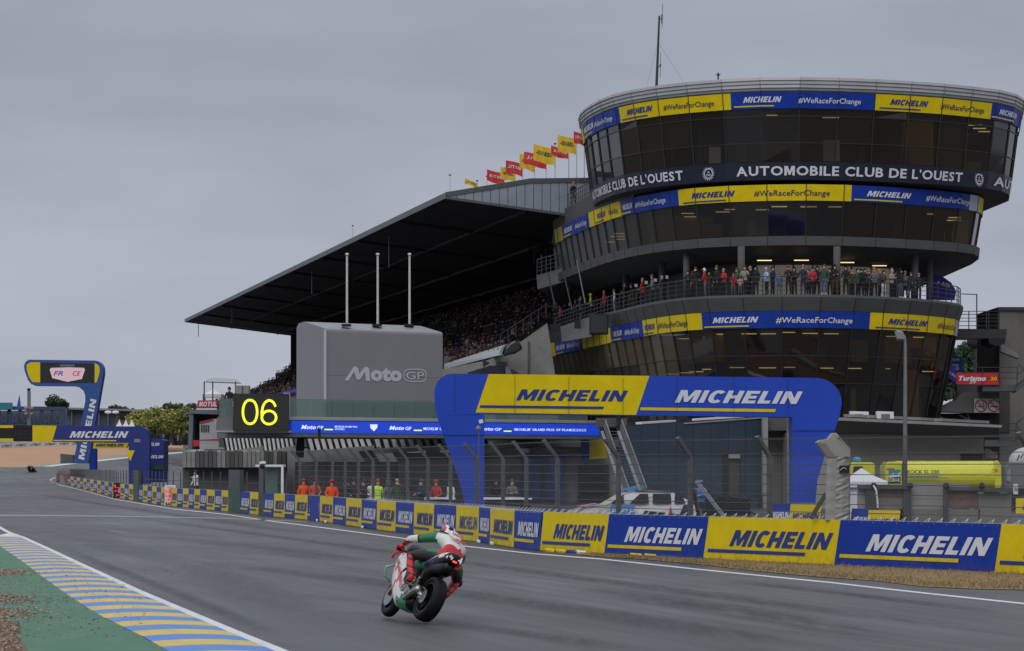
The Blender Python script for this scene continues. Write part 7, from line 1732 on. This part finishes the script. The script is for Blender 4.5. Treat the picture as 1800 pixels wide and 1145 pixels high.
# ---------------------------------------------------------------- racing motorcycle and rider
RUB = M('tyre rubber', (.007, .007, .008), .6, var=.15, scale=30, bump=.2, spec=.18); CARB = M('carbon', (.006, .006, .007), .35, var=0, spec=.3)
BW = M('fairing white', (.62, .62, .62), .25, var=0, clear=.5); BG = M('fairing green', (.010, .16, .07), .25, var=0, clear=.5); BR = M('fairing red', (.55, .012, .02), .25, var=0, clear=.5)
MET = M('bare metal', (.35, .34, .33), .28, metal=.9, var=.15, scale=20); GOLD = M('fork gold', (.35, .25, .08), .3, metal=.8, var=0)
bk = thing('racing_motorcycle', 'white green and red racing motorcycle leaning over on the wet track', 'motorcycle', (0, 0, 0))
def wheel(cx, r, w, name, rimw):
    t = MB(); n = 44; rings = []
    prof = [(-w * .36, r * .70), (-w * .47, r * .78), (-w * .5, r * .86), (-w * .42, r * .94), (-w * .24, r * .985), (0, r), (w * .24, r * .985), (w * .42, r * .94), (w * .5, r * .86), (w * .47, r * .78), (w * .36, r * .70), (-w * .36, r * .70)]
    for k in range(n):
        a = 2 * math.pi * k / n; rings.append([(cx + q * math.cos(a), y, r + q * math.sin(a)) for y, q in prof])
    rings.append(rings[0]); t.loft(rings, False); o = t.build(name, RUB, bk, smooth=True)
    m_ = MB(); rg = []
    for k in range(n + 1):
        a = 2 * math.pi * k / n; rg.append([(cx + q * math.cos(a), y, r + q * math.sin(a)) for y, q in ((-w * .4, r * .71), (-w * .4, r * .64), (w * .4, r * .64), (w * .4, r * .71))])
    m_.loft(rg, False)
    for k in range(7):
        a = 2 * math.pi * k / 7; m_.bar((cx + .05 * math.cos(a), 0, r + .05 * math.sin(a)), (cx + r * .66 * math.cos(a + .12), 0, r + r * .66 * math.sin(a + .12)), .03, .025)
    m_.tube((cx, -w * .4, r), (cx, w * .4, r), .05, n=12); m_.build('rim', CARB, o)
    return o
wheel(0, .345, .215, 'rear_wheel', .1); wheel(1.43, .31, .135, 'front_wheel', .08)
for y in (-.09, .09): MB().tube((1.43, y, .31), (1.43, y * 1.06, .31), .165, n=28).build('brake_disc', MET, bk)
MB().tube((0, .125, .345), (0, .13, .345), .11, n=24).build('sprocket', MET, bk)
def shell(name, sts, mats, matf, parent=bk, n=18, sub=2, e=.75):
    mb = MB(); rg = []
    for (x, y0, w, z0, z1) in sts:
        rg.append([(x, y0 + w * math.copysign(abs(math.cos(u)) ** e, math.cos(u)), (z0 + z1) / 2 + (z1 - z0) / 2 * math.copysign(abs(math.sin(u)) ** e, math.sin(u))) for u in [2 * math.pi * k / n for k in range(n)]])
    # refine
    fine = []
    for a, b in zip(rg, rg[1:]):
        for j in range(sub): fine.append([V(p).lerp(V(q), j / sub) for p, q in zip(a, b)])
    fine.append([V(p) for p in rg[-1]])
    mb.loft(fine, True, True)
    for i, f in enumerate(mb.f):
        c = sum((V(mb.v[k]) for k in f), V((0, 0, 0))) / len(f); mb.m[i] = matf(c)
    return mb.build(name, mats, parent, smooth=True)
def fair_m(c):
    if c.z < .36 - (c.x - .6) * .5 and .52 < c.x < .84 + .03 * math.sin(c.z * 60): return 1
    if c.x < .50 or (c.z > .70 and c.x < 1.02): return 3
    if .98 < c.x < 1.04 and c.z > .5 or (1.16 < c.x < 1.24 and .62 < c.z < .74): return 2
    if c.z < .42 and c.x < .95 and c.x > .75: return 0
    if 1.0 < c.x < 1.12 and .30 < c.z < .46: return 2
    if c.x > 1.25 and c.z > .93: return 2
    if .86 < c.x < .98 and c.z < .30: return 2
    return 0
shell('fairing', [(.40, 0, .10, .20, .34), (.5, 0, .17, .13, .44), (.7, 0, .20, .11, .56), (.92, 0, .225, .13, .72), (1.08, 0, .24, .22, .86), (1.22, 0, .25, .36, 1.0), (1.36, 0, .23, .55, 1.05), (1.5, 0, .16, .66, 1.03), (1.6, 0, .08, .74, .96), (1.64, 0, .02, .8, .9)], [BW, BG, BR, CARB], fair_m, n=22, sub=3)
shell('windscreen', [(1.12, 0, .10, 1.0, 1.08), (1.25, 0, .15, 1.0, 1.16), (1.4, 0, .14, .98, 1.12), (1.52, 0, .07, .96, 1.02)], [CARB], lambda c: 0)
shell('engine', [(.42, 0, .14, .36, .66), (.6, 0, .19, .30, .78), (.85, 0, .2, .28, .82), (1.0, 0, .17, .4, .8)], [CARB, MET], lambda c: 1 if (abs(c.y) > .15 and .4 < c.z < .6 and c.x < .75) else 0)
shell('fuel_tank', [(.48, 0, .12, .80, .93), (.62, 0, .17, .74, 1.03), (.8, 0, .18, .72, 1.08), (.98, 0, .16, .76, 1.05), (1.08, 0, .1, .84, .98)], [BG, BW, CARB], lambda c: 1 if c.z > 1.0 else (0 if c.x < .8 else 2))
def tail_m(c): return 1 if (c.z < .86 + (.5 - c.x) * .22 or c.x < -.2 or (abs(c.y) < .09 and c.z > .9 and c.x > 0)) else 0
shell('tail_unit', [(.55, 0, .11, .74, .88), (.4, 0, .145, .72, .95), (.2, 0, .15, .76, 1.02), (0, 0, .145, .83, 1.07), (-.15, 0, .13, .88, 1.09), (-.26, 0, .10, .92, 1.09), (-.30, 0, .07, .95, 1.07)], [BW, CARB], tail_m, n=24, sub=3)
shell('rear_hugger', [(.48, 0, .12, .45, .86), (.32, 0, .145, .56, .88), (.18, 0, .145, .70, .90), (.0, 0, .13, .725, .92), (-.14, 0, .11, .74, .94), (-.22, 0, .07, .80, .95)], [CARB], lambda c: 0)
for s_ in (-1, 1):
    MB().path([(0, s_ * .14, .345), (.2, s_ * .145, .40), (.42, s_ * .13, .46), (.58, s_ * .1, .48)], [.035, .045, .06, .07], 8).build('swingarm', MET if s_ > 0 else CARB, bk, smooth=True)
    MB().tube((1.43, s_ * .1, .31), (1.22, s_ * .1, .92), .03, n=10).build('fork_leg', GOLD, bk, smooth=True)
    MB().path([(1.14, s_ * .10, .985), (1.14, s_ * .38, .965)], .016, 8).build('handlebar', CARB, bk)
    MB().prism([(.22, s_ * .20, .47), (.40, s_ * .2, .45), (.40, s_ * .2, .5), (.24, s_ * .2, .6)], (0, s_ * .02, 0)).build('footrest_plate', MET, bk)
    MB().tube((.35, s_ * .19, .47), (.35, s_ * .31, .47), .013).build('footpeg', MET, bk)
    MB().path([(1.46, s_ * .22, .86), (1.30, s_ * .34, .84), (1.18, s_ * .36, .90), (1.14, s_ * .26, .96)], [.012, .022, .022, .012], 8).build('lever_guard', BR, bk)
    mb = MB(); mb.loft([[(1.55, s_ * .12, .80), (1.36, s_ * .2, .78), (1.36, s_ * .2, .76), (1.55, s_ * .12, .78)], [(1.50, s_ * .33, .70), (1.33, s_ * .34, .67), (1.33, s_ * .34, .65), (1.50, s_ * .33, .68)], [(1.46, s_ * .3, .55), (1.34, s_ * .3, .53), (1.34, s_ * .29, .52), (1.46, s_ * .29, .54)], [(1.42, s_ * .17, .50), (1.32, s_ * .2, .5), (1.32, s_ * .2, .48), (1.42, s_ * .17, .48)]], True, True)
    mb.build('side_winglet', BG, bk)
MB().path([(.75, .10, .35), (.55, .17, .26), (.38, .19, .33), (.22, .19, .40), (.10, .185, .44)], [.03, .035, .045, .05, .055], 12).build('exhaust', MET, bk, smooth=True)
MB().path([(.45, 0, .72), (.25, .08, .86), (.0, .09, .93), (-.24, .07, 1.0)], [.03, .035, .04, .045], 12).build('exhaust', MET, bk, smooth=True)
MB().path([(.5, -.13, .6), (.62, -.2, .5), (.5, -.2, .4)], .03, 8).path([(.62, .19, .62), (.5, .2, .5), (.6, .2, .42), (.72, .19, .5)], .022, 8).path([(.3, .17, .62), (.4, .18, .52), (.45, .16, .40)], .014, 8).build('engine_pipes', MET, bk, smooth=True)
for (x, z, r) in ((.55, .40, .085), (.72, .42, .07), (.46, .54, .05)): MB().tube((x, .185, z), (x, .215, z), r, r * .85, n=20).build('engine_cover', MET, bk, smooth=False)
MB().path([(0, .128, .455), (.56, .1, .54)], .012, 6).path([(0, .128, .235), (.56, .1, .42)], .012, 6).build('chain', MET, bk)
MB().box(-.02, .10, .12, .165, .30, .40).build('axle_block', MET, bk)
MB().box(-.335, -.30, -.028, .028, .948, .970).build('rain_light', M('rain light', (1, .05, .02), var=0, emit=2.2), bk)
for y, in ((.075,), (-.075,)): letters('lettering', '4', lambda u, v: V((-.306 + .05 * v - .02, y + .036 - .072 * u, .965 + .10 * v)), PWH, bk, off=.04, shear=.2)
letters('lettering', 'HONDA', lambda u, v: V((.44 - .34 * u * -1 - .34 if False else .10 + .30 * u, .152 if False else .151, .875 - .02 * u + .05 * v)), M('print indigo', (.05, .07, .3), .5, var=0), bk, off=.03)
def fside(x, z):                                         # outside of the fairing at x, z on the left
    return V((x, .262, z))
letters('lettering', 'CASTROL', lambda u, v: V((1.22 - .5 * (1 - u) + .04, .255 - .02 * (1 - u), .80 - .42 * (1 - u) + .085 * v)), BR, bk, off=.05, shear=.2)
letters('lettering', 'LCR', lambda u, v: V((.98 - .22 * (1 - u), .238, .60 - .18 * (1 - u) + .06 * v)), BR, bk, off=.05, shear=.2)
# rider -----------------------------------------------------------------------------------------
rd_ = thing('person', 'rider in white green and red leathers hanging off the right side of the motorcycle', 'person', (0, 0, 0))
J = [(.18, -.13, 1.06), (.32, -.16, 1.18), (.50, -.17, 1.29), (.65, -.15, 1.355), (.76, -.13, 1.41)]
rr_ = [(.15, .135), (.145, .14), (.165, .155), .07, .08]; E = [(0, 1), (1, 2), (2, 3), (3, 4)]; lab = ['low', 'up', 'up', 'up']
def add(parent, js, rs, ls):
    p = parent
    for j, r, l in zip(js, rs, ls): J.append(j); rr_.append(r); E.append((p, len(J) - 1)); lab.append(l); p = len(J) - 1
add(2, [(.58, .04, 1.33), (.76, .24, 1.20), (.90, .345, 1.14), (1.06, .345, 1.045)], [.095, .072, .058, .04], ['up', 'green', 'white', 'white'])
add(2, [(.56, -.37, 1.27), (.78, -.50, 1.14), (.92, -.42, 1.12), (1.06, -.345, 1.045)], [.095, .068, .056, .04], ['up', 'green', 'white', 'white'])
add(0, [(.24, .02, 1.02), (.48, .17, .98), (.70, .29, .90), (.55, .285, .72), (.36, .27, .58), (.43, .275, .50), (.54, .27, .49)], [.125, .105, .078, .066, .05, .05, .035], ['low', 'black', 'black', 'boot', 'boot', 'boot', 'boot'])
add(0, [(.22, -.22, .99), (.42, -.38, .93), (.60, -.50, .84), (.47, -.42, .69), (.33, -.33, .56), (.40, -.32, .49), (.52, -.30, .48)], [.125, .105, .08, .066, .05, .05, .035], ['low', 'green', 'green', 'boot', 'boot', 'boot', 'boot'])
bm_ = skin_mesh(J, E, rr_, sub=2)
SL = [M('leather white', (.60, .60, .60), .45, var=.05, scale=12, bump=.15), M('leather green', (.012, .15, .06), .45, var=.1, scale=12), M('leather black', (.014, .014, .015), .5, var=.1), M('leather red', (.50, .015, .02), .45, var=.08, scale=12)]
for m_ in SL: bm_.materials.append(m_)
for p in bm_.polygons:
    c = p.center; b = min(range(len(E)), key=lambda i: segdist(c, V(J[E[i][0]]), V(J[E[i][1]])) - .35 * (rr_[E[i][1]] if not isinstance(rr_[E[i][1]], tuple) else rr_[E[i][1]][0])); l = lab[b]
    mi = 0
    if l == 'boot': mi = 3 if abs((c.z * 9) % 1 - .5) > .14 else 2
    elif l == 'black': mi = 1 if (c.z > 1.03 and c.x < .5) else 2
    elif l == 'green': mi = (2 if .72 < c.x < .80 else 1) if c.z > 1.05 else (1 if c.x < .5 and c.z > .9 else 2)
    elif l == 'low':
        mi = 3 if c.x < .33 + .04 * math.sin(c.y * 60) else 0
        if c.z < 1.0 and c.x < .2: mi = 2 if c.z < .93 else 3
        if c.y > .06 and c.z < 1.05: mi = 2
    elif l == 'white' and c.z < 1.11: mi = 3 if abs((c.z * 30) % 1 - .5) > .15 else 2
    elif l == 'up' and c.x > .52 and abs(c.y + .16) > .15 + .03 * math.sin(c.x * 90): mi = 1
    elif l == 'up': mi = 0
    p.material_index = mi
bo = bpy.data.objects.new('body', bm_); col.objects.link(bo); bo.parent = rd_
def helm_m(c):
    if c.z < 1.45 and c.x < .80: return 1
    if c.x > .80 and c.z < 1.50 and c.z > 1.38: return 1
    if c.z < 1.38: return 1
    k = abs(c.y + .125)
    if c.z > 1.55 and k < .05: return 3
    return 1 if k < .035 else 0 if k < .07 else 2 if k < .10 else 3
mb = MB(); mb.ball((.79, -.135, 1.445), .145, .125, .145, 24, 16)
for i, f in enumerate(mb.f):
    c = sum((V(mb.v[k]) for k in f), V((0, 0, 0))) / len(f); mb.m[i] = helm_m(c)
mb.build('helmet', [BW, CARB, BR, M('helmet blue', (.03, .06, .3), .3, var=0)], rd_, smooth=True)
shell('back_hump', [(.34, -.17, .04, 1.31, 1.36), (.46, -.17, .09, 1.36, 1.45), (.58, -.16, .09, 1.39, 1.50), (.66, -.15, .05, 1.40, 1.48)], [SL[0]], lambda c: 0, rd_, n=12)
MB().loft([[(.12 + .0 * k, -.10 + y, z) for y, z in ((-.11, 1.10 + .02), (.11, 1.12), (.1, 1.0), (-.1, 1.0))] for k in (0,)] + [[(.04, -.10 + y, z) for y, z in ((-.09, 1.10), (.09, 1.10), (.08, 1.02), (-.08, 1.02))]], True, True).build('seat_pad', SL[2], rd_)
letters('lettering', 'CASTROL', lambda u, v: V((.30 + .06 * v + .0, -.04 - .26 * u, 1.335 + .05 * v)), SL[3], rd_, off=.04)
letters('lettering', 'ZARCO', lambda u, v: V((.42 + .06 * v, -.07 - .20 * u, 1.43 + .04 * v)), SL[3], rd_, off=.05)
for s_, y0 in ((1, .345), (-1, -.345)):
    g_ = MB(); g_.ball((1.10, y0, 1.015), .055, .05, .035, 10, 8)
    for k in range(4):
        yy = y0 - .036 + .024 * k; L1 = (.036, .042, .040, .032)[k]
        g_.path([(1.11, yy, 1.03), (1.11 + L1, yy, 1.02), (1.175, yy, .99), (1.17, yy, .955), (1.14, yy, .942)], [.013, .0125, .012, .011, .009], 7)
    g_.path([(1.09, y0 - s_ * .04, 1.01), (1.10, y0 - s_ * .06, .975), (1.13, y0 - s_ * .058, .95)], [.015, .013, .010], 7)
    g_.build('glove', [SL[3] if s_ > 0 else SL[3]], rd_, smooth=True)
mb = MB(); mb.ball((.70, .31, .90), .07, .05, .06, 10, 7); mb.build('knee_slider', SL[2], rd_, smooth=True); mb = MB(); mb.ball((.60, -.55, .83), .075, .05, .065, 10, 7); mb.build('knee_slider', SL[2], rd_, smooth=True)
# pose of bike and rider: lean to the right, heading away to the left
P_r = G(738, 1097); P_f = G(684, 1089.5)
head = (P_f - P_r).normalized(); left = V((-head.y, head.x, 0)); lean = R(25)
zax = V((0, 0, 1)) * math.cos(lean) - left * math.sin(lean); lft = left * math.cos(lean) + V((0, 0, 1)) * math.sin(lean)
def place(o, base, hd, le, loc):
    z_ = V((0, 0, 1)) * math.cos(le) - V((-hd.y, hd.x, 0)) * math.sin(le); l_ = V((-hd.y, hd.x, 0)) * math.cos(le) + V((0, 0, 1)) * math.sin(le)
    m = Matrix(((hd.x, l_.x, z_.x, base.x), (hd.y, l_.y, z_.y, base.y), (hd.z, l_.z, z_.z, base.z), (0, 0, 0, 1))); o.matrix_world = m
far_b = dup(bk); far_r = dup(rd_)
base = P_r + V((0, 0, .01)) - lft * 0
# the tyre's round shoulder, not its middle, meets the ground
sh_ = .06
place(bk, base + left * -sh_ * .3 + V((0, 0, .03)), head, lean, base); place(rd_, base + left * -sh_ * .3 + V((0, 0, .03)), head, lean, base)
fb_ = G(54, 831); fh = V((.75, -.66, 0)).normalized()
place(far_b, fb_ + V((0, 0, .02)), fh, R(38), fb_); place(far_r, fb_ + V((0, 0, .02)), fh, R(38), fb_)
far_b['label'] = 'tiny dark racing motorcycle cornering far away at the left edge'; far_r['label'] = 'rider in dark leathers on the far away motorcycle'
def darken(o):
    for c in o.children:
        if c.type == 'MESH':
            for sl in c.material_slots: sl.link = 'OBJECT'; sl.material = CARB if random.random() < .85 else BW
        darken(c)
darken(far_b); darken(far_r)
# ---------------------------------------------------------------- haze
hz_b = MB().box(-420, 420, -8, 1000, -1.2, 60)
hz_m = bpy.data.materials.new('haze'); hz_m.use_nodes = True; nt = hz_m.node_tree; nt.nodes.clear()
o_ = nt.nodes.new('ShaderNodeOutputMaterial'); pv = nt.nodes.new('ShaderNodeVolumePrincipled'); pv.inputs['Density'].default_value = .0001; pv.inputs['Color'].default_value = (.85, .9, 1, 1)
nt.links.new(pv.outputs[0], o_.inputs['Volume'])
HAZE = False
if HAZE: hz_b.build('haze', hz_m, kind='stuff')
